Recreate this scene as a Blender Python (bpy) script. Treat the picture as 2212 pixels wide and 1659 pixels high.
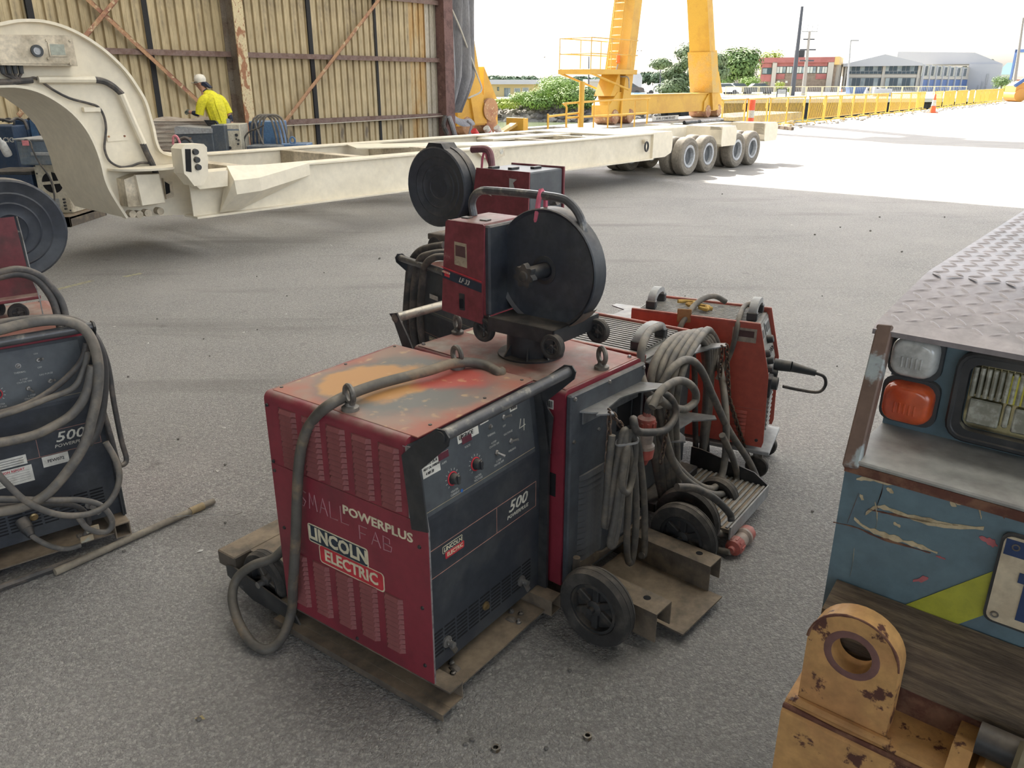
import bpy, bmesh, math, random
from math import sin, cos, pi, radians, atan2, sqrt
from mathutils import Vector, Matrix
random.seed(7)
for o in list(bpy.data.objects): bpy.data.objects.remove(o)
SC = bpy.context.scene
C = SC.collection
# ---------------------------------------------------------------- camera
FPX, CX, CY, CAMH, PITCH = 1720.0, 1106.0, 829.5, 1.65, radians(20.8)
cam_d = bpy.data.cameras.new('camera'); cam = bpy.data.objects.new('camera', cam_d); C.objects.link(cam)
cam.location = (0, 0, CAMH); cam.rotation_euler = (pi/2 - PITCH, 0, 0)
cam_d.sensor_width = 36; cam_d.lens = 36*FPX/2212; cam_d.clip_start = .05; cam_d.clip_end = 3000
SC.camera = cam
# ---------------------------------------------------------------- sky, sun, exposure
SUNV = Vector((.5, -1.05, -1.0)).normalized()          # direction the light travels
SUN_EL = math.asin(-SUNV.z); SUN_AZ = atan2(-SUNV.x, -SUNV.y)
world = bpy.data.worlds.new('sky'); SC.world = world; world.use_nodes = True
wn = world.node_tree; wn.nodes.clear()
w_out = wn.nodes.new('ShaderNodeOutputWorld'); w_bg = wn.nodes.new('ShaderNodeBackground'); w_sky = wn.nodes.new('ShaderNodeTexSky')
w_sky.sky_type = 'NISHITA'; w_sky.sun_disc = False; w_sky.sun_elevation = SUN_EL; w_sky.sun_rotation = SUN_AZ
w_sky.air_density = 1.0; w_sky.dust_density = 4.0; w_sky.ozone_density = 1.0; w_sky.altitude = 0
w_mix = wn.nodes.new('ShaderNodeMix'); w_mix.data_type = 'RGBA'; w_mix.inputs[0].default_value = .45
w_hsv = wn.nodes.new('ShaderNodeHueSaturation'); w_hsv.inputs['Saturation'].default_value = .45
wn.links.new(w_sky.outputs[0], w_hsv.inputs['Color']); wn.links.new(w_hsv.outputs[0], w_bg.inputs['Color'])
w_bg.inputs['Strength'].default_value = .32
wn.links.new(w_bg.outputs[0], w_out.inputs[0]); wn.nodes.remove(w_mix)
sun_d = bpy.data.lights.new('sun', 'SUN'); sun_d.energy = 9.5; sun_d.angle = radians(.6); sun_d.color = (1, .95, .86)
sun = bpy.data.objects.new('sun', sun_d); C.objects.link(sun); sun.location = (-20, 40, 40)
sun.rotation_euler = SUNV.to_track_quat('-Z', 'Y').to_euler()
SC.view_settings.view_transform = 'Standard'; SC.view_settings.look = 'None'
SC.view_settings.gamma = 1; SC.view_settings.use_curve_mapping = False; SC.view_settings.exposure = 0.9
# ---------------------------------------------------------------- pixel helpers (photo 2212x1659)
CT, ST = cos(PITCH), sin(PITCH)
def ray(px, py):
    x = (px-CX)/FPX; u = (CY-py)/FPX
    return Vector((x, CT+u*ST, -ST+u*CT))
CAM = Vector((0, 0, CAMH))
def at_z(px, py, z=0.0):
    d = ray(px, py); return CAM + d*((z-CAMH)/d.z)
def at_y(px, py, y):
    d = ray(px, py); return CAM + d*(y/d.y)
def at_pl(px, py, p0, n):
    d = ray(px, py); n = Vector(n); return CAM + d*((Vector(p0)-CAM).dot(n)/d.dot(n))
# yard frame: origin foot of the shed's end column; u runs along the wall outwards, w into the shed
AZ_U = radians(38.5)
U = Vector((sin(AZ_U), cos(AZ_U), 0)); W = Vector((cos(AZ_U), -sin(AZ_U), 0)); E0 = Vector((-2.1, 25.4, 0))
RZ_U = pi/2-AZ_U
def yard(s, o, z=0.0): return E0 + U*s + W*o + Vector((0, 0, z))
def s_of(px, o=0.0, py=175):      # s along the wall line at offset o seen at pixel column px
    d = ray(px, py); p0 = yard(0, o); k = d.x/d.y
    return (k*p0.y-p0.x)/(U.x-k*U.y)
def lerp(a, b, t): return a+(b-a)*t
# ---------------------------------------------------------------- mesh builder
class MB:
    def __init__(s): s.v = []; s.f = []
    def add(s, vs, fs, M=None):
        n = len(s.v)
        s.v += [tuple(M @ Vector(v)) if M else tuple(v) for v in vs]
        s.f += [tuple(i+n for i in f) for f in fs]; return s
    def box(s, x0, x1, y0, y1, z0, z1, b=0.0, M=None):
        if b <= 0:
            vs = [(x, y, z) for x in (x0, x1) for y in (y0, y1) for z in (z0, z1)]
            return s.add(vs, [(0,1,3,2),(4,6,7,5),(0,4,5,1),(2,3,7,6),(0,2,6,4),(1,5,7,3)], M)
        c = [((x0+x1)/2), ((y0+y1)/2), ((z0+z1)/2)]; h = [abs(x1-x0)/2, abs(y1-y0)/2, abs(z1-z0)/2]
        b = min(b, min(h)*.95); vs = []; ix = {}
        for sx in (-1, 1):
            for sy in (-1, 1):
                for sz in (-1, 1):
                    sg = (sx, sy, sz)
                    for a in range(3):
                        ix[(sg, a)] = len(vs)
                        vs.append(tuple(c[i]+sg[i]*(h[i] if i == a else h[i]-b) for i in range(3)))
        fs = []
        for a in range(3):
            o1, o2 = (a+1) % 3, (a+2) % 3
            for q in (-1, 1):
                lp = []
                for (p, r) in ((-1,-1), (1,-1), (1,1), (-1,1)):
                    sg = [0]*3; sg[a] = q; sg[o1] = p; sg[o2] = r; lp.append(ix[(tuple(sg), a)])
                fs.append(tuple(lp))
            for p in (-1, 1):
                for r in (-1, 1):
                    A = [0]*3; A[o1] = p; A[o2] = r; A[a] = -1; B = A[:]; B[a] = 1; A = tuple(A); B = tuple(B)
                    fs.append((ix[(A, o1)], ix[(B, o1)], ix[(B, o2)], ix[(A, o2)]))
        for sx in (-1, 1):
            for sy in (-1, 1):
                for sz in (-1, 1): fs.append(tuple(ix[((sx, sy, sz), a)] for a in range(3)))
        return s.add(vs, fs, M)
    def cyl(s, p0, p1, r0, r1=None, n=14, M=None):
        r1 = r0 if r1 is None else r1; p0 = Vector(p0); p1 = Vector(p1); d = (p1-p0).normalized()
        a = d.orthogonal().normalized(); c = d.cross(a); vs = []
        for p, r in ((p0, r0), (p1, r1)):
            for i in range(n): t = 2*pi*i/n; vs.append(p+a*(r*cos(t))+c*(r*sin(t)))
        fs = [(i, (i+1) % n, n+(i+1) % n, n+i) for i in range(n)] + [tuple(range(n)), tuple(range(n, 2*n))]
        return s.add(vs, fs, M)
    def tube(s, pts, r, n=8, closed=False, M=None):
        pts = [Vector(p) for p in pts]; m = len(pts); rr = r if isinstance(r, (list, tuple)) else [r]*m
        vs = []; prev = None
        for i, p in enumerate(pts):
            if closed: d = pts[(i+1) % m]-pts[i-1]
            else: d = pts[min(i+1, m-1)]-pts[max(i-1, 0)]
            d = d.normalized() if d.length > 1e-9 else Vector((0, 0, 1))
            a = d.orthogonal().normalized() if prev is None else (prev-d*prev.dot(d))
            a = a.normalized() if a.length > 1e-6 else d.orthogonal().normalized()
            prev = a; c = d.cross(a)
            for k in range(n): t = 2*pi*k/n; vs.append(p+a*(rr[i]*cos(t))+c*(rr[i]*sin(t)))
        fs = []
        for i in range(m if closed else m-1):
            j = (i+1) % m
            for k in range(n): fs.append((i*n+k, i*n+(k+1) % n, j*n+(k+1) % n, j*n+k))
        if not closed: fs += [tuple(range(n)), tuple(range((m-1)*n, m*n))]
        return s.add(vs, fs, M)
    def prism(s, poly, d0, d1, fn=None, M=None):
        """poly: 2D outline; fn(u,v,d)->xyz"""
        fn = fn or (lambda a, b, d: (a, b, d)); n = len(poly)
        vs = [fn(a, b, d0) for a, b in poly]+[fn(a, b, d1) for a, b in poly]
        fs = [(i, (i+1) % n, n+(i+1) % n, n+i) for i in range(n)]+[tuple(range(n)), tuple(range(n, 2*n))]
        return s.add(vs, fs, M)
    def plate_hole(s, outer, hole, d0, d1, fn, M=None):
        """plate with one hole; outer and hole are outlines resampled to the same count by angle about the hole centre"""
        c = (sum(p[0] for p in hole)/len(hole), sum(p[1] for p in hole)/len(hole)); n = 48
        def hit(poly, t):
            dx, dy = cos(t), sin(t); best = None
            for i in range(len(poly)):
                x0, y0 = poly[i][0]-c[0], poly[i][1]-c[1]; x1, y1 = poly[(i+1) % len(poly)][0]-c[0], poly[(i+1) % len(poly)][1]-c[1]
                ex, ey = x1-x0, y1-y0; den = dx*ey-dy*ex
                if abs(den) < 1e-12: continue
                k = (x0*ey-y0*ex)/den; q = (x0*dy-y0*dx)/den
                if k > 0 and -1e-6 <= q <= 1+1e-6 and (best is None or k > best): best = k
            return (c[0]+dx*best, c[1]+dy*best)
        ts = sorted([2*pi*i/n for i in range(n)]+[atan2(p[1]-c[1], p[0]-c[0]) % (2*pi) for p in outer]); m = len(ts)
        A = [hit(outer, t) for t in ts]; B = [hit(hole, t) for t in ts]
        vs = [fn(a, b, d) for d in (d0, d1) for L in (A, B) for a, b in L]; fs = []
        for i in range(m):
            j = (i+1) % m
            fs += [(i, j, m+j, m+i), (2*m+i, 2*m+j, 3*m+j, 3*m+i), (i, j, 2*m+j, 2*m+i), (m+i, m+j, 3*m+j, 3*m+i)]
        return s.add(vs, fs, M)
    def lathe(s, prof, n=24, M=None, a0=0.0, a1=2*pi):
        full = abs(a1-a0-2*pi) < 1e-6; m = len(prof); k = n if full else n+1
        vs = [(r*cos(a0+(a1-a0)*i/n), r*sin(a0+(a1-a0)*i/n), z) for i in range(k) for r, z in prof]; fs = []
        for i in range(n):
            j = (i+1) % k
            for q in range(m-1): fs.append((i*m+q, j*m+q, j*m+q+1, i*m+q+1))
        return s.add(vs, fs, M)
    def ball(s, c, r, n=10, m=7, M=None):
        r = r if isinstance(r, (list, tuple)) else (r, r, r); vs = [(c[0], c[1], c[2]+r[2])]
        for j in range(1, m):
            for i in range(n):
                p = pi*j/m; t = 2*pi*i/n; vs.append((c[0]+r[0]*sin(p)*cos(t), c[1]+r[1]*sin(p)*sin(t), c[2]+r[2]*cos(p)))
        vs.append((c[0], c[1], c[2]-r[2])); fs = [(0, 1+i, 1+(i+1) % n) for i in range(n)]
        for j in range(m-2):
            for i in range(n): a = 1+j*n; fs.append((a+i, a+n+i, a+n+(i+1) % n, a+(i+1) % n))
        L = len(vs)-1; a = 1+(m-2)*n; fs += [(L, a+(i+1) % n, a+i) for i in range(n)]
        return s.add(vs, fs, M)
    def loft(s, rings, caps=True, M=None, closed=True):
        n = len(rings[0]); vs = [p for r in rings for p in r]; fs = []
        for i in range(len(rings)-1):
            for k in range(n if closed else n-1): fs.append((i*n+k, i*n+(k+1) % n, (i+1)*n+(k+1) % n, (i+1)*n+k))
        if caps: fs += [tuple(range(n)), tuple(range((len(rings)-1)*n, len(rings)*n))]
        return s.add(vs, fs, M)
    def quad(s, a, b, c, d, M=None): return s.add([a, b, c, d], [(0, 1, 2, 3)], M)
    def chan(s, x0, x1, y0, y1, z0, z1, t, M=None, axis='x', closed=True):
        """hollow section running along axis"""
        if axis == 'x':
            s.box(x0, x1, y0, y1, z0, z0+t, 0, M); s.box(x0, x1, y0, y1, z1-t, z1, 0, M)
            s.box(x0, x1, y0, y0+t, z0+t, z1-t, 0, M)
            if closed: s.box(x0, x1, y1-t, y1, z0+t, z1-t, 0, M)
        return s
def mesh_of(mb, name, mat, smooth=35):
    me = bpy.data.meshes.new(name); me.from_pydata([tuple(v) for v in mb.v], [], mb.f); me.update()
    bm = bmesh.new(); bm.from_mesh(me); bmesh.ops.recalc_face_normals(bm, faces=bm.faces); bm.to_mesh(me); bm.free()
    if smooth:
        me.polygons.foreach_set('use_smooth', [True]*len(me.polygons)); me.set_sharp_from_angle(angle=radians(smooth))
    if mat: me.materials.append(mat)
    return me
MW = {}
def tag(o, label=None, cat=None, group=None, kind=None):
    if label: o['label'] = label
    if cat: o['category'] = cat
    if group: o['group'] = group
    if kind: o['kind'] = kind
    return o
def frame(loc, rz=0.0, rx=0.0, ry=0.0):
    return Matrix.Translation(Vector(loc)) @ Matrix.Rotation(rz, 4, 'Z') @ Matrix.Rotation(ry, 4, 'Y') @ Matrix.Rotation(rx, 4, 'X')
def thing(name, label, cat, loc=(0, 0, 0), rz=0.0, group=None, kind=None, rx=0.0, ry=0.0):
    o = bpy.data.objects.new(name, None); C.objects.link(o); o.empty_display_size = .1
    o.location = loc; o.rotation_euler = (rx, ry, rz); MW[o.name] = frame(loc, rz, rx, ry)
    return tag(o, label, cat, group, kind)
def part(name, mb, mat, parent, smooth=35, label=None, kind=None):
    o = bpy.data.objects.new(name, mesh_of(mb, name, mat, smooth)); C.objects.link(o); o.parent = parent
    if label: o['label'] = label
    if kind: o['kind'] = kind
    return o
def inst(name, me, parent, M=None):
    o = bpy.data.objects.new(name, me); C.objects.link(o); o.parent = parent
    if M is not None: o.matrix_local = M
    return o
def solo(name, mb, mat, label=None, cat=None, group=None, kind=None, smooth=35, loc=None, rz=0.0):
    """a thing that is one mesh; built in world coordinates when loc is None"""
    if loc is None:
        xs = [v[0] for v in mb.v]; ys = [v[1] for v in mb.v]; zs = [v[2] for v in mb.v]
        loc = ((min(xs)+max(xs))/2, (min(ys)+max(ys))/2, min(zs))
        mb.v = [(v[0]-loc[0], v[1]-loc[1], v[2]-loc[2]) for v in mb.v]
    o = bpy.data.objects.new(name, mesh_of(mb, name, mat, smooth)); C.objects.link(o); o.location = loc; o.rotation_euler = (0, 0, rz)
    MW[o.name] = frame(loc, rz)
    return tag(o, label, cat, group, kind)
def struct(name, mb, mat, smooth=35, parent=None):
    o = bpy.data.objects.new(name, mesh_of(mb, name, mat, smooth)); C.objects.link(o)
    if parent: o.parent = parent
    else: o['kind'] = 'structure'
    return o
def copy_tree(o, parent=None):
    c = o.copy(); C.objects.link(c)
    if parent: c.parent = parent
    for ch in [k for k in CH.get(o.name, list(o.children))]: copy_tree(ch, c)
    return c
CH = {}
def spline(pts, k=6, closed=False):
    P = [Vector(p) for p in pts]; n = len(P); out = []
    for i in range(n if closed else n-1):
        p0 = P[(i-1) % n] if closed or i > 0 else P[0]*2-P[1]
        p1 = P[i]; p2 = P[(i+1) % n]; p3 = P[(i+2) % n] if closed or i+2 < n else P[n-1]*2-P[n-2]
        for j in range(k):
            t = j/k
            out.append(.5*((2*p1)+(p2-p0)*t+(2*p0-5*p1+4*p2-p3)*t*t+(3*p1-p0-3*p2+p3)*t**3))
    if not closed: out.append(P[-1])
    return out
def rrect(x0, x1, y0, y1, r, n=4):
    out = []
    for cx, cy, a in ((x1-r, y1-r, 0), (x0+r, y1-r, pi/2), (x0+r, y0+r, pi), (x1-r, y0+r, 3*pi/2)):
        for i in range(n+1): t = a+pi/2*i/n; out.append((cx+r*cos(t), cy+r*sin(t)))
    return out
def circ(cx, cy, r, n=24, a0=0): return [(cx+r*cos(a0+2*pi*i/n), cy+r*sin(a0+2*pi*i/n)) for i in range(n)]
_fontcache = {}
def text(mb, s, h, M, bold=0.0, shear=0.0, sx=1.0, ext=.0006, align='CENTER', space=1.0):
    """flat lettering: cap height h, in the xy plane of M, facing +z of M"""
    key = (s, bold, shear, align, space)
    if key not in _fontcache:
        cu = bpy.data.curves.new('t', 'FONT'); cu.body = s; cu.size = 1; cu.offset = bold; cu.shear = shear; cu.resolution_u = 2
        cu.align_x = align; cu.align_y = 'CENTER'; cu.extrude = 1; cu.space_character = space; cu.fill_mode = 'BOTH'
        ob = bpy.data.objects.new('t', cu); me = bpy.data.meshes.new_from_object(ob)
        _fontcache[key] = ([v.co.copy() for v in me.vertices], [tuple(p.vertices) for p in me.polygons])
        bpy.data.objects.remove(ob); bpy.data.curves.remove(cu); bpy.data.meshes.remove(me)
    vs, fs = _fontcache[key]; k = h/.7
    return mb.add([(v.x*k*sx, v.y*k, v.z*ext) for v in vs], fs, M)
def bxy(o, x, y):
    """matrix with origin o, local x axis x, local y axis y"""
    x = Vector(x).normalized(); y = Vector(y).normalized(); z = x.cross(y).normalized(); y = z.cross(x)
    m = Matrix((x, y, z)).transposed().to_4x4(); m.translation = Vector(o); return m
# ---------------------------------------------------------------- materials
MATS = {}
def pm(name, col, rough=.6, metal=0.0, col2=None, sc=4.0, lo=.45, hi=.62, col3=None, sc3=20.0, lo3=.6, hi3=.66,
       var=.12, vsc=30.0, bump=0.0, bsc=80.0, dust=None, damt=.6, emit=0.0, stretch=(1, 1, 1), spec=.5, alpha=1.0, trans=0.0, coat=0.0, rot=(0, 0, 0)):
    if name in MATS: return MATS[name]
    m = bpy.data.materials.new(name); m.use_nodes = True; nt = m.node_tree; N = nt.nodes; L = nt.links; b = N['Principled BSDF']
    tc = N.new('ShaderNodeTexCoord'); mp = N.new('ShaderNodeMapping'); L.new(tc.outputs['Object'], mp.inputs[0])
    mp.inputs['Scale'].default_value = stretch; mp.inputs['Rotation'].default_value = rot
    def noise(scale, det=5, rg=.6):
        n = N.new('ShaderNodeTexNoise'); n.inputs['Scale'].default_value = scale; n.inputs['Detail'].default_value = det
        n.inputs['Roughness'].default_value = rg; L.new(mp.outputs[0], n.inputs['Vector']); return n.outputs['Fac']
    def ramp(f, a, c):
        r = N.new('ShaderNodeMapRange'); r.inputs[1].default_value = a; r.inputs[2].default_value = c; r.interpolation_type = 'SMOOTHSTEP'
        L.new(f, r.inputs[0]); return r.outputs[0]
    def mix(f, A, B):
        x = N.new('ShaderNodeMix'); x.data_type = 'RGBA'
        for s_, v in ((0, f), (6, A), (7, B)):
            if hasattr(v, 'is_output'): L.new(v, x.inputs[s_])
            elif isinstance(v, (int, float)): x.inputs[s_].default_value = v
            else: x.inputs[s_].default_value = (*v, 1)
        return x.outputs[2]
    cur = None
    if col2: cur = mix(ramp(noise(sc), lo, hi), col, col2)
    else: cur = mix(0.0, col, col)
    if col3: cur = mix(ramp(noise(sc3, 6, .65), lo3, hi3), cur, col3)
    if dust:
        g = N.new('ShaderNodeNewGeometry'); sp = N.new('ShaderNodeSeparateXYZ'); L.new(g.outputs['Normal'], sp.inputs[0])
        u = ramp(sp.outputs['Z'], .25, .95); nn = ramp(noise(9, 6), .25, .75)
        mu = N.new('ShaderNodeMath'); mu.operation = 'MULTIPLY'; L.new(u, mu.inputs[0]); L.new(nn, mu.inputs[1])
        m2 = N.new('ShaderNodeMath'); m2.operation = 'MULTIPLY'; m2.inputs[1].default_value = damt; L.new(mu.outputs[0], m2.inputs[0])
        cur = mix(m2.outputs[0], cur, dust)
    if var:
        h = N.new('ShaderNodeHueSaturation'); L.new(cur, h.inputs['Color'])
        r = N.new('ShaderNodeMapRange'); L.new(noise(vsc, 4), r.inputs[0]); r.inputs[1].default_value = .3; r.inputs[2].default_value = .7
        r.inputs[3].default_value = 1-var*1.6; r.inputs[4].default_value = 1+var*1.6; L.new(r.outputs[0], h.inputs['Value']); cur = h.outputs[0]
    L.new(cur, b.inputs['Base Color'])
    b.inputs['Roughness'].default_value = rough; b.inputs['Metallic'].default_value = metal
    b.inputs['Specular IOR Level'].default_value = spec; b.inputs['Coat Weight'].default_value = coat
    if emit: L.new(cur, b.inputs['Emission Color']); b.inputs['Emission Strength'].default_value = emit
    if trans: b.inputs['Transmission Weight'].default_value = trans
    if alpha < 1: b.inputs['Alpha'].default_value = alpha
    if bump:
        bp = N.new('ShaderNodeBump'); bp.inputs['Strength'].default_value = bump; bp.inputs['Distance'].default_value = .004
        L.new(noise(bsc, 5), bp.inputs['Height']); L.new(bp.outputs[0], b.inputs['Normal'])
    MATS[name] = m; return m
DUST = (.30, .25, .20)
def S(r, g, b): return tuple(((c/255/12.92) if c/255 <= .04045 else ((c/255+.055)/1.055)**2.4) for c in (r, g, b))
# ---------------------------------------------------------------- ground
def asphalt():
    m = bpy.data.materials.new('asphalt'); m.use_nodes = True; nt = m.node_tree; N = nt.nodes; L = nt.links; b = N['Principled BSDF']
    tc = N.new('ShaderNodeTexCoord')
    def noise(scale, det=4, rg=.6, st=None, rot=0):
        n = N.new('ShaderNodeTexNoise'); n.inputs['Scale'].default_value = scale; n.inputs['Detail'].default_value = det; n.inputs['Roughness'].default_value = rg
        if st:
            mp = N.new('ShaderNodeMapping'); mp.inputs['Scale'].default_value = st; mp.inputs['Rotation'].default_value = (0, 0, rot)
            L.new(tc.outputs['Object'], mp.inputs[0]); L.new(mp.outputs[0], n.inputs['Vector'])
        else: L.new(tc.outputs['Object'], n.inputs['Vector'])
        return n.outputs['Fac']
    def rng(f, a, c, o0=0, o1=1):
        r = N.new('ShaderNodeMapRange'); r.inputs[1].default_value = a; r.inputs[2].default_value = c; r.inputs[3].default_value = o0; r.inputs[4].default_value = o1
        L.new(f, r.inputs[0]); return r.outputs[0]
    def mix(f, A, B):
        x = N.new('ShaderNodeMix'); x.data_type = 'RGBA'
        for s_, v in ((0, f), (6, A), (7, B)):
            if hasattr(v, 'is_output'): L.new(v, x.inputs[s_])
            elif isinstance(v, (int, float)): x.inputs[s_].default_value = v
            else: x.inputs[s_].default_value = (*v, 1)
        return x.outputs[2]
    vo = N.new('ShaderNodeTexVoronoi'); vo.inputs['Scale'].default_value = 120
    dn = N.new('ShaderNodeTexNoise'); dn.inputs['Scale'].default_value = 70; dn.inputs['Detail'].default_value = 3; L.new(tc.outputs['Object'], dn.inputs['Vector'])
    dm = N.new('ShaderNodeVectorMath'); dm.operation = 'MULTIPLY_ADD'; dm.inputs[1].default_value = (.016, .016, 0); L.new(dn.outputs['Color'], dm.inputs[0]); L.new(tc.outputs['Object'], dm.inputs[2]); L.new(dm.outputs[0], vo.inputs['Vector'])
    sx = N.new('ShaderNodeSeparateColor'); L.new(vo.outputs['Color'], sx.inputs[0])
    stone = mix(rng(sx.outputs[0], .0, 1.0), (.23, .224, .218), (.50, .48, .455))
    stone = mix(rng(vo.outputs['Distance'], .3, .8, 0, .45), stone, (.13, .125, .12))
    stone = mix(rng(noise(55, 5, .7), .42, .66, 0, .75), stone, (.15, .145, .138))
    stone = mix(rng(noise(150, 3, .7), .58, .72, 0, .5), stone, (.58, .56, .53))
    big = rng(noise(.55, 6, .62), .35, .68)
    c = mix(big, stone, mix(.5, stone, (.42, .40, .375)))
    st1 = rng(noise(.8, 5, .6, (.35, 2.2, 1), -RZ_U), .56, .72, 0, .55)
    c = mix(st1, c, (.15, .14, .132))
    st2 = rng(noise(2.6, 5, .65), .66, .74, 0, .6)
    c = mix(st2, c, (.09, .085, .08))
    # dusty gravel out in the yard, its sunlit tone set in the colour
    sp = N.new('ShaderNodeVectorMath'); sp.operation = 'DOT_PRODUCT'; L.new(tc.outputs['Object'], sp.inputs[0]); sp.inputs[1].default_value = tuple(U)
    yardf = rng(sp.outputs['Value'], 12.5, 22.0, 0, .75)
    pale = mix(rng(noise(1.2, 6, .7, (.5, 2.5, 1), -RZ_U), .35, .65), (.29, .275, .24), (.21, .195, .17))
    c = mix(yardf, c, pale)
    L.new(c, b.inputs['Base Color']); b.inputs['Roughness'].default_value = .72; b.inputs['Specular IOR Level'].default_value = .45
    bp = N.new('ShaderNodeBump'); bp.inputs['Strength'].default_value = .9; bp.inputs['Distance'].default_value = .006
    ad = N.new('ShaderNodeMath'); ad.operation = 'MULTIPLY_ADD'; ad.inputs[1].default_value = -.9
    L.new(vo.outputs['Distance'], ad.inputs[0]); L.new(noise(240, 3), ad.inputs[2]); L.new(ad.outputs[0], bp.inputs['Height']); L.new(bp.outputs[0], b.inputs['Normal'])
    return m
QO = -2.4         # quay edge, measured from the wall plane
mb = MB()
QE = [(1.5, -30), (1.5, -1.7), (4.45, -1.7), (4.45, -.4), (4.6, .6), (s_of(1405, 1.9)+.3, 1.2), (s_of(1405, 1.9)+.4, 4.9), (160, 4.9)]     # quay edge
gp = [yard(-120, -30), yard(-120, 300), yard(420, 300), yard(420, 4.9)]+[yard(*q) for q in QE[::-1]]
mb.add([(p.x, p.y, 0) for p in gp], [tuple(range(len(gp)))])
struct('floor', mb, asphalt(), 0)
M_conc = pm('quay_concrete', (.36, .34, .30), .85, col2=(.24, .22, .20), sc=1.5, bump=.3)
M_pile = pm('sheet_piling', (.035, .037, .042), .8, col2=(.07, .065, .06), sc=.8, lo=.5, hi=.7)
mb = MB()     # quay face under the edge
for k in range(len(QE)-1):
    a, c = yard(*QE[k]), yard(*QE[k+1]); mb.quad((a.x, a.y, -.01), (c.x, c.y, -.01), (c.x, c.y, -3), (a.x, a.y, -3))
struct('trim_1', mb, M_conc, 0)
mb = MB(); g = [yard(4.3, -2.3), yard(4.3, -1.75), yard(8.2, -1.75), yard(8.2, .3), yard(30, .3), yard(30, -2.3)]
mb.add([(p.x, p.y, z) for z in (-3, 0) for p in g], [tuple(range(6)), tuple(range(6, 12))]+[(i, (i+1) % 6, 6+(i+1) % 6, 6+i) for i in range(6)]); struct('crane_pier', mb, M_conc, 0)
# water of the creek
m = bpy.data.materials.new('creek_water'); m.use_nodes = True; N = m.node_tree.nodes; b = N['Principled BSDF']
b.inputs['Base Color'].default_value = (.16, .19, .10, 1); b.inputs['Roughness'].default_value = .12; b.inputs['Specular IOR Level'].default_value = .5
tc = N.new('ShaderNodeTexCoord'); mp = N.new('ShaderNodeMapping'); mp.inputs['Scale'].default_value = (1, 3, 1); nz = N.new('ShaderNodeTexNoise'); nz.inputs['Scale'].default_value = 1.3; nz.inputs['Detail'].default_value = 4
bp = N.new('ShaderNodeBump'); bp.inputs['Strength'].default_value = .25; bp.inputs['Distance'].default_value = .05
m.node_tree.links.new(tc.outputs['Object'], mp.inputs[0]); m.node_tree.links.new(mp.outputs[0], nz.inputs['Vector']); m.node_tree.links.new(nz.outputs['Fac'], bp.inputs['Height']); m.node_tree.links.new(bp.outputs[0], b.inputs['Normal'])
mb = MB(); mb.quad((-60, 20, -1.7), (120, 20, -1.7), (120, 140, -1.7), (-60, 140, -1.7)); struct('creek_water', mb, m, 0)
# far bank
FB = [(-60, 92), (-20, 84), (2, 79), (9, 77), (13.5, 79.0), (38, 84.5), (60, 89.5), (140, 110)]
M_far = pm('far_yard', (.42, .40, .34), .9, col2=(.33, .32, .25), sc=.1)
M_grass = pm('dry_grass', (.30, .33, .12), .95, col2=(.42, .40, .20), sc=.15)
mb = MB(); vs = [(x, y, 0) for x, y in FB]+[(700, 900, 0), (-500, 900, 0)]; mb.add(vs, [tuple(range(len(vs)))]); struct('far_ground', mb, M_far, 0)
mb = MB()
for i in range(4, len(FB)-1):
    a, c = FB[i], FB[i+1]; n = 40; d = Vector((c[0]-a[0], c[1]-a[1])); nn = Vector((-d.y, d.x)).normalized()
    for k in range(n):      # folded sheet piles
        t0, t1 = k/n, (k+1)/n; o0 = .18 if k % 2 else 0
        p = [(a[0]+d.x*t0+nn.x*o0, a[1]+d.y*t0+nn.y*o0), (a[0]+d.x*lerp(t0, t1, .7)+nn.x*o0, a[1]+d.y*lerp(t0, t1, .7)+nn.y*o0),
             (a[0]+d.x*t1+nn.x*(.18-o0), a[1]+d.y*t1+nn.y*(.18-o0))]
        for q in range(2): mb.quad((*p[q], -.25), (*p[q+1], -.25), (*p[q+1], -3), (*p[q], -3))
struct('far_quay_wall', mb, M_pile, 0)
mb = MB()
for i in range(4, len(FB)-1):
    a, c = FB[i], FB[i+1]; mb.add([(a[0], a[1]-.35, -.28), (c[0], c[1]-.35, -.28), (c[0], c[1]+.6, -.28), (a[0], a[1]+.6, -.28), (a[0], a[1]-.35, .08), (c[0], c[1]-.35, .08), (c[0], c[1]+.6, .08), (a[0], a[1]+.6, .08)],
          [(0,1,2,3),(4,5,6,7),(0,1,5,4),(1,2,6,5),(2,3,7,6),(3,0,4,7)])
struct('trim_2', mb, pm('quay_kerb', (.55, .53, .47), .9), 0)
mb = MB()
bank = [(-60, 92), (-20, 84), (2, 79), (9, 77), (13.5, 79)]
for i in range(len(bank)-1):
    a, c = bank[i], bank[i+1]; mb.quad((*a, .05), (*c, .05), (c[0], c[1]-4.5, -1.9), (a[0], a[1]-4.5, -1.9))
struct('creek_bank', mb, pm('bank_mud', (.12, .11, .09), .95, col2=(.25, .23, .2), sc=2), 0)
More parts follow.
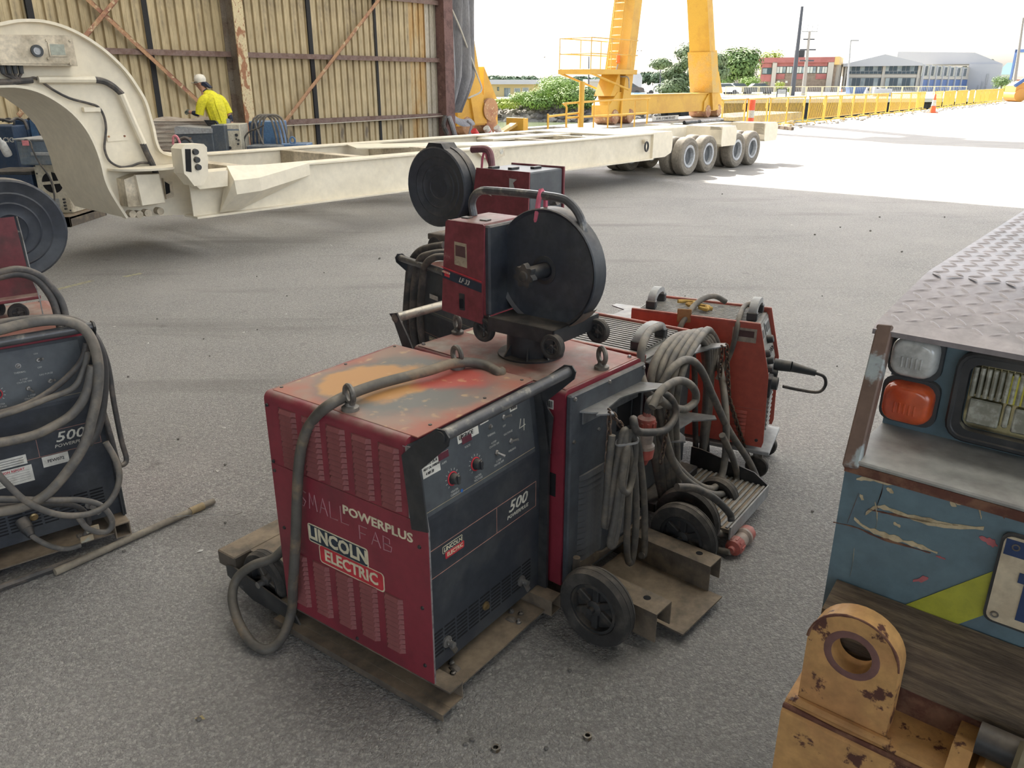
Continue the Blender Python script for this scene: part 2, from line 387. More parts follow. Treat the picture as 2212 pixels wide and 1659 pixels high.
# ---------------------------------------------------------------- shed: corrugated wall, columns, girts, roof
WH = 10.4
M_sheet = pm('corrugated_sheet', (.50, .41, .255), .62, col2=(.36, .285, .17), sc=.9, lo=.4, hi=.68, col3=(.17, .14, .105), sc3=2.2, lo3=.55, hi3=.74, var=.10, vsc=8, stretch=(1, 1, .35), spec=.3)
M_sheet_rust = pm('corrugated_sheet_rust', (.46, .30, .13), .7, col2=(.50, .40, .24), sc=2.5, lo=.4, hi=.6, stretch=(1, 1, .2), spec=.3)
M_sheet_grey = pm('corrugated_sheet_pale', (.50, .46, .38), .6, col2=(.40, .36, .28), sc=2, stretch=(1, 1, .3), spec=.3)
M_girt = pm('girt_steel', (.20, .135, .115), .7, col2=(.15, .09, .07), sc=6)
M_col = pm('column_steel', (.21, .18, .145), .7, col2=(.16, .12, .09), sc=3, col3=(.1, .07, .05), sc3=8)
M_flange = pm('column_flange', (.62, .52, .32), .7, col2=(.34, .16, .08), sc=5, lo=.5, hi=.56, col3=(.24, .11, .06), sc3=30, lo3=.56, hi3=.62, stretch=(1, 1, .5))
M_colend = pm('column_rust', (.17, .095, .085), .75, col2=(.11, .06, .055), sc=4, col3=(.28, .2, .16), sc3=9, lo3=.62, hi3=.7)
M_brace = pm('brace_rust', (.42, .24, .13), .75, col2=(.30, .14, .09), sc=3, stretch=(1, 1, 1), col3=(.55, .45, .28), sc3=7, lo3=.55, hi3=.65)
M_black = pm('dark_gap', (.02, .02, .022), .8)
wall = bpy.data.objects.new('wall_left', None); C.objects.link(wall); wall['kind'] = 'structure'; wall.location = E0; wall.rotation_euler = (0, 0, RZ_U); MW[wall.name] = frame(E0, RZ_U)
PIT = .216
def sheet_mesh(n, mat, nm):
    prof = []
    for k in range(n):
        x = k*PIT
        prof += [(x, 0), (x+.072, 0), (x+.078, -.004), (x+.084, 0), (x+.150, 0), (x+.160, .062), (x+.206, .062)]
    prof.append((n*PIT, 0))
    mb = MB(); vs = [(x, y, z) for x, y in prof for z in (0, WH)]
    mb.add(vs, [(2*i, 2*i+2, 2*i+3, 2*i+1) for i in range(len(prof)-1)]); return mesh_of(mb, nm, mat, 0)
gaps = [s_of(816, 0), s_of(679, 0), s_of(336, 0), s_of(95, 0)]
# sheets run from the end column back past the camera
edges = [(-1.75, -.55)]
ME = {n: sheet_mesh(n, M_sheet, 'sheet') for n in (1, 2, 3, 4)}
MEr = sheet_mesh(3, M_sheet_rust, 'sheet_rust'); MEg = sheet_mesh(3, M_sheet_grey, 'sheet_pale')
def put_sheets(s0, s1):
    s = s0
    while s < s1-.1:
        n = max(1, min(4, int(round((s1-s)/PIT)))); inst('sheet', ME[n], wall, Matrix.Translation((s, 0, 0))); s += n*PIT
put_sheets(gaps[0]+.06, -1.28)
inst('sheet', MEr, wall, Matrix.Translation((-1.28, 0, 0))); inst('sheet', MEg, wall, Matrix.Translation((-.632, 0, 0)))
put_sheets(gaps[1]+.06, gaps[0]-.05); put_sheets(gaps[2]+.06, gaps[1]-.05); put_sheets(gaps[3]+.06, gaps[2]-.05); put_sheets(-17, gaps[3]-.05)
for g in gaps:
    mb = MB(); mb.box(g-.06, g+.06, .0, .06, 0, WH); part('lap_strip', mb, M_black, wall)
mb = MB(); mb.box(-17.2, -.05, .09, .11, 0, WH); part('leak_backing', mb, M_sheet, wall)  # added plate, stops daylight leaking through the sheet gaps
mb = MB(); mb.box(-34, -17, 0, .05, 0, WH); part('back_cladding', mb, M_sheet, wall)
colS = [s_of(532, .5), s_of(532, .5)-6.6, s_of(532, .5)-13.2]
for z in (.71, 2.24, 3.76, 5.3, 6.8, 8.3):
    for a, c in ((colS[0]+.06, -.02), (colS[1]+.06, colS[0]-.06), (colS[2], colS[1]-.06)):
        mb = MB(); mb.box(a, c, -.11, -.005, z-.05, z+.05); mb.box(a, c, -.115, -.11, z-.065, z+.03); part('girt', mb, M_girt, wall)
for s in colS:       # I-beam columns, web across the wall
    mb = MB(); mb.box(s-.008, s+.008, -.46, -.02, 0, WH); mb.box(s-.13, s+.13, -.03, -.005, 0, WH)
    c_ = part('column', mb, M_col, wall); mb = MB(); mb.box(s-.13, s+.13, -.49, -.46, 0, WH); part('column_flange', mb, M_flange, c_)
mb = MB(); mb.box(-.17, .17, -.30, -.0, 0, WH); mb.box(-.19, .19, -.34, -.30, 0, WH); mb.box(-.2, .2, .0, .1, 0, WH); part('end_column', mb, M_colend, wall)
def wpt(px, py, o):      # pixel on the wall plane at offset o, wall-local
    p = at_pl(px, py, yard(0, o), W); q = MW[wall.name].inverted() @ p; return q
def brace(x0, y0, x1, y1, ext0=0.0, ext1=0.0, o=.16, r=.045):
    a, c = wpt(x0, y0, o), wpt(x1, y1, o); d = c-a; a2 = a-d*ext0; c2 = c+d*ext1
    mb = MB(); dd = (c2-a2).normalized(); nn = Vector((0, 1, 0)).cross(dd).normalized()
    M = bxy(a2, dd, nn); Ln = (c2-a2).length
    mb.box(0, Ln, -r, r, -.005, .005, 0, M); mb.box(0, Ln, -r, -r+.012, -.005, .075, 0, M); part('brace', mb, M_brace, wall)
brace(822, -5, 612, 268, 1.2, 0)
brace(180, -10, 432, 222, 1.4, .02); brace(262, -14, 40, 250, 1.4, 0, .21)
# rope along the low girt
mb = MB(); mb.tube([wpt(612, 272, .2), wpt(720, 266, .2), wpt(850, 258, .2), wpt(958, 250, .25)], .012, 6); part('rope', mb, pm('rope_grey', (.5, .46, .38), .9), wall)
# roof
M_roof = pm('roof_sheet', (.48, .46, .40), .8, col2=(.38, .36, .31), sc=.5)
def slab(s0, s1, o0, o1, z0, z1):
    a = [yard(s0, o0), yard(s0, o1), yard(s1, o1), yard(s1, o0)]; mb = MB()
    mb.add([(p.x, p.y, z) for z in (z0, z1) for p in a], [(0,1,2,3),(4,5,6,7),(0,1,5,4),(1,2,6,5),(2,3,7,6),(3,0,4,7)]); return mb
SKY = [(-8.4, -6.8), (-11.8, -10.0), (-15.2, -13.6)]      # unseen translucent roof sheets, added to brighten the shed
full = MB(); e = 0.0
for a, b in SKY:
    q = slab(b, e, -.1, 34, WH, WH+.15); full.add(q.v, q.f); e = a
q = slab(-34, e, -.1, 34, WH, WH+.15); full.add(q.v, q.f)
roof = struct('ceiling', full, M_roof, 0)
m = bpy.data.materials.new('translucent_sheet'); m.use_nodes = True; N = m.node_tree.nodes; N.clear()
o_ = N.new('ShaderNodeOutputMaterial'); tb = N.new('ShaderNodeBsdfTranslucent'); tb.inputs['Color'].default_value = (.72, .72, .68, 1); m.node_tree.links.new(tb.outputs[0], o_.inputs[0])
for a, b in SKY:
    g = [yard(a, -.1), yard(a, 34), yard(b, 34), yard(b, -.1)]; mb = MB(); mb.add([(p.x, p.y, WH+.07) for p in g], [(0, 1, 2, 3)]); part('added_skylight', mb, m, roof, 0)
#struct('ceiling', mb, M_roof, 0)

# unseen rear wall; doorway and open right side shaped to light the near faces
mb = MB()
for o0, o1, z0 in ((-.1, 15, 0), (15, 30, 6.0), (30, 34, 0)):
    p0, p1 = yard(-34, o0), yard(-34, o1); mb.add([(p.x, p.y, z) for z in (z0, WH) for p in (p0, p1)], [(0, 1, 3, 2)])
struct('wall_back', mb, M_roof, 0)
# ---------------------------------------------------------------- welding machines
M_louv = pm('louvre_dusty_red', (.27, .085, .085), .6, col2=(.22, .11, .10), sc=9, var=.12)
M_red = pm('welder_red', (.26, .033, .052), .42, col2=(.20, .028, .044), sc=5, var=.06, dust=DUST, damt=.85, spec=.5)
def heat_top():
    m = bpy.data.materials.new('heat_stained_top'); m.use_nodes = True; N = m.node_tree.nodes; L = m.node_tree.links; b = N['Principled BSDF']
    tc = N.new('ShaderNodeTexCoord')
    def noise(sc, d=6):
        n = N.new('ShaderNodeTexNoise'); n.inputs['Scale'].default_value = sc; n.inputs['Detail'].default_value = d; L.new(tc.outputs['Object'], n.inputs['Vector']); return n.outputs['Fac']
    def rng(f, a, c, o0=0, o1=1):
        r = N.new('ShaderNodeMapRange'); r.inputs[1].default_value = a; r.inputs[2].default_value = c; r.inputs[3].default_value = o0; r.inputs[4].default_value = o1; r.interpolation_type = 'SMOOTHSTEP'; L.new(f, r.inputs[0]); return r.outputs[0]
    def mix(f, A, B):
        x = N.new('ShaderNodeMix'); x.data_type = 'RGBA'
        for s_, v in ((0, f), (6, A), (7, B)):
            if hasattr(v, 'is_output'): L.new(v, x.inputs[s_])
            else: x.inputs[s_].default_value = (*v, 1)
        return x.outputs[2]
    def dist(c, w=.22):
        v = N.new('ShaderNodeVectorMath'); v.operation = 'DISTANCE'; L.new(tc.outputs['Object'], v.inputs[0]); v.inputs[1].default_value = c
        m_ = N.new('ShaderNodeMath'); m_.operation = 'MULTIPLY_ADD'; m_.inputs[1].default_value = w; L.new(noise(7), m_.inputs[0]); L.new(v.outputs['Value'], m_.inputs[2]); return m_.outputs[0]
    base = mix(rng(noise(6), .38, .62), (.40, .14, .10), (.33, .21, .165))
    base = mix(rng(dist((.30, .34, .818)), .40, .30), base, (.17, .165, .155))
    base = mix(rng(dist((.26, .40, .818)), .285, .235), base, (.52, .27, .10))
    base = mix(rng(dist((.40, .25, .818), .16), .215, .15), base, (.44, .085, .065))
    base = mix(rng(noise(24), .60, .72, 0, .5), base, (.62, .40, .20))
    L.new(base, b.inputs['Base Color']); b.inputs['Roughness'].default_value = .45; return m
M_top = heat_top()
M_top2 = pm('welder_top_dull', (.30, .125, .10), .55, col2=(.30, .24, .20), sc=5, lo=.42, hi=.62, var=.1)
M_blk = pm('black_panel', (.036, .041, .052), .5, col2=(.055, .06, .068), sc=7, dust=DUST, damt=.8, var=.12)
M_blkp = pm('panel_upper', (.085, .095, .105), .45, col2=(.065, .072, .085), sc=6, var=.08)
M_blks = pm('black_steel', (.030, .032, .036), .45, col2=(.05, .05, .05), sc=9, dust=DUST, damt=.7)
M_edge = pm('worn_edge', (.42, .42, .42), .4, metal=.6, col2=(.2, .2, .2), sc=30)
M_pipe = pm('worn_bar', (.10, .10, .105), .32, metal=.3, col2=(.30, .28, .24), sc=14, lo=.52, hi=.66)
M_steel = pm('dull_steel', (.30, .29, .28), .45, metal=.7, col2=(.18, .16, .14), sc=20)
M_rusty = pm('dusty_steel', (.11, .092, .075), .75, col2=(.19, .15, .11), sc=6, dust=(.33, .25, .17), damt=.9, bump=.15)
M_rub = pm('rubber_tyre', (.042, .040, .039), .8, col2=(.085, .078, .07), sc=9, dust=DUST, damt=.7, bump=.3, bsc=120)
M_hub = pm('wheel_hub', (.035, .036, .038), .6, col2=(.08, .07, .06), sc=12, dust=DUST)
M_wht = pm('white_print', (.62, .60, .53), .6, col2=(.5, .48, .42), sc=40)
M_whd = pm('white_print_dim', (.40, .40, .38), .6)
M_cream = pm('logo_cream', (.70, .64, .46), .55)
M_navy = pm('logo_navy', (.022, .035, .055), .5)
M_lred = pm('logo_red', (.55, .035, .05), .5)
M_stick = pm('white_sticker', (.68, .66, .60), .6, col2=(.5, .46, .38), sc=18, lo=.55, hi=.7)
M_ink = pm('black_ink', (.02, .02, .022), .7)
M_chalk = pm('chalk_mark', (.42, .22, .24), .9)
M_line = pm('panel_line', (.42, .22, .18), .6)
M_line2 = pm('panel_line_gold', (.35, .30, .20), .6)
M_disp = pm('display_red', (.13, .035, .05), .25)
M_cab = pm('cable_rubber', (.115, .108, .10), .62, col2=(.19, .165, .135), sc=14, lo=.42, hi=.62, dust=(.30, .26, .21), damt=.7)
M_cabd = pm('cable_dark', (.052, .05, .05), .6, col2=(.12, .10, .085), sc=12, dust=DUST, damt=.75)
M_eye = pm('eye_bolt', (.20, .185, .165), .5, metal=.4, col2=(.10, .09, .08), sc=25)
M_chain = pm('chain_steel', (.13, .095, .08), .55, metal=.5, col2=(.22, .15, .10), sc=25)
M_galv = pm('galvanised_plate', (.30, .31, .32), .45, metal=.55, col2=(.20, .21, .22), sc=10, dust=DUST, damt=.5)
M_slot = pm('slot_black', (.010, .010, .012), .9)
def lp(th, px, py, ax, val):
    Mi = MW[th.name].inverted(); c = Mi @ CAM; d = Mi.to_3x3() @ ray(px, py); return c+d*((val-c[ax])/d[ax])
def side_fn(x): return lambda a, b, d: (x+d, a, b)          # outline (y,z), thickness along x
def wheel(parent, c, R, w, ax='x', name='wheel', spokes=5, hub=True):
    """solid tyre with rim and spokes; axle along local x or y"""
    M = Matrix.Translation(c) @ (Matrix.Rotation(pi/2, 4, 'Y') if ax == 'x' else Matrix.Rotation(-pi/2, 4, 'X'))
    h = w/2; ri = R*.66
    mb = MB(); mb.lathe([(ri, -h*.8), (R*.80, -h), (R*.94, -h*.9), (R, -h*.45), (R*.985, -h*.40), (R*.985, -h*.3), (R, -h*.25), (R, h*.25), (R*.985, h*.3), (R*.985, h*.4), (R, h*.45), (R*.94, h*.9), (R*.80, h), (ri, h*.8), (ri*.96, h*.5), (ri*.96, -h*.5), (ri, -h*.8)], 36, M)
    wo = part(name, mb, M_rub, parent)
    if hub:
        mb = MB(); mb.lathe([(ri*.97, -h*.7), (ri*.86, -h*.75), (ri*.84, h*.0), (ri*.86, h*.75), (ri*.97, h*.7)], 28, M)
        for k in range(spokes):
            t = 2*pi*k/spokes; mb.box(R*.1, ri*.9, -R*.085, R*.085, -h*.45, h*.45, .003, M @ Matrix.Rotation(t, 4, 'Z'))
        mb.lathe([(0, h*.8), (R*.11, h*.8), (R*.2, h*.55), (R*.2, -h*.55), (R*.11, -h*.8), (0, -h*.8)], 16, M)
        mb.lathe([(0, 0), (ri*.9, 0)], 24, M); part('hub', mb, M_hub, wo)
    return wo
def eye_bolt(parent, x, y, z, rz=0.0, s=1.0):
    mb = MB(); M = Matrix.Translation((x, y, z)) @ Matrix.Rotation(rz, 4, 'Z')
    mb.lathe([(0, 0), (.021*s, 0), (.021*s, .008*s), (.013*s, .012*s), (.011*s, .020*s)], 14, M)
    ring = [(.0195*s*cos(2*pi*i/18), 0, .038*s+.0215*s*sin(2*pi*i/18)) for i in range(18)]
    mb.tube(ring, .0072*s, 8, True, M); return part('eye_bolt', mb, M_eye, parent)
def screw(mb, M, r=.006): mb.cyl((0, 0, 0), (0, 0, .004), r, r*.85, 6, M)
def louvre_bank(parent, y0, y1, zt, n, pitch, dirx=-1, x=0.0, mat=None, name='louvre'):
    """one bank of pressed louvres on a face x=const, separate blades"""
    # shared blade mesh per width
    key = ('lv', round(abs(y1-y0), 4), dirx, mat.name)
    if key not in _fontcache:
        w = abs(y1-y0); h = .0155; mb = MB(); n_ = 6; rings = []
        for k in range(n_+1):
            t = k/n_; yy = w*t; e = min(1, min(t, 1-t)*7); e = sin(e*pi/2)
            rings.append([(0, yy, h*.5), (dirx*.005*e, yy, h*.42), (dirx*.0115*e, yy, -h*.30), (dirx*.0105*e, yy, -h*.42), (0, yy, -h*.30)])
        mb.loft(rings, True); _fontcache[key] = mesh_of(mb, name, mat, 30)
    me = _fontcache[key]
    for k in range(n): inst(name, me, parent, Matrix.Translation((x, min(y0, y1), zt-k*pitch)))
def power_welder(loc, rz, label, variant, detail=True, group=None):
    """engine-red power source on a steel trolley. local: x across the front, y to the back, front at y=0"""
    Wd, D, zb, zt = .56, .62, .09, .817
    t = thing('welding_machine', label, 'welder', (loc[0], loc[1], 0), rz, group)
    # wrapped case, bent over the top with rounded shoulders
    pr = [(0, zb)]+[(.022-.022*cos(a), zt-.022+.022*sin(a)) for a in [pi/2*i/5 for i in range(6)]]+[(Wd-.022+.022*sin(a), zt-.022+.022*cos(a)) for a in [pi/2*i/5 for i in range(6)]]+[(Wd, zb)]
    mb = MB(); mb.prism(pr, .066, D, lambda a, b, d: (a, d, b)); case = part('case', mb, M_red, t)
    mb = MB(); mb.box(.024, Wd-.024, .045, D-.012, zt-.002, zt+.0018, .001); part('top_cover', mb, M_top if variant == 'main' else M_top2, case)
    mb = MB(); mb.box(.012, Wd-.012, D, D+.012, zb+.01, zt-.015, .004); part('rear_panel', mb, M_blk, t)
    # side panels' lower skirts stand a little proud
    mb = MB(); mb.prism([(.0, zb), (.0, .575), (.055, .575), (.055, .592), (D-.002, .592), (D-.002, zb+.012), (D-.03, zb)], -.0025, 0, lambda a, b, d: (d, a, b)); skirt = part('side_panel', mb, M_red, t)
    if detail:
        for col in range(5):
            y0 = .560-col*.099
            louvre_bank(skirt if False else case, y0, y0-.075, .776, 11, .0167, -1, 0.0, M_louv)
            louvre_bank(skirt, y0+.012, y0+.012-.073, .300+.004*col, 11, .0165, -1, -.0025, M_louv)
        mb = MB()
        for (y, z) in ((.605, .78), (.605, .60), (.605, .57), (.59, .38), (.59, .14), (.03, .52), (.03, .33), (.03, .14), (.3, .105)):
            screw(mb, Matrix.Translation((-.0025, y, z)) @ Matrix.Rotation(-pi/2, 4, 'Y'))
        for (x, y) in ((.05, .60), (.3, .60), (.52, .60), (.1, .07), (.33, .07), (.51, .07)): screw(mb, Matrix.Translation((x, y, zt)))
        part('screws', mb, M_blks, case, kind='stuff')
    # front: side flanges, recessed panel leaning back at the top
    for x in (0, Wd-.006):
        mb = MB(); mb.prism([(0, zb-.005), (0, .575), (.036, zt-.02), (.075, zt-.02), (.05, zb-.005)], 0, .006, lambda a, b, d: (x+d, a, b)); part('front_flange', mb, M_edge if x == 0 else M_blks, t)
    mb = MB(); mb.add([(.006, .032, zb), (Wd-.006, .032, zb), (Wd-.006, .032, .575), (.006, .032, .575), (.006, .062, zt-.018), (Wd-.006, .062, zt-.018),
             (.006, .2, zb), (Wd-.006, .2, zb), (.006, .2, zt-.018), (Wd-.006, .2, zt-.018)],
             [(0,1,2,3), (3,2,5,4), (0,1,7,6), (4,5,9,8), (6,7,9,8), (0,3,4,8,6), (1,2,5,9,7)]); front = part('front_panel', mb, M_blk, t, 0)
    UP = bxy((0, .032, .575), (1, 0, 0), (0, .030, .224)); LOW = bxy((0, .032, 0), (1, 0, 0), (0, 0, 1))
    # helpers put things on the panels: (x, height) in metres, +z of the matrix points out of the panel
    def up(x, z, out=0.0): v = (z-.575)*1.0089; return UP @ Matrix.Translation((x+.02, v, out))
    def low(x, z, out=0.0): return LOW @ Matrix.Translation((x, z, out))
    mb = MB(); mb.box(.03, .53, .012, .215, 0, .0012, 0, UP); part('control_plate', mb, M_blkp, front)
    mb = MB()
    for z in (.60,): mb.box(.01, .51, -.0008, .0008, 0, .0016, 0, up(0, z))
    part('gold_line', mb, M_line2, front)
    mb = MB()
    for z in (.482, .395): mb.box(.035, .535, -.0007, .0007, 0, .0012, 0, low(0, z))
    mb.box(.330, .3315, .395, .482, 0, .0012, 0, LOW); mb.box(.534, .5355, .395, .482, 0, .0012, 0, LOW); part('red_line', mb, M_line, front)
    mb = MB(); text(mb, '500', .036, low(.437, .451, .001), .012, .25, 1.25); text(mb, 'POWERPLUS', .0115, low(.437, .420, .001), .008, .2, 1.18); part('lettering', mb, M_wht, front)
    if variant in ('main', 'side'):
        mb = MB(); mb.prism(rrect(.087, .172, .449, .471, .004), 0, .001, None, LOW); part('badge_border', mb, M_cream, front)
        mb = MB(); mb.prism(rrect(.0885, .1705, .4505, .4695, .003), .0008, .0016, None, LOW); part('badge_navy', mb, M_navy, front)
        mb = MB(); mb.prism(rrect(.098, .178, .428, .4495, .004), 0, .0014, None, LOW); part('badge_red', mb, M_lred, front)
        mb = MB(); text(mb, 'LINCOLN', .0125, low(.1295, .460, .0018), .02, .0, 1.0); text(mb, 'ELECTRIC', .0115, low(.138, .439, .0018), .012, 0, .95); part('badge_lettering', mb, M_cream, front)
    if variant in ('main', 'cabled'):
        # knobs, switches, lamps, displays
        for (x, z) in ((.128, .652), (.228, .655)):
            mb = MB(); mb.lathe([(.020, 0), (.020, .002), (.017, .003)], 20, up(x, z, .001)); k_ = part('dial_ring', mb, M_lred, front)
            mb = MB(); mb.lathe([(0, .020), (.0125, .020), (.0145, .017), (.0155, .003)], 12, up(x, z, .001)); mb.box(-.004, .004, -.014, .012, .018, .026, .002, up(x, z, .001)); part('knob', mb, M_blks, front)
            mb = MB()
            for i in range(11):
                a = radians(225-27*i); mb.box(-.001, .001, -.003, .003, 0, .0012, 0, up(x+.026*cos(a), z+.026*sin(a), .0008) @ Matrix.Rotation(a-pi/2, 4, 'Z'))
            part('dial_scale', mb, M_whd, front)
        for i, (x, z, d) in enumerate(((.325, .652, (.010, -.012)), (.395, .662, (.012, .004)), (.375, .742, (.012, .005)))):
            mb = MB(); mb.lathe([(0, .006), (.006, .006), (.0085, .003), (.0085, 0)], 10, up(x, z, .001)); mb.cyl((0, 0, .004), (d[0], d[1], .022), .0028, .0042, 8, up(x, z, .001)); part('toggle_switch', mb, M_steel, front)
        mb = MB(); mb.lathe([(0, .008), (.005, .006), (.006, .001), (.009, .001), (.009, 0)], 12, up(.312, .735, .001)); part('pilot_lamp', mb, M_steel, front)
        for (x, z) in ((.105, .727), (.205, .737)):
            mb = MB(); mb.box(-.021, .021, -.010, .010, 0, .002, .001, up(x, z, .001)); part('display', mb, M_disp, front)
        for s_, x, z in (('AMPS', .105, .706), ('VOLTS', .205, .716), ('CRATER', .130, .616), ('CURRENT', .130, .607), ('CRATER', .232, .617), ('VOLTAGE', .232, .608),
                         ('THERMAL', .312, .712), ('4-STEP', .318, .686), ('CRATER ON', .318, .677), ('2-STEP', .330, .626), ('CRATER OFF', .330, .617), ('GAS PURGE', .388, .690), ('WELDING', .398, .634), ('ON', .372, .765), ('OFF', .374, .716)):
            mb = MB(); text(mb, s_, .0058, up(x, z, .0014), .01); part('panel_word', mb, M_whd, front)
    if variant == 'main':
        # stickers and marks on the panel
        for nm, x0, x1, z0, z1, sk in (('sticker', .040, .108, .694, .748, 0), ('sticker', .188, .278, .736, .763, 0), ('sticker', .288, .326, .756, .767, 0), ('barcode_sticker', .428, .463, .748, .770, 0)):
            mb = MB(); mb.box(x0, x1, (z0-.575), (z1-.575), .001, .0020, 0, UP); part(nm, mb, M_stick, front)
        for s_, x, z, h in (('8 (PS)', .066, .740, .008), ('DATE 7.A.16', .056, .727, .0075), ('NEXT CAL OVERDUE', .055, .715, .0058), ('4 MH 20', .046, .702, .0075), ('UPGRADE', .203, .749, .012)): mb = MB(); text(mb, s_, h, up(x, z, .0022), .02, .25, .8); part('handwriting', mb, M_ink, front)
        mb = MB()
        for i in range(11): mb.box(.432+.0026*i, .4332+.0026*i+(.0008 if i % 3 else 0), .753-.575, .766-.575, .0020, .0024, 0, UP)
        part('barcode', mb, M_ink, front, kind='stuff')
        mb = MB(); mb.tube([UP @ Vector((x, v, .0015)) for x, v in ((.475, .137), (.464, .110), (.494, .113))], .0014, 5); mb.tube([UP @ Vector((x, v, .0015)) for x, v in ((.491, .132), (.485, .097))], .0014, 5); part('chalk_four', mb, M_wht, front)
        mb = MB(); mb.cyl((0, 0, .001), (0, 0, .002), .005, .005, 12, up(.158, .604)); part('blue_dot', mb, pm('blue_dot', (.03, .14, .45), .5), front)
    # vent slots and output studs low on the front
    mb = MB()
    for r in range(7):
        for c in range(9): mb.box(.03+c*.054, .03+c*.054+.046, .135+r*.0125, .1405+r*.0125, .0003, .0010, 0, LOW)
    part('vent_slots', mb, M_slot, front, kind='stuff')
    for x in (.09, .455):
        mb = MB(); mb.lathe([(.018, 0), (.018, .006), (.009, .008), (.009, .030), (0, .030)], 12, low(x, .16)); mb.box(-.009, .009, -.05, .008, .012, .018, .002, low(x, .16) @ Matrix.Rotation(.5, 4, 'Z')); part('output_stud', mb, M_steel, front)
    mb = MB(); mb.lathe([(.014, 0), (.014, .005), (.008, .007), (.008, .012), (0, .012)], 12, low(.27, .175)); part('socket', mb, pm('brass', (.35, .25, .12), .4, metal=.8), front)
    # lift handle: two brackets and a bar
    bo = [(.075, .772), (.030, .815), (-.045, .876), (-.072, .878), (-.085, .862), (-.080, .838), (.016, .745), (.010, .721), (-.003, .575), (.053, .565)]
    for x in (-.006, Wd+.001):
        mb = MB(); mb.prism(bo, 0, .005, lambda a, b, d: (x+d, a, b)); br = part('handle_bracket', mb, M_blks, t)
        if x < 0: mb = MB(); mb.cyl((x-.004, -.058, .857), (x, -.058, .857), .016, .016, 16); part('bar_cap', mb, M_blks, br)
    mb = MB(); mb.cyl((-.004, -.058, .857), (Wd+.01, -.058, .857), .0165, .0165, 18); part('handle_bar', mb, M_pipe, t)
    mb = MB(); mb.prism([(-.0, .09), (-.0, .575), (-.010, .70), (.03, .75), (.045, .09)], Wd+.001, Wd+.006, lambda a, b, d: (d, a, b)); part('handle_upright', mb, M_blks, t)
    if detail:
        y1, y2 = .10, .55
    # side artwork
    if variant == 'main':
        SD = bxy((-.0026, 0, 0), (0, -1, 0), (0, 0, 1))    # x axis runs to the front, y up, z out of the side
        def sd(y, z, out=0.0): return SD @ Matrix.Translation((-y, z, out))
        mb = MB(); text(mb, 'POWERPLUS', .027, sd(.185, .535, .0006), .022, 0, 1.22, .0008); part('lettering', mb, M_cream, skirt)
        mb = MB(); mb.prism([(-a, b) for a, b in rrect(.228, .478, .376, .438, .009)], 0, .0008, None, SD); mb.prism([(-a, b) for a, b in rrect(.170, .436, .318, .380, .012)], 0, .0008, None, SD); part('badge_border', mb, M_cream, skirt)
        mb = MB(); mb.prism([(-a, b) for a, b in rrect(.232, .474, .380, .434, .007)], .0006, .0014, None, SD); part('badge_navy', mb, M_navy, skirt)
        mb = MB(); mb.prism([(-a, b) for a, b in rrect(.174, .432, .322, .3775, .010)], .0006, .0013, None, SD); part('badge_red', mb, M_lred, skirt)
        mb = MB(); text(mb, 'LINCOLN', .041, sd(.353, .407, .0016), .035, 0, .98); text(mb, 'ELECTRIC', .036, sd(.303, .3495, .0016), .028, 0, .98); part('badge_lettering', mb, M_cream, skirt)
        mb = MB()
        def stroke(pts): mb.tube([SD @ Vector((-a, b, .0004)) for a, b in pts], .0017, 4)
        def letters(seq, y, z, h, w):
            for s_ in seq:
                for st in s_: stroke([(y-w*a, z+h*b) for a, b in st])
                y -= w*1.35
        LS = {'S': [[(1, .9), (.5, 1), (.1, .75), (.9, .35), (.6, 0), (0, .1)]], 'M': [[(0, 0), (.15, 1), (.5, .3), (.8, 1), (1, 0)]], 'A': [[(0, 0), (.5, 1), (1, 0)], [(.2, .4), (.8, .4)]],
              'L': [[(0, 1), (0, 0), (.9, .02)]], 'F': [[(0, 0), (0, 1), (.9, 1)], [(0, .5), (.7, .5)]], 'B': [[(0, 0), (0, 1), (.7, .9), (.7, .6), (0, .5), (.9, .4), (.8, .05), (0, 0)]]}
        letters([LS[c] for c in 'SMALL'], .505, .49, .052, .033); part('chalk_word', mb, M_chalk, skirt); mb = MB(); letters([LS[c] for c in 'FAB'], .255, .462, .044, .034)
        part('chalk_word', mb, M_chalk, skirt)
    # trolley: two hollow rails, front deck, castors, rear axle wheels, bottle deck
    for nm, x0 in (('rail', .0), ('rail', Wd-.055)):
        mb = MB(); x1 = x0+.055
        mb.box(x0, x1, -.055, .66, zb-.008, zb-.003); mb.box(x0, x1, -.055, .66, .030, .035); mb.box(x1-.004, x1, -.055, .66, .035, zb-.008)
        if x0 == 0: mb.box(x0-.03, x0+.004, -.055, .66, .030, .034); mb.box(x0-.034, x0-.030, -.055, .66, .012, .034)
        else: mb.box(x0, x0+.004, -.055, .66, .035, zb-.008)
        part(nm, mb, M_rusty, t)
    mb = MB(); mb.box(.055, Wd-.055, -.03, .3, .040, .045); deck = part('front_deck', mb, M_rusty, t)
    for (x, y) in ((.10, .02), (.13, .05), (.40, -.0), (.43, .05), (.07, -.01), (.44, .02)): mb = MB(); mb.lathe([(.009, 0), (.009, .006), (.005, .008), (.005, .014), (0, .014)], 6, Matrix.Translation((x, y, .045))); part('bolt', mb, M_steel, deck)
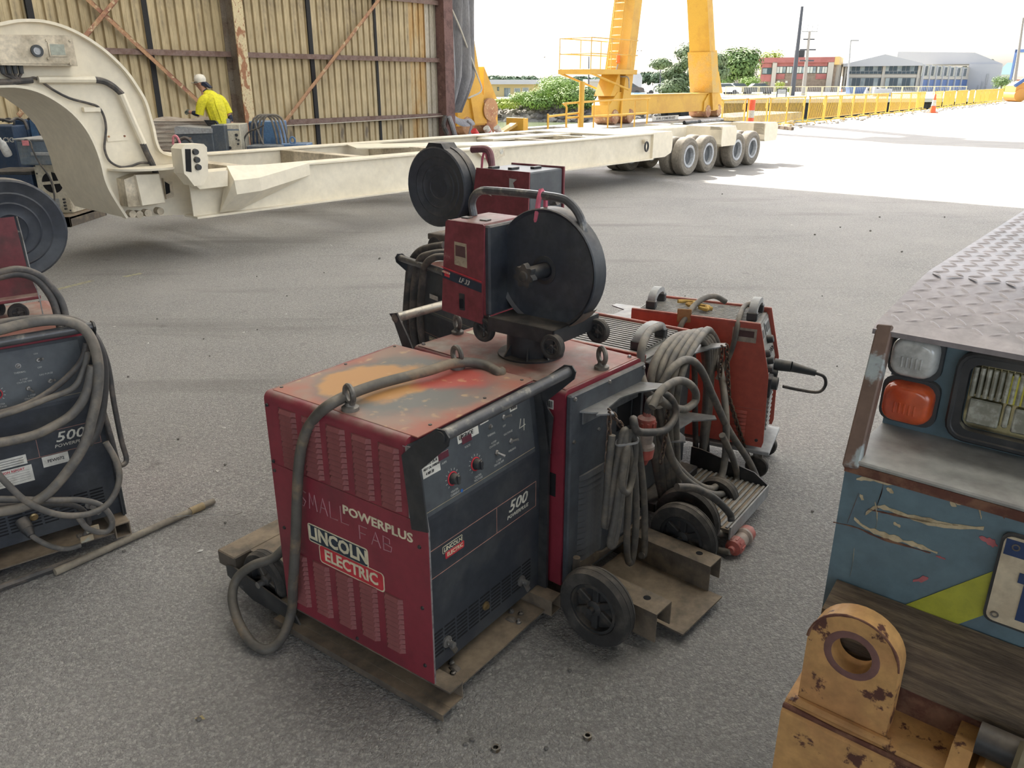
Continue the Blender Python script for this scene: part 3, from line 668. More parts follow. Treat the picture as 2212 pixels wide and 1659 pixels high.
    for x in (.12, .40):
        mb = MB(); mb.box(x-.02, x+.02, .0, .06, .034, .040); mb.prism([(.0, .04), (.06, .04), (.05, .022), (.02, .022)], x-.018, x-.014, lambda a, b, d: (d, a, b)); mb.prism([(.0, .04), (.06, .04), (.05, .022), (.02, .022)], x+.014, x+.018, lambda a, b, d: (d, a, b)); ck = part('castor_fork', mb, M_steel, t)
        mb = MB(); mb.lathe([(0, -.012), (.022, -.012), (.026, -.008), (.026, .008), (.022, .012), (0, .012)], 18, Matrix.Translation((x, .03, .026)) @ Matrix.Rotation(pi/2, 4, 'Y')); part('castor_wheel', mb, M_rub, ck)
    mb = MB(); mb.cyl((-.01, .76, .105), (Wd+.01, .76, .105), .012); part('axle', mb, M_steel, t)
    for x in (.032, Wd-.032): wheel(t, (x, .76, .105), .105, .05)
    for x in (-.008, Wd+.002):
        mb = MB(); mb.prism([(.56, .03), (.60, .085), (.90, .125), (.93, .115), (.93, .075), (.80, .03)], x, x+.006, lambda a, b, d: (d, a, b)); part('axle_plate', mb, M_blks, t)
    mb = MB(); mb.box(.062, Wd-.062, .632, .884, .150, .156, 0); mb.box(.062, Wd-.062, .632, .638, .06, .150, 0); mb.box(-.002, Wd+.002, .885, .98, .10, .156, .004); part('bottle_deck', mb, M_rusty, t)
    return t
BW = Vector((cos(radians(54)), sin(radians(54)), 0))
W1 = power_welder((-.214, 1.768), radians(54), 'red and black welding machine marked SMALL FAB, heat-stained top, closest to the blue tug', 'main')
for px, py in ((757, 885), (988, 795)):
    q = lp(W1, px, py, 2, .819); eye_bolt(W1, q.x, q.y, .8188, radians(75), 1.15)
W4 = power_welder((-1.92, 2.33), radians(40), 'black-fronted welding machine draped in cables with a FEW072 asset sticker', 'cabled')
# asset sticker and report stickers on W4
f4 = [o for o in W4.children if o.name.startswith('front_panel')][0]
LOW4 = bxy((0, .032, 0), (1, 0, 0), (0, 0, 1))
for x0, x1, z0, z1 in ((.335, .420, .352, .392), (.13, .290, .385, .420), (.13, .300, .315, .378)):
    mb = MB(); mb.box(x0, x1, z0, z1, .0008, .0018, 0, LOW4); part('sticker', mb, M_stick, f4)
mb = MB(); text(mb, 'FEW072', .011, LOW4 @ Matrix.Translation((.378, .372, .002)), .012); part('sticker_print', mb, M_ink, f4); mb = MB()
for k in range(5): mb.box(.14, .29, .325+.009*k, .3256+.009*k, .0018, .0022, 0, LOW4)
for k in range(3): mb.box(.14, .28, .392+.009*k, .3935+.009*k, .0018, .0022, 0, LOW4)
part('sticker_lines', mb, M_ink, f4, kind='stuff')
mb = MB(); text(mb, 'INSPECTION REPORT', .0085, LOW4 @ Matrix.Translation((.222, .368, .002)), .014, 0, .95); part('sticker_red_print', mb, M_lred, f4)
W3 = power_welder((-.49, 3.83), radians(-53), 'welding machine with cable coils looped over its bar, behind the reel feeder', 'side', False)
f3 = [o for o in W3.children if o.name.startswith('front_panel')][0]
mb = MB(); mb.box(.11, .185, .668, .690, .001, .002, 0, LOW4 @ Matrix.Translation((0, 0, .0))); part('sticker', mb, M_stick, f3)
# ---------------------------------------------------------------- second power source, seen from its rear (louvres, bottle tray, wheels)
def build_w2():
    t = thing('welding_machine', 'welding machine turned rear side out with louvred black back and pedestal on its red top', 'welder', (.168, 2.205, 0), radians(49))
    Wd, D, zb, zt = .42, .68, .10, .785
    mb = MB(); pr = [(0, zb)]+[(.02-.02*cos(a), zt-.02+.02*sin(a)) for a in [pi/2*i/5 for i in range(6)]]+[(Wd-.02+.02*sin(a), zt-.02+.02*cos(a)) for a in [pi/2*i/5 for i in range(6)]]+[(Wd, zb)]
    mb.prism(pr, .012, D, lambda a, b, d: (a, d, b)); case = part('case', mb, M_red, t)
    mb = MB(); mb.box(.012, Wd-.012, .02, D-.01, zt-.002, zt+.002, .001); part('top_cover', mb, M_top2, case)
    mb = MB(); mb.box(.004, Wd-.004, -.010, .012, zb+.005, zt-.012, .005); back = part('rear_panel', mb, pm('rear_panel_grey', (.075, .085, .10), .5, col2=(.06, .066, .078), sc=6, dust=DUST, damt=.7), t)
    me_key = None
    for x0, x1 in ((.055, .195), (.235, .375)):
        w = x1-x0; h = .020; mb = MB(); rings = []
        for k in range(7):
            q = k/6; e = sin(min(1, min(q, 1-q)*9)*pi/2)
            rings.append([(w*q, 0, h*.5), (w*q, -.005*e, h*.4), (w*q, -.013*e, -h*.34), (w*q, -.011*e, -h*.44), (w*q, 0, -h*.3)])
        mb.loft(rings); me = mesh_of(mb, 'louvre', M_blkg, 30)
        for k in range(15): inst('louvre', me, back, Matrix.Translation((x0, -.010, .478-k*.0212)))
    mb = MB(); mb.box(.255, .335, -.0115, -.0095, .575, .690); mb.box(.345, .395, -.012, -.0095, .56, .70, .002); part('inlet_opening', mb, M_slot, back)
    for (x, z) in ((.02, .76), (.2, .765), (.40, .76), (.33, .70), (.34, .57), (.02, .14), (.4, .14), (.02, .62), (.15, .62)):
        mb = MB(); mb.lathe([(0, .006), (.005, .006), (.007, .002), (.007, 0)], 6, Matrix.Translation((x, -.010, z)) @ Matrix.Rotation(pi/2, 4, 'X')); part('screw', mb, M_steel, back)
    for (x, y) in ((.03, .66), (.2, .655), (.39, .66), (.03, .05), (.39, .04)):
        mb = MB(); mb.lathe([(0, .007), (.005, .007), (.007, .002), (.007, 0)], 6, Matrix.Translation((x, y, zt+.002))); part('screw', mb, M_steel, case)
    # barcode sticker and rating plate on the red side, paper plate on top
    mb = MB(); mb.box(-.0012, 0, .055, .09, .715, .745); part('barcode_sticker', mb, M_stick, case)
    mb = MB()
    for i in range(9): mb.box(-.0018, -.001, .058+.0034*i, .0595+.0034*i+(.0008 if i % 2 else 0), .720, .741)
    part('barcode', mb, M_ink, case, kind='stuff')
    mb = MB(); mb.box(.23, .36, .60, .65, zt+.001, zt+.003); part('rating_plate', mb, pm('faded_plate', (.46, .42, .32), .6, col2=(.36, .33, .26), sc=20), case)
    mb = MB(); mb.box(-.002, .001, .04, .09, .42, .50); part('cable_port', mb, M_slot, case)
    # cylinder bracket: bent plate with two horns
    q = [(.045, -.008), (.075, -.060), (.06, -.062), (.10, -.10), (.13, -.058), (.22, -.040), (.30, -.055), (.40, -.105), (.425, -.085), (.385, -.008)]
    mb = MB(); mb.prism(q, .708, .713, None); mb.box(.06, .37, -.014, -.009, .665, .712); part('bottle_bracket', mb, M_galv, t)
    # far-end lift handle over the front side (away from camera): bracket and bar
    for x in (.0, Wd-.006):
        mb = MB(); mb.prism([(.60, .60), (.66, .60), (.78, .86), (.80, .88), (.76, .89), (.70, .80)], x, x+.006, lambda a, b, d: (d, a, b)); part('handle_bracket', mb, M_blks, t)
    mb = MB(); mb.cyl((.0, .772, .868), (Wd, .772, .868), .0165, .0165, 18); part('handle_bar', mb, pm('bare_tube', (.55, .50, .42), .35, metal=.6, col2=(.3, .28, .25), sc=30), t)
    # trolley: two box rails, bottle floor, riser bars, wheels
    for x0, x1 in ((.035, .125), (.375, .455)):
        mb = MB(); mb.box(x0, x1, -.33, .64, .128, .133)
        for xx in (x0, x1-.005): mb.box(xx, xx+.005, -.33, .64, .03 if xx == x0 else .05, .128)
        rl = part('rail', mb, M_rusty, t)
        mb = MB(); mb.cyl(((x0+x1)/2+.01, -.262, .1325), ((x0+x1)/2+.01, -.262, .1336), .012, .012, 14); part('bolt_hole', mb, M_slot, rl)
    mb = MB(); mb.add([(.12, -.38, .030), (.38, -.38, .030), (.38, .02, .036), (.12, .02, .036), (.12, -.38, .036), (.38, -.38, .036), (.38, .02, .042), (.12, .02, .042)], [(0,1,2,3),(4,5,6,7),(0,1,5,4),(1,2,6,5),(2,3,7,6),(3,0,4,7)]); part('bottle_floor', mb, M_rusty, t)
    mb = MB(); mb.prism([(.03, .133), (.03, .175), (.13, .175), (.20, .150), (.33, .150), (.40, .175), (.46, .175), (.46, .133)], -.022, -.012, lambda a, b, d: (a, d, b)); part('tray_lip', mb, M_rusty, t)
    mb = MB(); mb.cyl((.0, -.05, .125), (.0, -.05, .235), .012, .012, 12); part('stub_post', mb, M_rusty, t)
    for xa, xb in ((-.085, .036), (.454, .52)): mb = MB(); mb.cyl((xa, -.165, .13), (xb, -.165, .13), .011); part('axle_stub', mb, M_blks, t)
    wheel(t, (-.045, -.165, .13), .13, .062, spokes=6); wheel(t, (.488, -.165, .13), .13, .055, spokes=6)
    eye_bolt(t, .205, .665, zt+.002, radians(70), 1.1); eye_bolt(t, .235, .045, zt+.002, radians(65), 1.15)
    return t
M_blkg = pm('louvre_lit_grey', (.095, .10, .11), .55, col2=(.075, .08, .085), sc=8, dust=DUST, damt=.7)  # blades coloured lighter than their panel, as if lit from the right
W2 = build_w2()
def chain(name, pts, label, group, r=.0032, link=.021):
    """real links along a polyline (world)"""
    P = [Vector(p) for p in pts]; L = [0]
    for i in range(1, len(P)): L.append(L[-1]+(P[i]-P[i-1]).length)
    def at(s):
        for i in range(1, len(P)):
            if s <= L[i]: return P[i-1].lerp(P[i], (s-L[i-1])/(L[i]-L[i-1]))
        return P[-1]
    z0 = min(p.z for p in P); root = thing(name, label, 'chain', (P[-1].x, P[-1].y, z0), 0, group)
    mb = MB(); a = link*.62; b_ = link*.34; n = 12
    prof = [((a-b_+b_*cos(t_))*(1 if True else 1), b_*sin(t_)) for t_ in []]
    ring = []
    for i in range(n):
        t_ = 2*pi*i/n; c_, s_ = cos(t_), sin(t_); ring.append(((a-b_)*(1 if c_ > 0 else -1)*(abs(c_) > .01)+b_*c_, b_*s_, 0))
    mb.tube(ring, r, 5, True); me = mesh_of(mb, 'link', M_chain, 60)
    s = link/2; k = 0
    while s < L[-1]:
        p = at(s); d = (at(min(s+.004, L[-1]))-at(max(s-.004, 0))).normalized()
        y = d.cross(Vector((.3, .9, .2))).normalized(); M = bxy(p-Vector(root.location), d, y) @ Matrix.Rotation(pi/4+(pi/2)*(k % 2), 4, 'X')
        inst('link', me, root, M); s += link*.86; k += 1
    return root
def w2w(x, y, z): return MW[W2.name] @ Vector((x, y, z))
chain('chain', [w2w(.095, -.085, .714), w2w(.088, -.092, .66), w2w(.085, -.09, .52)], 'short rusty chain hanging straight from the left horn of the bottle bracket', 'bottle chains')
chain('chain', [w2w(.115, -.07, .714), w2w(.150, -.10, .65), w2w(.185, -.10, .57), w2w(.205, -.105, .52)], 'rusty chain slanting from the bracket horn down to the tied cable bundle', 'bottle chains')
chain('chain', [w2w(.410, -.10, .714), w2w(.405, -.11, .64), w2w(.40, -.11, .52), w2w(.385, -.11, .45)], 'rusty chain hanging from the right horn of the bracket beside the red plug', 'bottle chains')
# ---------------------------------------------------------------- pedestal and wire feeder on it
pc = w2w(.205, .316, .787)
mb = MB(); mb.lathe([(0, 0), (.112, 0), (.112, .006), (.082, .007), (.080, .128), (0, .128)], 36)
ped = thing('feeder_pedestal', 'round dark steel pedestal bolted on the red welder top', 'pedestal', tuple(pc), radians(52))
part('drum', mb, M_blks, ped)
for a in (-150, -110, -70, 160, 20):
    mb = MB(); mb.prism([(.080, .006), (.108, .006), (.081, .045)], -.003, .003, lambda x, z, d: (x, d, z), Matrix.Rotation(radians(a), 4, 'Z')); part('gusset', mb, M_blks, ped)
M_fred = pm('feeder_red', (.21, .045, .055), .5, col2=(.17, .035, .042), sc=7, col3=(.33, .16, .16), sc3=6, lo3=.64, hi3=.72, dust=DUST, damt=.8)
def reel_rings(mb, R, w, M, n=44):
    """dished plastic reel cover with concentric steps, facing +z"""
    pr = [(0, w*.55), (R*.28, w*.55), (R*.30, w*.60), (R*.33, w*.55), (R*.50, w*.62), (R*.52, w*.67), (R*.55, w*.62), (R*.70, w*.75), (R*.72, w*.80), (R*.75, w*.75), (R*.90, w*.92), (R*.96, w), (R, w*.9), (R, -w*.9), (R*.96, -w), (0, -w)]
    mb.lathe(pr, n, M)
def feeder_lf():
    t = thing('wire_feeder', 'red and black wire feeder marked LF 33 with open reel plate on the pedestal', 'wire feeder', (pc.x, pc.y, .92), radians(52))
    # local: x along b (away right), y along a (away left), z from .92
    mb = MB(); mb.box(-.105, .16, -.165, .10, -.006, 0, .002); mb.box(-.105, .16, -.165, -.160, -.05, 0, .0); mb.box(-.105, -.100, -.165, .1, -.045, 0, 0); part('base_plate', mb, M_blks, t)
    # tapered red face plate
    mb = MB(); mb.prism([(.310, -.012), (.128, -.030), (.114, .298), (.120, .303), (.272, .303), (.280, .296), (.300, .12)], -.103, -.096, lambda a, b, d: (d, a, b)); face = part('face_plate', mb, M_fred, t)
    mb = MB(); mb.box(-.096, .11, .118, .272, .285, .303, .006); mb.box(-.096, .11, .118, .125, -.0, .29); mb.box(-.096, .11, .265, .275, .0, .29); part('red_shell', mb, M_fred, t)
    mb = MB(); mb.box(-.094, .12, .10, .268, .0, .298, .006); part('housing', mb, M_blk, t)
    mb = MB(); mb.box(.02, .10, -.02, .10, .0, .16, .006); part('drive_unit', mb, M_blk, t)
    FP = bxy((-.1032, 0, 0), (0, -1, 0), (0, 0, 1))
    def fp(y, z, o=0.0): return FP @ Matrix.Translation((-y, z, o))
    mb = MB(); mb.add([FP @ Vector(v) for v in [(-.300, .105, .001), (-.128, .078, .001), (-.127, .108, .001), (-.303, .135, .001)]], [(0, 1, 2, 3)]); mb.prism([(-.300, .105), (-.128, .078), (-.127, .108), (-.303, .135)], 0, .0012, None, FP); part('name_strip', mb, M_navy, face)
    mb = MB(); mb.prism([(-.302, .140), (-.127, .113), (-.127, .1165), (-.303, .1435)], 0, .0012, None, FP); part('red_stripe', mb, M_lred, face)
    tilt = Matrix.Rotation(-.155, 4, 'Z')
    mb = MB(); text(mb, 'LF 33', .017, fp(.203, .105, .0016) @ tilt, .012, .3, .85); part('lettering', mb, M_wht, face)
    mb = MB(); mb.box(-.0135, .0135, -.001, .009, 0, .0008, 0, fp(.283, .121, .0012) @ tilt); mb.box(-.007, .0165, -.010, -.0015, 0, .0008, 0, fp(.283, .121, .0012) @ tilt); part('mini_badge', mb, M_lred, face)
    mb = MB(); text(mb, 'LINCOLN', .006, fp(.283, .125, .0022) @ tilt, .02); part('badge_lettering', mb, M_cream, face)
    mb = MB(); mb.prism([(-.2445, .158), (-.189, .152), (-.190, .232), (-.2425, .235)], 0, .0012, None, FP); part('data_plate', mb, pm('data_plate', (.42, .35, .25), .6, col2=(.3, .24, .17), sc=60), face)
    mb = MB(); mb.prism([(-.238, .188), (-.195, .185), (-.195, .222), (-.238, .224)], .001, .0016, None, FP); part('data_print', mb, pm('plate_print', (.10, .05, .05), .6), face)
    mb = MB(); mb.prism(rrect(-.226, -.203, .004, .062, .003), 0, .002, None, FP); sw = part('switch_plate', mb, M_blks, face)
    mb = MB(); mb.box(-.222, -.207, .012, .044, .002, .009, .002, FP); part('rocker', mb, M_slot, sw)
    # reel: large dished plate, rim, hub tube and star knob; axle along x
    RC = Vector((.0, -.055, .162)); MR = Matrix.Translation(RC) @ Matrix.Rotation(-pi/2, 4, 'Y')   # +z -> -x (towards viewer left)
    R = .196
    mb = MB(); mb.lathe([(.026, .004), (R*.3, .006), (R*.93, .0), (R*.985, .010), (R, .006), (R, -.055), (R*.97, -.058), (R*.95, -.012), (0, -.008)], 56, MR); part('reel_plate', mb, M_blk, t)
    mb = MB(); mb.lathe([(.046, .0), (.046, .007), (.034, .009)], 28, MR @ Matrix.Translation((0, 0, .0))); mb.lathe([(.024, 0), (.024, .095), (0, .095)], 24, MR); part('reel_hub', mb, M_blks, t)
    mb = MB(); n = 42; pr = []
    for i in range(n): a = 2*pi*i/n; r = .034+.0055*cos(7*a); pr.append((r*cos(a), r*sin(a)))
    mb.prism(pr, .095, .118, None, MR); mb.lathe([(0, .122), (.014, .122), (.018, .118)], 16, MR); part('star_knob', mb, M_hub, t)
    for k in range(5):       # broken ribs on the rim
        a = radians(8+k*9); mb = MB(); M = MR @ Matrix.Rotation(-pi/2+pi+a*0+radians(30+k*9), 4, 'Z'); mb.box(R-.004, R+.012, -.006, .006, -.035, -.012, .001, M); part('rim_tooth', mb, M_blks, t)
    mb = MB(); mb.lathe([(R*1.01, -.07), (R*1.03, -.06), (R*1.03, .015), (R*1.01, .018)], 20, MR, radians(150), radians(235)); part('lower_guard', mb, M_rusty, t)
    # carry handle tube
    hp = spline([(.02, .262, .302), (.02, .268, .35), (.02, .235, .385), (.02, .16, .392), (.02, -.07, .392), (.02, -.135, .375), (.02, -.175, .33), (.02, -.19, .27)], 5)
    mb = MB(); mb.tube(hp, .0135, 10); part('handle', mb, M_pipe, t)
    for (y, s_) in ((.245, 1), (.165, 1)):
        mb = MB(); mb.box(-.05, -.02, y-.015, y+.015, .302, .307, .002); part('catch', mb, M_blks, t)
    mb = MB(); mb.tube(spline([(.02, -.02, .41), (.005, -.022, .38), (.002, -.018, .34), (.004, -.012, .31)], 4), [.009]*12+[.006], 6); mb.tube(spline([(.02, -.02, .41), (.035, -.026, .385), (.03, -.03, .33)], 4), .008, 6); part('pink_ribbon', mb, pm('pink_tape', (.62, .14, .20), .7), t)
    for (x, y) in ((-.098, -.158), (.135, -.180), (-.09, .13), (.13, .10)):
        wheel(t, (x, y, -.052), .042, .026, 'y' if False else 'x', 'roller', 6)
    return t
F1 = feeder_lf()
# ---------------------------------------------------------------- feeder with closed reel drum on the far machine
F2 = thing('wire_feeder', 'dark red wire feeder with closed black reel drum and bent pipe handle', 'wire feeder', (-.09, 3.86, .935), radians(52))
f2 = lambda px, py, ax, v: lp(F2, px, py, ax, v)
p = [f2(1030, 362, 0, -.08), f2(1145, 372, 0, -.08), f2(1140, 487, 0, -.08), f2(1013, 482, 0, -.08)]
mb = MB(); mb.prism([(q.y, q.z) for q in p[:2]]+[(p[2].y, -.0), (p[3].y, -.0)], -.085, -.078, lambda a, b, d: (d, a, b)); fc2 = part('face_plate', mb, M_fred, F2)
yb = p[1].y; yt = p[0].y; zt2 = p[0].z
mb = MB(); mb.box(-.078, .18, yb+.004, yt-.004, 0, zt2-.004, .006); part('housing', mb, M_blkp, F2)
mb = MB(); mb.box(.178, .190, yb-.004, yt, -.0, zt2+.004, .002); part('rear_plate', mb, M_fred, F2)
mb = MB(); mb.cyl((.10, yb-.03, .20), (.10, yb+.01, .20), .022, .026, 14); part('wire_inlet', mb, M_steel, F2)
for x, y in ((.0, lerp(yb, yt, .5)), (.09, lerp(yb, yt, .3)), (-.03, lerp(yb, yt, .8))):
    mb = MB(); mb.box(x-.03, x+.03, y-.012, y+.012, zt2-.004, zt2+.006, .002); part('catch', mb, M_blks, F2)
c2 = f2(945, 404, 0, -.10); MR = Matrix.Translation(c2+Vector((.04, 0, 0))) @ Matrix.Rotation(-pi/2, 4, 'Y')
mb = MB(); reel_rings(mb, .190, .055, MR); dr = part('reel_drum', mb, M_blk, F2)
mb = MB(); mb.lathe([(.186, -.012), (.195, -.012), (.195, .002), (.186, .002)], 44, MR); part('drum_seam', mb, M_blks, dr)
mb = MB(); mb.prism([(-.06, .180), (.06, .180), (.04, .205), (-.04, .205)], -.05, .045, lambda a, b, d: (d, a, b), Matrix.Translation(c2+Vector((.04, 0, 0)))); part('drum_clamp', mb, M_blks, F2)
mb = MB(); mb.box(-.02, .02, c2.y-.26 if False else yt-.01, c2.y+.02, .05, .12, .01); part('reel_arm', mb, M_blks, F2)
mb = MB(); hq = [f2(1020, 323, 0, .05), f2(1045, 322, 0, .05), f2(1058, 330, 0, .05), f2(1063, 362, 0, .05)]; mb.tube(spline(hq, 5), .017, 10); part('pipe_handle', mb, pm('plum_pipe', (.20, .075, .085), .5), F2)
mb = MB(); mb.cyl(hq[0]+Vector((0, .0005, 0)), hq[0]+(hq[0]-hq[1]).normalized()*.001, .013, .013, 12); part('pipe_bore', mb, M_slot, F2)
hh = f2(1052, 325, 0, .05); mb = MB(); mb.tube([hh+Vector((0, .01, .015)), hh+Vector((0, .0, -.03)), hh+Vector((0, -.03, -.085))], .009, 6); mb.tube([hh+Vector((0, .01, .015)), hh+Vector((0, .03, -.04)), hh+Vector((0, .035, -.09))], .006, 6); part('pink_ribbon', mb, MATS['pink_tape'], F2)
mb = MB(); mb.box(-.08, .18, yb-.0, c2.y+.1, -.03, 0, .004); part('base_plate', mb, M_rusty, F2)
for x, y in ((-.07, c2.y+.05), (.17, c2.y+.05), (-.07, yb+.03), (.17, yb+.03)): wheel(F2, (x, y, -.062), .05, .028, 'x', 'roller', 5)
# peeling decals on its face
mb = MB(); qq = [f2(1042, 415, 0, -.0862), f2(1050, 408, 0, -.0862), f2(1062, 424, 0, -.0862)]; mb.prism([(v.y, v.z) for v in qq], -.0862, -.085, lambda a, b, d: (d, a, b)); part('torn_decal', mb, M_stick, fc2)
mb = MB(); qq = [f2(1100, 385, 0, -.0862), f2(1116, 388, 0, -.0862), f2(1108, 395, 0, -.0862), f2(1112, 410, 0, -.0862), f2(1100, 412, 0, -.0862)]; mb.prism([(v.y, v.z) for v in qq], -.0862, -.085, lambda a, b, d: (d, a, b)); part('torn_decal', mb, M_whd, fc2)
# ---------------------------------------------------------------- feeder on the left machine: red bracket and black reel drum
W4c = MW[W4.name]
F4 = thing('wire_feeder', 'wire feeder with big ringed black reel drum on the cable-draped machine', 'wire feeder', tuple(W4c @ Vector((.28, .36, .90))), radians(40))
f4l = lambda px, py, ax, v: lp(F4, px, py, ax, v)
c4 = f4l(22, 494, 1, .10); MR4 = Matrix.Translation(c4) @ Matrix.Rotation(pi/2, 4, 'X') @ Matrix.Rotation(0, 4, 'Z')
mb = MB(); reel_rings(mb, .182, .05, MR4); part('reel_drum', mb, M_blk, F4)
pz = [f4l(-60, 478, 1, .0), f4l(30, 468, 1, .0), f4l(60, 585, 1, .0), f4l(84, 634, 1, -.02), f4l(-60, 655, 1, -.02)]
mb = MB(); mb.prism([(v.x, v.z) for v in pz], .0, .004, lambda a, b, d: (a, d, b)); rb = part('red_bracket', mb, pm('bracket_red', (.14, .03, .035), .5, col2=(.08, .03, .03), sc=6), F4)
pz = [f4l(-60, 650, 1, -.02), f4l(84, 634, 1, -.02)]
mb = MB(); mb.box(pz[0].x, pz[1].x, -.05, .17, pz[1].z-.014, pz[1].z, .003); part('foot_plate', mb, M_fred, F4)
bz = pz[1].z; mb = MB(); mb.box(c4.x-.02, c4.x+.02, .02, .16, bz-.0, c4.z, .004); part('reel_arm', mb, M_blks, F4)
for q in (f4l(38, 668, 1, .0), f4l(-10, 672, 1, .12)): wheel(F4, (q.x, q.y, -.055+.0), .035, .022, 'y', 'roller', 4)
mb = MB(); mb.box(-.2, .03, .02, .20, -.085, -.075); part('mount_plate', mb, M_fred, F4)
# ---------------------------------------------------------------- orange-red inverter welders
M_org = pm('inverter_red', (.58, .12, .085), .42, col2=(.50, .11, .08), sc=5, var=.06, dust=(.42, .30, .24), damt=.6)
M_org2 = pm('inverter_red_dusty', (.48, .11, .085), .5, col2=(.42, .14, .11), sc=6, dust=(.42, .34, .28), damt=.85)
M_gry = pm('inverter_grey', (.30, .30, .29), .5, col2=(.24, .24, .23), sc=9, dust=DUST, damt=.6)
M_lgr = pm('handle_grey', (.34, .35, .36), .5, col2=(.28, .28, .28), sc=10, dust=(.4, .38, .35), damt=.5)
M_rib = pm('ribbed_top', (.26, .26, .26), .5, col2=(.20, .20, .19), sc=12, dust=(.38, .35, .30), damt=.8)
M_dk = pm('dark_plastic', (.045, .05, .055), .5, dust=DUST, damt=.6)
def grip(parent, x, y, z, w, M_=None):
    """arched carry handle across the machine (along x)"""
    mb = MB(); n = 14; rings = []
    for i in range(n+1):
        t = pi*i/n; cx = x+w/2-cos(t)*w/2*1.0; cz = z+.012+sin(t)**.6*.058; nx, nz = -cos(t), sin(t)
        rings.append([(cx+nx*a, y+b, cz+nz*a) for a, b in ((.011, -.017), (.011, .017), (-.011, .019), (-.011, -.019))])
    mb.loft(rings); h = part('handle', mb, M_lgr, parent)
    for xx in (x, x+w):
        mb = MB(); mb.box(xx-.016, xx+.016, y-.022, y+.022, z, z+.038, .004); part('handle_foot', mb, M_dk, h)
    return h
def ribs(parent, x0, x1, y0, y1, z, n):
    mb = MB(); mb.box(x0, x1, y0, y1, z-.006, z); tp = part('top_tray', mb, M_rib, parent)
    w = (x1-x0)/n; mb = MB(); mb.box(0, w*.5, 0, y1-y0, 0, .006, .001); me = mesh_of(mb, 'rib', M_rib, 0)
    for k in range(n): inst('rib', me, tp, Matrix.Translation((x0+k*w+w*.25, y0, z)))
# far one: side and control panel in view
M5 = thing('welding_machine', 'orange-red inverter welder with grey control panel and yellow gloves on its ribbed top', 'welder', (1.09, 3.14, 0), radians(64))
Wd5 = .285
so = [(.068, .712), (.012, .492), (.0, .185), (.006, .16), (.622, .16), (.624, .705)]
for x in (0, Wd5-.006):
    mb = MB(); mb.prism(so, x, x+.006, lambda a, b, d: (d, a, b)); sp5 = part('side_panel', mb, M_org, M5)
    if x == 0: s5 = sp5
mb = MB(); mb.prism([(.085, .690), (.030, .49), (.020, .17), (.618, .17), (.618, .690)], .006, Wd5-.006, lambda a, b, d: (d, a, b)); body5 = part('body', mb, M_gry, M5)
ribs(M5, .008, Wd5-.008, .10, .60, .698, 12)
mb = MB(); mb.box(-.001, .012, .07, .624, .700, .714, .003); part('top_rail', mb, M_org2, M5)
mb = MB(); mb.box(Wd5-.012, Wd5+.001, .07, .624, .700, .714, .003); part('top_rail', mb, M_org2, M5)
grip(M5, .07, .115, .702, .15); grip(M5, .07, .555, .702, .15)
lou = MB(); rings = []
w = .070; h = .016
for k in range(7):
    q = k/6; e = sin(min(1, min(q, 1-q)*9)*pi/2); rings.append([(0, w*q, h*.5), (-.003*e, w*q, h*.4), (-.007*e, w*q, -h*.3), (-.006*e, w*q, -h*.42), (0, w*q, -h*.3)])
lou.loft(rings); me = mesh_of(lou, 'louvre', M_org, 30)
for k in range(9): inst('louvre', me, s5, Matrix.Translation((0, .082, .310-k*.0175)))
mb = MB(); mb.box(-.0012, 0, .078, .178, .626, .686); pl5 = part('data_plate', mb, pm('data_plate_beige', (.45, .38, .32), .6, col2=(.36, .3, .25), sc=50), s5)
mb = MB(); mb.box(-.0018, -.001, .088, .168, .648, .676); part('data_print', mb, MATS['plate_print'], pl5)
for y, z in ((.03, .19), (.30, .19), (.59, .19), (.40, .36)):
    mb = MB(); mb.lathe([(0, .006), (.006, .005), (.008, 0)], 8, Matrix.Translation((0, y, z)) @ Matrix.Rotation(-pi/2, 4, 'Y')); part('screw', mb, M_blks, s5)
mb = MB(); mb.box(-.001, .0005, .02, .62, .330, .334); part('panel_seam', mb, M_org2, s5)
# tilted control plate: upper front from (y .085,z .69) to (.030,.49)
CP = bxy((0, .028, .49), (1, 0, 0), (0, .055, .20))
mb = MB(); mb.box(.010, Wd5-.010, .005, .200, 0, .002, 0, CP); cp5 = part('control_panel', mb, M_gry, M5)
for x, v, r in ((.17, .112, .018), (.06, .078, .016), (.10, .035, .016), (.05, .012, .014)):
    mb = MB(); mb.lathe([(0, .026), (r*.8, .026), (r, .020), (r, 0)], 14, CP @ Matrix.Translation((x, v, .002))); part('knob', mb, M_dk, cp5)
for x0, x1, v0, v1 in ((.03, .11, .13, .185), (.15, .25, .135, .19)):
    mb = MB(); mb.box(x0, x1, v0, v1, .002, .006, .002, CP); mt = part('meter', mb, M_lgr, cp5); mb = MB(); mb.box(x0+.012, x1-.012, v0+.012, v1-.01, .006, .008, 0, CP); part('meter_glass', mb, M_dk, mt)
for k in range(4):
    mb = MB(); mb.box(.14+k*.028, .152+k*.028, .05, .066, .002, .010, .001, CP); part('switch', mb, M_dk, cp5)
LP5 = bxy((0, .021, 0), (1, 0, 0), (0, 0, 1))
lou = MB(); lou.box(0, .09, -.006, .006, 0, .014, .003); me = mesh_of(lou, 'front_louvre', M_gry, 30)
for k in range(9): inst('front_louvre', me, body5, LP5 @ Matrix.Translation((.10, .375-k*.021, 0)))
for x, z, r, l in ((.05, .445, .028, .045), (.12, .465, .020, .030)):
    mb = MB(); mb.lathe([(0, l*.6), (r*.7, l*.6), (r*.75, l), (r, l), (r, 0)], 18, LP5 @ Matrix.Translation((x, z, 0))); part('socket', mb, M_dk, body5)
mb = MB(); mb.box(.015, .085, .385, .475, 0, .022, .004, LP5); part('socket_box', mb, M_dk, body5)
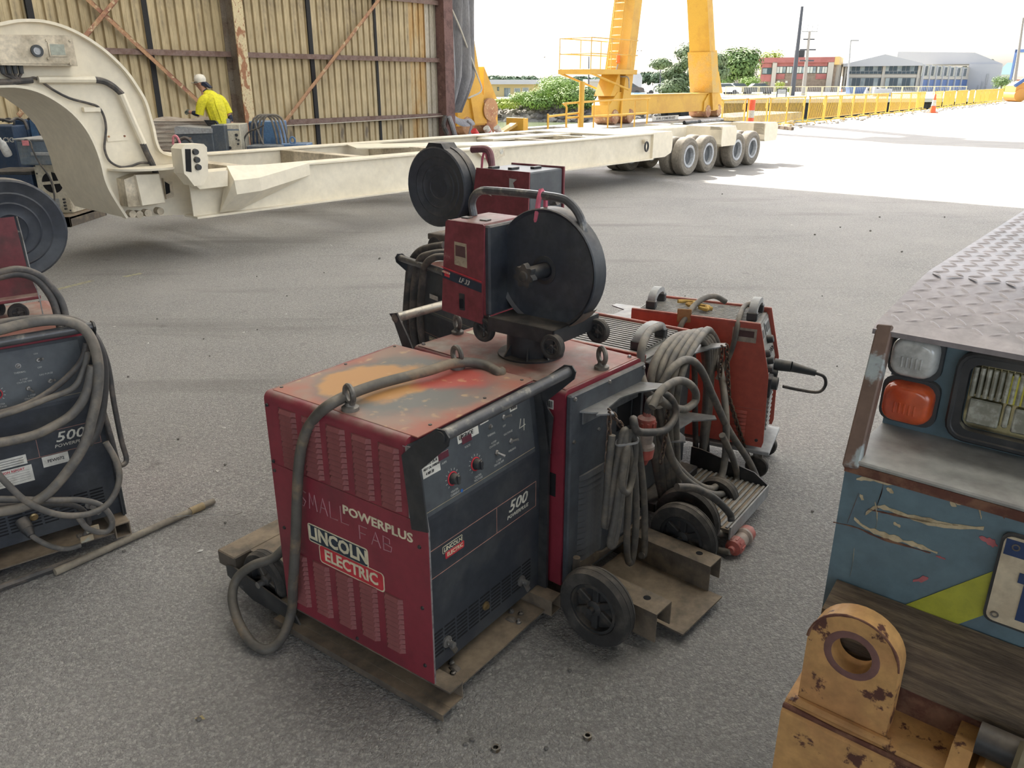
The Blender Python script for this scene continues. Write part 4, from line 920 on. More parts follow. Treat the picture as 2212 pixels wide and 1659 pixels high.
mb = MB(); mb.box(-.008, Wd5+.015, -.03, .64, .128, .146, .003); part('base_plate', mb, M_lgr, M5)
for x, y in ((.04, .02), (Wd5, .02), (.04, .55), (Wd5, .55)):
    mb = MB(); mb.box(x-.012, x+.012, y-.02, y+.02, .09, .13); ck = part('castor_fork', mb, M_steel, M5)
    mb = MB(); mb.lathe([(0, -.016), (.045, -.016), (.050, -.010), (.050, .010), (.045, .016), (0, .016)], 20, Matrix.Translation((x, y, .05)) @ Matrix.Rotation(pi/2, 4, 'Y')); part('castor_wheel', mb, M_rub, ck)
# rear shelf with horns beyond its far end
mb = MB(); mb.prism([(.02, .63), (.0, .70), (.05, .80), (.09, .80), (.10, .74), (.20, .72), (.25, .80), (.29, .79), (.28, .63)], .640, .645, lambda a, b, d: (a, b, d)); mb.box(.05, .25, .625, .632, .58, .645); part('rear_shelf', mb, M_galv, M5)
# torch plug with cable from the front
p5 = lambda x, y, z: MW[M5.name] @ Vector((x, y, z))
t5 = thing('torch_plug', 'black torch plug with short looped cable in the control panel socket', 'plug', tuple(p5(.14, -.01, .50)), radians(64))
mb = MB(); mb.cyl((0, .02, 0), (0, -.05, .0), .026, .024, 14); mb.cyl((0, -.05, 0), (.02, -.15, -.02), .023, .014, 14); part('plug_body', mb, M_dk, t5)
mb = MB(); mb.tube(spline([(.02, -.145, -.02), (.03, -.185, -.035), (.035, -.195, -.075), (.02, -.17, -.105), (.0, -.09, -.10), (-.03, -.03, -.085)], 6), .007, 8); part('plug_cable', mb, M_cabd, t5)
# riggers' gloves / yellow webbing heap on top
M_glv = pm('yellow_leather', (.55, .36, .10), .8, col2=(.42, .25, .07), sc=18, bump=.4, bsc=60)
gl = MB(); random.seed(3)
pts = []
for k in range(7):
    a = k*2.1; pts += [(.03*cos(a)+.012*k-.04, .10+.028*sin(a)+.022*k-.16, .010+.006*(k % 3)), (.028*cos(a+1.3)+.012*k-.04, .10+.035*sin(a+1.3)+.022*k-.16, .012+.004*(k % 2))]
gl.tube(spline(pts, 6), .0085, 7)
solo_pos = p5(.15, .36, .705)
g_ = solo('rope_tangle', gl, M_glv, 'tangled yellow rope lying on the ribbed top of the inverter welder', 'rope', loc=tuple(solo_pos), rz=radians(64))
# nearer one: seen from its rear, mostly behind the cables
M6 = thing('welding_machine', 'dusty red inverter welder with ribbed top and loose cables hung on its rear bracket', 'welder', (.482, 2.73, 0), radians(54))
Wd6, D6 = .40, .56
for x in (0, Wd6-.006):
    mb = MB(); mb.box(x, x+.006, 0, D6, .14, .72, .002); part('side_panel', mb, M_org2, M6)
mb = MB(); mb.box(.006, Wd6-.006, .01, D6-.01, .14, .70); part('body', mb, M_gry, M6)
mb = MB(); mb.box(.006, Wd6-.006, -.012, .012, .15, .695, .004); rp6 = part('rear_panel', mb, M_dk, M6)
for x0, x1, z0, z1 in ((.10, .16, .60, .63), (.09, .16, .53, .56), (.20, .30, .46, .52)):
    mb = MB(); mb.box(x0, x1, -.0135, -.0115, z0, z1); part('label_plate', mb, M_stick, rp6)
ribs(M6, .008, Wd6-.008, .05, D6, .708, 16)
for x in (-.001, Wd6-.012):
    mb = MB(); mb.box(x, x+.013, .0, D6, .706, .724, .003); part('top_rail', mb, M_org2, M6)
grip(M6, .07, .07, .712, .20); grip(M6, .07, .50, .712, .20)
q = [(.06, -.010), (.05, -.085), (.07, -.115), (.12, -.06), (.26, -.045), (.40, -.085), (.47, -.125), (.505, -.11), (.46, -.05), (.38, -.010)]
mb = MB(); mb.prism(q, .655, .660); mb.box(.08, .37, -.018, -.011, .61, .659); br6 = part('bottle_bracket', mb, M_galv, M6)
mb = MB(); mb.prism([(-.03, -.03), (-.06, -.13), (-.02, -.19), (.02, -.17), (.06, -.12), (.17, -.13), (.24, -.20), (.27, -.18), (.22, -.012), (.0, -.012)], .435, .440); part('lower_bracket', mb, M_galv, M6)
mb = MB(); mb.box(.05, .46, -.36, -.06, .085, .100); td = part('bottle_tray', mb, M_rusty, M6)
mb = MB(); mb.box(0, .40, 0, .010, 0, .006, .001); me = mesh_of(mb, 'tread_rib', M_rib, 0)
for k in range(13): inst('tread_rib', me, td, Matrix.Translation((.055, -.352+k*.0225, .100)))
mb = MB(); mb.box(.05, .46, -.366, -.360, .06, .112); part('tray_lip', mb, M_lgr, td)
mb = MB(); mb.box(.0, Wd6, -.08, D6, .10, .14, .004); part('chassis', mb, M_blks, M6)
mb = MB(); mb.prism([(-.36, .06), (-.36, .11), (-.30, .15), (-.06, .19), (-.02, .19), (-.02, .06)], .458, .464, lambda a, b, d: (d, a, b)); part('tray_side', mb, M_blks, M6)
wheel(M6, (.0, -.215, .125), .125, .055, spokes=6); wheel(M6, (.30, -.215, .125-.042), .083, .055, spokes=6)
for x in (.05, .35):
    mb = MB(); mb.box(x-.012, x+.012, .46, .50, .08, .11); ck = part('castor_fork', mb, M_steel, M6)
    mb = MB(); mb.lathe([(0, -.016), (.045, -.016), (.050, -.010), (.050, .010), (.045, .016), (0, .016)], 20, Matrix.Translation((x, .48, .05)) @ Matrix.Rotation(pi/2, 4, 'Y')); part('castor_wheel', mb, M_rub, ck)
m6 = lambda x, y, z: MW[M6.name] @ Vector((x, y, z))
m6p = lambda px, py, y: m6(*lp(M6, px, py, 1, y))
chain('chain', [m6(.485, -.12, .66), m6p(1575, 860, -.13), m6p(1600, 940, -.16), m6p(1622, 1003, -.20)], 'long rusty chain slanting from the horn of the bracket to the ribbed bottle tray', 'bottle chains', .0036, .024)
chain('chain', [m6(.455, -.112, .66), m6(.452, -.116, .60), m6(.450, -.118, .545)], 'short chain end dangling under the galvanised bracket horn', 'bottle chains', .0036, .024)
def cable(name, pts, r, mat, label, cat='cable', group=None, k=6, n=9):
    mb = MB(); mb.tube(spline(pts, k), r, n); return solo(name, mb, mat, label, cat, group, smooth=60)
# ---------------------------------------------------------------- cables on the bracket of the dusty red inverter
pts = []
for k in range(5):      # one cable wound over the bracket
    dx = 14*k
    pts += [m6p(1432+dx*.6, 1085-8*k, -.075-.012*k), m6p(1410+dx*.9, 960, -.10-.012*k), m6p(1404+dx*1.0, 860, -.105-.012*k), m6p(1412+dx*1.25, 790-3*k, -.095-.01*k),
            m6p(1442+dx*1.3, 742-4*k, -.075-.006*k), m6p(1482+dx*.9, 722-2*k, -.055), m6p(1522+dx*.5, 742+2*k, -.050), m6p(1528+dx*.2, 800, -.045), m6p(1522+dx*.2, 900, -.045), m6p(1512, 1000, -.05), m6p(1480, 1070, -.055)]
cable('welding_cable', pts[:-3], .0150, M_cab, 'thick grey welding cable wound over the galvanised bracket of the dusty inverter')
pts = [m6p(1425, 705, .02), m6p(1405, 714, -.02), m6p(1388, 745, -.06), m6p(1384, 800, -.08), m6p(1398, 845, -.12), m6p(1420, 872, -.15), m6p(1428, 930, -.17), m6p(1450, 990, -.19), m6p(1490, 1035, -.20), m6p(1530, 1056, -.21),
       m6p(1553, 1042, -.21), m6p(1566, 990, -.20), m6p(1568, 900, -.17), m6p(1560, 820, -.10), m6p(1548, 770, -.05)]
cable('welding_cable', pts, .0145, M_cab, 'grey cable looping low in front of the ribbed bottle tray from beside the handle')
pts = [m6p(1430, 830, -.14), m6p(1452, 795, -.15), m6p(1484, 777, -.15), m6p(1512, 795, -.15), m6p(1540, 855, -.16), m6p(1575, 930, -.18), m6p(1620, 1000, -.22), m6p(1641, 1055, -.27), m6p(1640, 1095, -.30), m6p(1615, 1132, -.32), m6p(1575, 1150, -.33), m6p(1535, 1150, -.32), m6p(1505, 1140, -.30)]
cable('welding_cable', pts, .0145, M_cab, 'long loose grey cable sweeping outside the bottle tray down beside the wheel')
pts = [m6p(1560, 940, -.20), m6p(1583, 990, -.22), m6p(1592, 1030, -.23), m6p(1580, 1058, -.24), m6p(1545, 1068, -.24), m6p(1500, 1050, -.22), m6p(1460, 1010, -.20), m6p(1436, 940, -.19), m6p(1424, 880, -.17)]
cable('welding_cable', pts, .0135, M_cab, 'grey cable forming the lower inner loop above the bottle tray')
pts = [m6p(1408, 880, -.20), m6p(1430, 842, -.20), m6p(1468, 822, -.20), m6p(1498, 838, -.20), m6p(1502, 866, -.20), m6p(1478, 884, -.20), m6p(1445, 876, -.205), m6p(1424, 862, -.21)]
cable('welding_cable', pts, .0140, M_cab, 'short curled grey cable end looped behind the red plug')
pts = [m6p(1462, 1052, -.30), m6p(1500, 1055, -.33), m6p(1545, 1078, -.36), m6p(1575, 1108, -.38), m6p(1580, 1125, -.39)]
cable('welding_cable', pts, .0130, M_cabd, 'dark cable lying across the front lip of the ribbed tray')
pts = [m6p(1612, 1082, -.37), m6p(1600, 1110, -.38), m6p(1575, 1140, -.38), m6p(1560, 1148, -.37)]
for px, lab in ((1500, 'dark cable hanging straight down behind the bracket, inner strand'), (1524, 'dark cable hanging straight down behind the bracket, outer strand')):
    cable('welding_cable', [m6p(px-6, 750, .0), m6p(px, 800, -.02), m6p(px+1, 880, -.02), m6p(px+3, 980, -.02)], .0125, M_cabd, lab)
# loop of heavy lead on the far inverter
a5 = lambda px, py, x: MW[M5.name] @ lp(M5, px, py, 0, x)
cable('welding_cable', [a5(1568, 652, .25), a5(1545, 640, .22), a5(1520, 645, .16), a5(1498, 662, .08), a5(1486, 680, .02), a5(1470, 705, -.03), a5(1462, 740, -.05)], .0125, M_cab, 'grey lead with a tag arching over the far ribbed top')
cable('welding_cable', [a5(1628, 655, .24), a5(1608, 662, .18), a5(1596, 690, .02), a5(1588, 730, -.02), a5(1575, 770, -.03), a5(1550, 820, -.06)], .0115, M_cab, 'grey lead hanging down the orange side by the data plate')
mb = MB(); q = a5(1478, 682, -.005); mb.box(-.03, .03, -.003, .003, -.03, .03, .002); solo('cable_tag', mb, pm('tag_brown', (.45, .27, .12), .7, col2=(.35, .18, .08), sc=30), 'brown square tag tied around the arching grey lead', 'tag', loc=tuple(q), rz=radians(-10))
# plugs
def plug(p, d, label, size=1.0):
    """industrial plug and coupler: pink-red shells with a clear collar, axis d"""
    M = bxy((0, 0, 0), Vector(d).cross(Vector((.2, .7, .3))), Vector(d).cross(Vector(d).cross(Vector((.2, .7, .3)))))
    t = thing('power_plug', label, 'plug', tuple(p)); s = size
    mr = pm('plug_red', (.46, .10, .08), .5, col2=(.36, .12, .10), sc=20, dust=(.4, .32, .28), damt=.6); mc = pm('plug_collar', (.42, .33, .28), .35, col2=(.33, .27, .24), sc=25)
    zs = 1 if (M @ Vector((0, 0, 1))).dot(Vector(d)) > 0 else -1
    M2 = M @ Matrix.Scale(zs, 4, Vector((0, 0, 1)))
    mb = MB(); mb.lathe([(0, 0), (.012*s, 0), (.014*s, .012*s), (.029*s, .02*s), (.031*s, .028*s), (.031*s, .062*s), (.026*s, .066*s)], 20, M2)
    for k in range(10): a = 2*pi*k/10; mb.box(.030*s, .0335*s, -.004*s, .004*s, .03*s, .06*s, .001, M2 @ Matrix.Rotation(a, 4, 'Z'))
    part('shell', mb, mr, t)
    mb = MB(); mb.lathe([(.026*s, .064*s), (.028*s, .07*s), (.026*s, .105*s), (.034*s, .115*s), (.034*s, .125*s)], 20, M2); part('collar', mb, mc, t)
    mb = MB(); mb.lathe([(.033*s, .122*s), (.034*s, .128*s), (.031*s, .158*s), (.02*s, .168*s), (.014*s, .185*s), (0, .185*s)], 20, M2); part('coupler', mb, mr, t)
    return t
pq = w2w(*lp(W2, 1398, 890, 1, -.10)); plug(pq, (-.02, 0, -1), 'pink-red power plug hanging upright beside the tied cable bundle')
cable('power_cable', [pq+Vector((0, 0, -.006)), pq+Vector((.004, .0, .03)), w2w(*lp(W2, 1410, 862, 1, -.10)), w2w(*lp(W2, 1436, 852, 1, -.12)), w2w(*lp(W2, 1456, 872, 1, -.13)), w2w(*lp(W2, 1458, 900, 1, -.14)), w2w(*lp(W2, 1438, 928, 1, -.15)), w2w(*lp(W2, 1405, 934, 1, -.155)), w2w(*lp(W2, 1376, 930, 1, -.15)), w2w(*lp(W2, 1368, 905, 1, -.13)), w2w(*lp(W2, 1372, 955, 1, -.11))], .0125, M_cabd, 'dark power cable curled into a ring around the hanging red plug')
g0, g1 = at_z(1578, 1190, .034), at_z(1636, 1128, .036)
plug(g0, (g1-g0), 'dusty pink power plug lying on the asphalt by the wheels', 1.02)
cable('power_cable', [g0+Vector((.0, .0, -.005)), at_z(1560, 1190, .018), at_z(1545, 1183, .016), at_z(1520, 1168, .016), at_z(1500, 1150, .016)], .012, M_cab, 'grey power cable running from the ground plug back under the wheels')
# ---------------------------------------------------------------- folded and tied cable bundle behind the louvred rear
b2 = lambda px, py, y: w2w(*lp(W2, px, py, 1, y))
zig = [(1322, 940, -.10), (1316, 1000, -.10), (1310, 1080, -.10), (1306, 1132, -.10), (1313, 1128, -.105), (1322, 1060, -.11), (1336, 980, -.115), (1345, 938, -.12), (1352, 930, -.125), (1350, 960, -.13), (1340, 1040, -.13), (1328, 1120, -.13), (1318, 1172, -.13), (1327, 1172, -.135), (1340, 1090, -.135), (1352, 1000, -.135), (1357, 945, -.13), (1366, 936, -.13), (1372, 975, -.13), (1364, 1040, -.13), (1352, 1065, -.135), (1343, 1050, -.14), (1348, 1000, -.14),
       (1356, 960, -.135), (1362, 1000, -.12), (1358, 1080, -.115), (1354, 1150, -.115), (1356, 1208, -.115), (1366, 1208, -.115), (1374, 1130, -.115), (1372, 1040, -.115), (1366, 960, -.115), (1374, 940, -.11), (1384, 1000, -.11), (1392, 1090, -.11), (1392, 1190, -.11), (1385, 1200, -.11)]
cable('cable_bundle', [b2(*q) for q in zig], .0118, M_cab, 'folded grey cable bundle tied with a band, hanging at the louvred rear', 'cable', None, 4, 8)
tb = MB(); c_ = b2(1355, 952, -.12); ring = []
for i in range(20): a = 2*pi*i/20; ring.append(c_+MW[W2.name].to_3x3() @ Vector((.045*cos(a), .028*sin(a), .004*sin(2*a))))
tb.tube(ring, .004, 5, True); solo('cable_tie', tb, pm('grey_band', (.33, .33, .33), .5), 'pale band tied round the folded cable bundle', 'cable tie')
# ---------------------------------------------------------------- heavy lead over the heat-stained top
w1 = lambda px, py, ax, v: MW[W1.name] @ lp(W1, px, py, ax, v)
q_ = lp(W1, 1078, 806, 2, .822); wl1 = lambda x, y, z: MW[W1.name] @ Vector((x, y, z))
hose = [wl1(.582, q_.y+.10, .60), wl1(.578, q_.y+.07, .72), wl1(q_.x+.035, q_.y+.02, .81), w1(1078, 806, 2, .822), w1(1050, 790, 2, .828), w1(1015, 783, 2, .838), w1(975, 786, 2, .846), w1(930, 800, 2, .846), w1(880, 813, 2, .842), w1(820, 829, 2, .842), w1(760, 850, 2, .845), w1(710, 876, 2, .843), w1(676, 908, 0, -.005),
        w1(655, 950, 0, -.022), w1(645, 1010, 0, -.028), w1(641, 1090, 0, -.030), w1(638, 1180, 0, -.032), w1(633, 1260, 0, -.040), at_z(630, 1318, .085), at_z(612, 1372, .032), at_z(582, 1402, .017), at_z(548, 1392, .020), at_z(518, 1350, .045), at_z(502, 1295, .09), at_z(512, 1250, .135), w1(545, 1222, 0, -.02), w1(590, 1206, 0, .03), wl1(.085, .70, .235), wl1(.13, .66, .27), wl1(.15, .628, .29)]
cable('welding_lead', hose, .0155, pm('lead_brown', (.10, .092, .08), .6, col2=(.20, .15, .10), sc=10, lo=.5, hi=.66, dust=(.28, .23, .17), damt=.6), 'heavy dark lead threaded through eye bolts over the heat-stained red top')
# ---------------------------------------------------------------- cables on the left machine
w4 = lambda px, py, y: MW[W4.name] @ lp(W4, px, py, 1, y)
def c4(name, pts, r, mat, lab, cat='cable'):
    P = [w4(*q) for q in pts]; Mi = MW[W4.name].inverted()
    def around(p):      # carry on round the left side of the machine
        q = Mi @ p; return [MW[W4.name] @ Vector(v) for v in ((.06, q.y-.005, q.z), (-.02, q.y+.03, q.z), (-.045, .12, q.z-.01), (-.045, .30, q.z-.03))]
    if pts[0][0] <= -40: P = around(P[0])[::-1]+P
    if pts[-1][0] <= -40: P = P+around(P[-1])
    return cable(name, P, r, mat, lab, cat)
c4('cable_bundle', [(-60, 728, -.06), (40, 702, -.06), (110, 692, -.065), (165, 700, -.075), (196, 730, -.09), (212, 785, -.10), (210, 850, -.11), (196, 915, -.115), (182, 960, -.12), (150, 1012, -.12), (100, 1068, -.115), (40, 1098, -.11), (-60, 1112, -.10)], .0175, M_cab, 'taped cable bundle curving off the lift bar down the front of the left machine')
c4('welding_cable', [(-60, 708, -.03), (60, 690, -.03), (150, 690, -.03), (190, 712, -.05), (218, 760, -.06), (226, 820, -.06), (220, 890, -.06), (208, 935, -.07), (190, 960, -.08)], .0145, M_cabd, 'dark cable riding over the bar end and down behind the bundle')
c4('welding_cable', [(170, 702, -.02), (206, 725, -.02), (232, 785, -.02), (246, 870, -.03), (262, 950, -.04), (273, 990, -.05), (266, 1004, -.06), (254, 998, -.06), (240, 945, -.055), (224, 890, -.05), (214, 850, -.045)], .0095, M_cabd, 'thin black cable hanging in a narrow outer loop past the bar end')
c4('welding_cable', [(186, 742, -.045), (178, 775, -.05), (150, 810, -.055), (100, 850, -.06), (40, 880, -.06), (-60, 905, -.06)], .0105, M_cabd, 'brown cable crossing the control panel below the bar, upper strand')
c4('welding_cable', [(190, 760, -.06), (180, 800, -.06), (158, 838, -.065), (100, 862, -.07), (40, 885, -.07), (-60, 915, -.07)], .0105, M_cab, 'brown cable crossing the control panel below the bar, lower strand')
c4('cable_bundle', [(200, 790, -.085), (186, 850, -.09), (160, 890, -.095), (120, 918, -.10), (60, 944, -.10), (-60, 966, -.10)], .0165, M_cab, 'taped pair of cables sweeping over the 500 marking')
c4('welding_cable', [(-40, 990, -.13), (10, 1040, -.135), (60, 1085, -.14), (120, 1110, -.14), (180, 1112, -.14), (225, 1095, -.135), (250, 1062, -.125), (258, 1025, -.115), (248, 990, -.105), (228, 955, -.095)], .0110, M_cab, 'pale grey cable making a wide loop low across the left machine')
c4('welding_cable', [(-60, 1078, -.10), (40, 1078, -.105), (110, 1080, -.11), (175, 1080, -.11), (218, 1092, -.115), (240, 1118, -.12), (240, 1140, -.12), (222, 1150, -.12), (190, 1142, -.12), (170, 1118, -.11)], .0105, M_cab, 'brown cable in low flat loops at the foot of the left machine')
c4('welding_cable', [(-60, 1094, -.08), (40, 1092, -.085), (110, 1090, -.09), (160, 1092, -.09), (186, 1110, -.09), (192, 1135, -.09), (180, 1165, -.10)], .0095, M_cabd, 'dark cable end with tape at the foot of the left machine')
t_ = thing('cable_plug', 'dark twist plug in the output socket low on the left machine', 'plug', tuple(w4(48, 1125, .0)))
pA, pB = w4(48, 1125, .0)-w4(48, 1125, .0), w4(68, 1158, -.06)-w4(48, 1125, .0)
mb = MB(); mb.cyl(pA, pA+(pB-pA)*.6, .024, .022, 14); mb.cyl(pA+(pB-pA)*.6, pB, .020, .012, 14); part('plug_body', mb, M_blks, t_)
c4('welding_cable', [(66, 1154, -.055), (80, 1165, -.06), (110, 1180, -.065), (145, 1186, -.07), (175, 1178, -.07)], .0095, M_cab, 'grey cable leaving the twist plug towards the castor')
for x0, y0, lab in ((188, 1163, 'tan tape flag wrapped on the cable end above the castor'), (200, 1142, 'tan tape flag wrapped on the cable at the machine corner')):
    mb = MB(); mb.box(-.022, .022, -.004, .004, -.012, .012, .002); solo('tape_flag', mb, pm('tan_tape', (.38, .29, .18), .7, col2=(.30, .30, .25), sc=30), lab, 'tape', loc=tuple(w4(x0, y0, -.115)), rz=radians(40))
for dx, lab in ((0, 'black hose arching from the feeder down behind the bar, inner one'), (17, 'black hose arching from the feeder down behind the bar, outer one')):
    c4('feeder_hose', [(-10, 600-dx*.5, .18), (40, 592-dx*.6, .18), (80+dx*.5, 605-dx*.4, .17), (112+dx, 645, .15), (126+dx, 690, .12), (134+dx, 730, .08)], .013, M_cabd, lab, 'hose')
c4('steel_rod_wire', [(36, 468, .2), (50, 520, .2), (66, 585, .19), (82, 632, .18), (95, 690, .16)], .0022, M_steel, 'thin bright wire hanging from the red feeder bracket', 'wire')
# cables looped over the bar of the machine behind
w3 = lambda px, py, y: MW[W3.name] @ lp(W3, px, py, 1, y)
def c3(pts, r, lab): return cable('welding_cable', [w3(*q) for q in pts], r, M_cabd, lab)
c3([(960, 530, .05), (930, 535, .03), (905, 545, .02), (888, 570, .0), (882, 620, -.02), (878, 680, -.02), (880, 720, -.02), (892, 770, -.02)], .020, 'heavy dark cable draped over the bar end of the machine behind')
c3([(965, 545, .02), (935, 548, -.02), (908, 560, -.05), (897, 600, -.05), (892, 660, -.05), (892, 710, -.05), (905, 770, -.04)], .018, 'second heavy dark cable hanging beside the first behind the feeder')
c3([(968, 555, -.03), (940, 556, -.06), (918, 575, -.075), (912, 620, -.075), (908, 680, -.07), (912, 730, -.07), (925, 780, -.06)], .017, 'innermost heavy cable of the loops behind the feeder')
# ---------------------------------------------------------------- blue yard tug at the right
M_tblu = pm('tug_blue', (.125, .195, .235), .45, col2=(.105, .16, .195), sc=5, col3=(.42, .35, .22), sc3=9, lo3=.70, hi3=.74, var=.08, spec=.5)
M_tgry = pm('tug_shelf', (.33, .33, .31), .4, col2=(.27, .26, .245), sc=6, col3=(.30, .16, .10), sc3=14, lo3=.72, hi3=.78)
M_strut = pm('tug_strut', (.14, .09, .07), .6, col2=(.30, .34, .35), sc=10, lo=.55, hi=.62, col3=(.40, .34, .25), sc3=22, lo3=.66, hi3=.7)
M_chk = pm('checker_plate', (.32, .29, .30), .38, metal=.35, col2=(.26, .24, .25), sc=6, col3=(.34, .23, .17), sc3=10, lo3=.66, hi3=.78)
M_yel = pm('tug_yellow', (.56, .32, .12), .55, col2=(.48, .25, .10), sc=6, lo=.4, hi=.65, col3=(.10, .035, .025), sc3=14, lo3=.575, hi3=.625, bump=.25, bsc=50)
M_rustd = pm('rust_dark', (.12, .045, .03), .8, col2=(.20, .10, .06), sc=25)
M_wood = pm('old_timber', (.20, .15, .10), .85, col2=(.10, .075, .055), sc=3.5, lo=.35, hi=.65, stretch=(1.5, 18, 18), bump=.6, bsc=18, var=.2)
M_chip = pm('chip_cream', (.55, .46, .30), .8, col2=(.40, .32, .2), sc=40)
M_glass = pm('lamp_glass', (.55, .56, .54), .12, col2=(.4, .4, .38), sc=20, spec=.7, coat=.5)
M_hlg = pm('headlamp_glass', (.26, .26, .21), .1, col2=(.42, .42, .36), sc=30, spec=.8, coat=.6)
tug = thing('yard_tug', 'blue yard tug front with checker-plate bonnet, lamps and scraped paint', 'tug', (.631, 1.353, 0), radians(-40))
vl = lambda px, py, ax, v: lp(tug, px, py, ax, v)
XR = 1.25       # right end, beyond the frame
# lower blue box body
mb = MB(); mb.add([(0, 0, .40), (XR, 0, .40), (XR, 0, .980), (0, 0, .980), (0, .9, .40), (XR, .9, .40), (XR, .9, .980), (0, .9, .980)], [(0,1,2,3),(4,5,6,7),(0,1,5,4),(1,2,6,5),(2,3,7,6),(3,0,4,7)]); part('nose_box', mb, M_tblu, tug, 0)
mb = MB(); mb.box(-.003, XR, -.004, .9, .978, .988, .003); shelf = part('lamp_shelf', mb, M_tgry, tug)
mb = MB(); mb.box(.0, XR, -.0055, .0, .962, .980); part('shelf_edge', mb, M_rustd, shelf)
# recessed lamp panel
mb = MB(); mb.box(.0, XR, .215, .90, .98, 1.20); part('lamp_panel', mb, M_tblu, tug)
# bonnet: sloped front lip, fold, flat top
BX = -.036
prof = [(.165, 1.196), (.19, 1.206), (.505, 1.243), (.55, 1.246), (2.4, 1.246), (2.4, 1.236), (.55, 1.236), (.505, 1.233), (.19, 1.196), (.165, 1.186)]
mb = MB(); mb.prism(prof, BX, XR, lambda a, b, d: (d, a, b)); bon = part('bonnet', mb, M_chk, tug)
mb = MB(); mb.box(BX+.01, XR, .9, 2.4, .35, 1.236); part('engine_cover', mb, M_tblu, tug)
# raised lozenges of the checker plate (two directions alternating)
lz = MB(); n = 8; L_, w_ = .0205, .0050
outl = [(L_*cos(2*pi*i/n), w_*sin(2*pi*i/n)) for i in range(n)]
lz.add([(a, b, 0) for a, b in outl]+[(a*.55, b*.4, .0024) for a, b in outl], [(i, (i+1) % n, n+(i+1) % n, n+i) for i in range(n)]+[tuple(range(n, 2*n))])
me_l = mesh_of(lz, 'tread_lozenge', M_chk, 40)
pit = .0365; cnt = 0; rest = MB()
def bonz(y): return lerp(1.206, 1.243, (y-.19)/.315) if y < .505 else 1.246
j = 0; y = .222
while y < 2.1:
    i = 0; x = BX+.024
    while x < XR-.02:
        a = radians(38) if (i+j) % 2 else radians(-52)
        sl = atan2(.037, .315) if y < .505 else 0
        M = Matrix.Translation((x, y, bonz(y))) @ Matrix.Rotation(sl, 4, 'X') @ Matrix.Rotation(a, 4, 'Z')
        # keep the ones in view as parts, join the rest
        p = MW[tug.name] @ Vector((x, y, 1.24)); dd = p-CAM; dep = dd.y*CT-dd.z*ST; vis = False
        if dep > .1:
            px = CX+FPX*dd.x/dep; vis = px < 2225 and y < .75
        if vis and cnt < 290: inst('tread_lozenge', me_l, bon, M); cnt += 1
        else: rest.add([v.co for v in me_l.vertices], [tuple(p_.vertices) for p_ in me_l.polygons], M)
        x += pit; i += 1
    y += pit; j += 1
part('tread_pattern', rest, M_chk, bon, 40, kind='stuff')
# slanted corner strut
a, c = Vector((BX+.004, .185, 1.196)), Vector((-.004, .0, .965)); d = (c-a).normalized()
M = bxy(a, d, Vector((1, 0, 0))); mb = MB(); mb.box(0, (c-a).length, .0, .030, -.016, .016, .003, M); part('corner_strut', mb, M_strut, tug)
# round-cornered lamps
def lamp(px, py, w, h, mat, nm, lens_dots, lab):
    q = vl(px, py, 1, .205); lm = MB(); FR = bxy((q.x, .215, q.z), (1, 0, 0), (0, 0, 1))
    lm.prism(rrect(-w/2-.006, w/2+.006, -h/2-.006, h/2+.006, .022), 0, .014, None, FR); base = part(nm, lm, M_dk, tug)
    mb = MB(); rings = []
    for t in range(6):
        s_ = 1-.32*(t/5)**2; zz = .014+.030*sin(t/5*pi/2); rings.append([FR @ Vector((a*s_, b*s_, zz)) for a, b in rrect(-w/2, w/2, -h/2, h/2, .026)])
    mb.loft(rings); ln = part('lens', mb, mat, base, label=lab)
    for xx in (-w*.34, w*.34):
        mb = MB(); mb.lathe([(0, .030), (.0055, .030), (.006, .026)], 10, FR @ Matrix.Translation((xx, -h*.02, .010))); part('lens_screw', mb, M_blks, ln)
    for k in range(5):
        mb = MB(); mb.box(-w*.22+k*w*.1, -w*.22+k*w*.1+w*.045, -h*.22, h*.05, .042, .0455, .001, FR); part('lens_flute', mb, mat, ln)
M_amb = pm('amber_lens', (.60, .10, .03), .18, col2=(.50, .07, .025), sc=14, coat=.6, spec=.6)
lamp(1980, 768, .086, .082, M_glass, 'side_lamp', True, 'clear bubbled lens')
lamp(1964, 866, .094, .084, M_amb, 'indicator_lamp', True, 'amber lens')
# rectangular headlamp with rounded bezel
q0 = vl(2080, 770, 1, .2); hx0 = .118; FR = bxy((0, .215, 0), (1, 0, 0), (0, 0, 1))
mb = MB(); mb.plate_hole(rrect(hx0, hx0+.235, 1.000, 1.178, .03), rrect(hx0+.022, hx0+.213, 1.022, 1.156, .02), 0, .022, lambda a, b, d: FR @ Vector((a, b, d))); hl = part('headlamp', mb, M_blks, tug)
mb = MB(); mb.tube([FR @ Vector((a, b, .018)) for a, b in rrect(hx0+.004, hx0+.231, 1.004, 1.174, .03)], .007, 8, True); part('bezel', mb, M_blks, hl)
mb = MB(); rr_ = rrect(hx0+.024, hx0+.211, 1.024, 1.154, .018); mb.prism(rr_, .002, .004, None, FR); part('reflector', mb, pm('reflector', (.55, .50, .30), .15, metal=.9, col2=(.25, .22, .14), sc=16), hl)
for k in range(16):
    mb = MB(); x = hx0+.032+k*.0108; mb.cyl(FR @ Vector((x, 1.090, .012)), FR @ Vector((x, 1.148, .012)), .0045, .0045, 8); part('lens_flute', mb, M_hlg, hl)
for x0, x1, z0, z1 in ((.03, .085, 1.035, 1.085), (.09, .10, 1.040, 1.085), (.106, .16, 1.035, 1.083), (.165, .185, 1.036, 1.08)):
    mb = MB(); mb.box(hx0+x0, hx0+x1, z0, z1, .008, .014, .004, FR); part('lens_block', mb, M_hlg, hl)
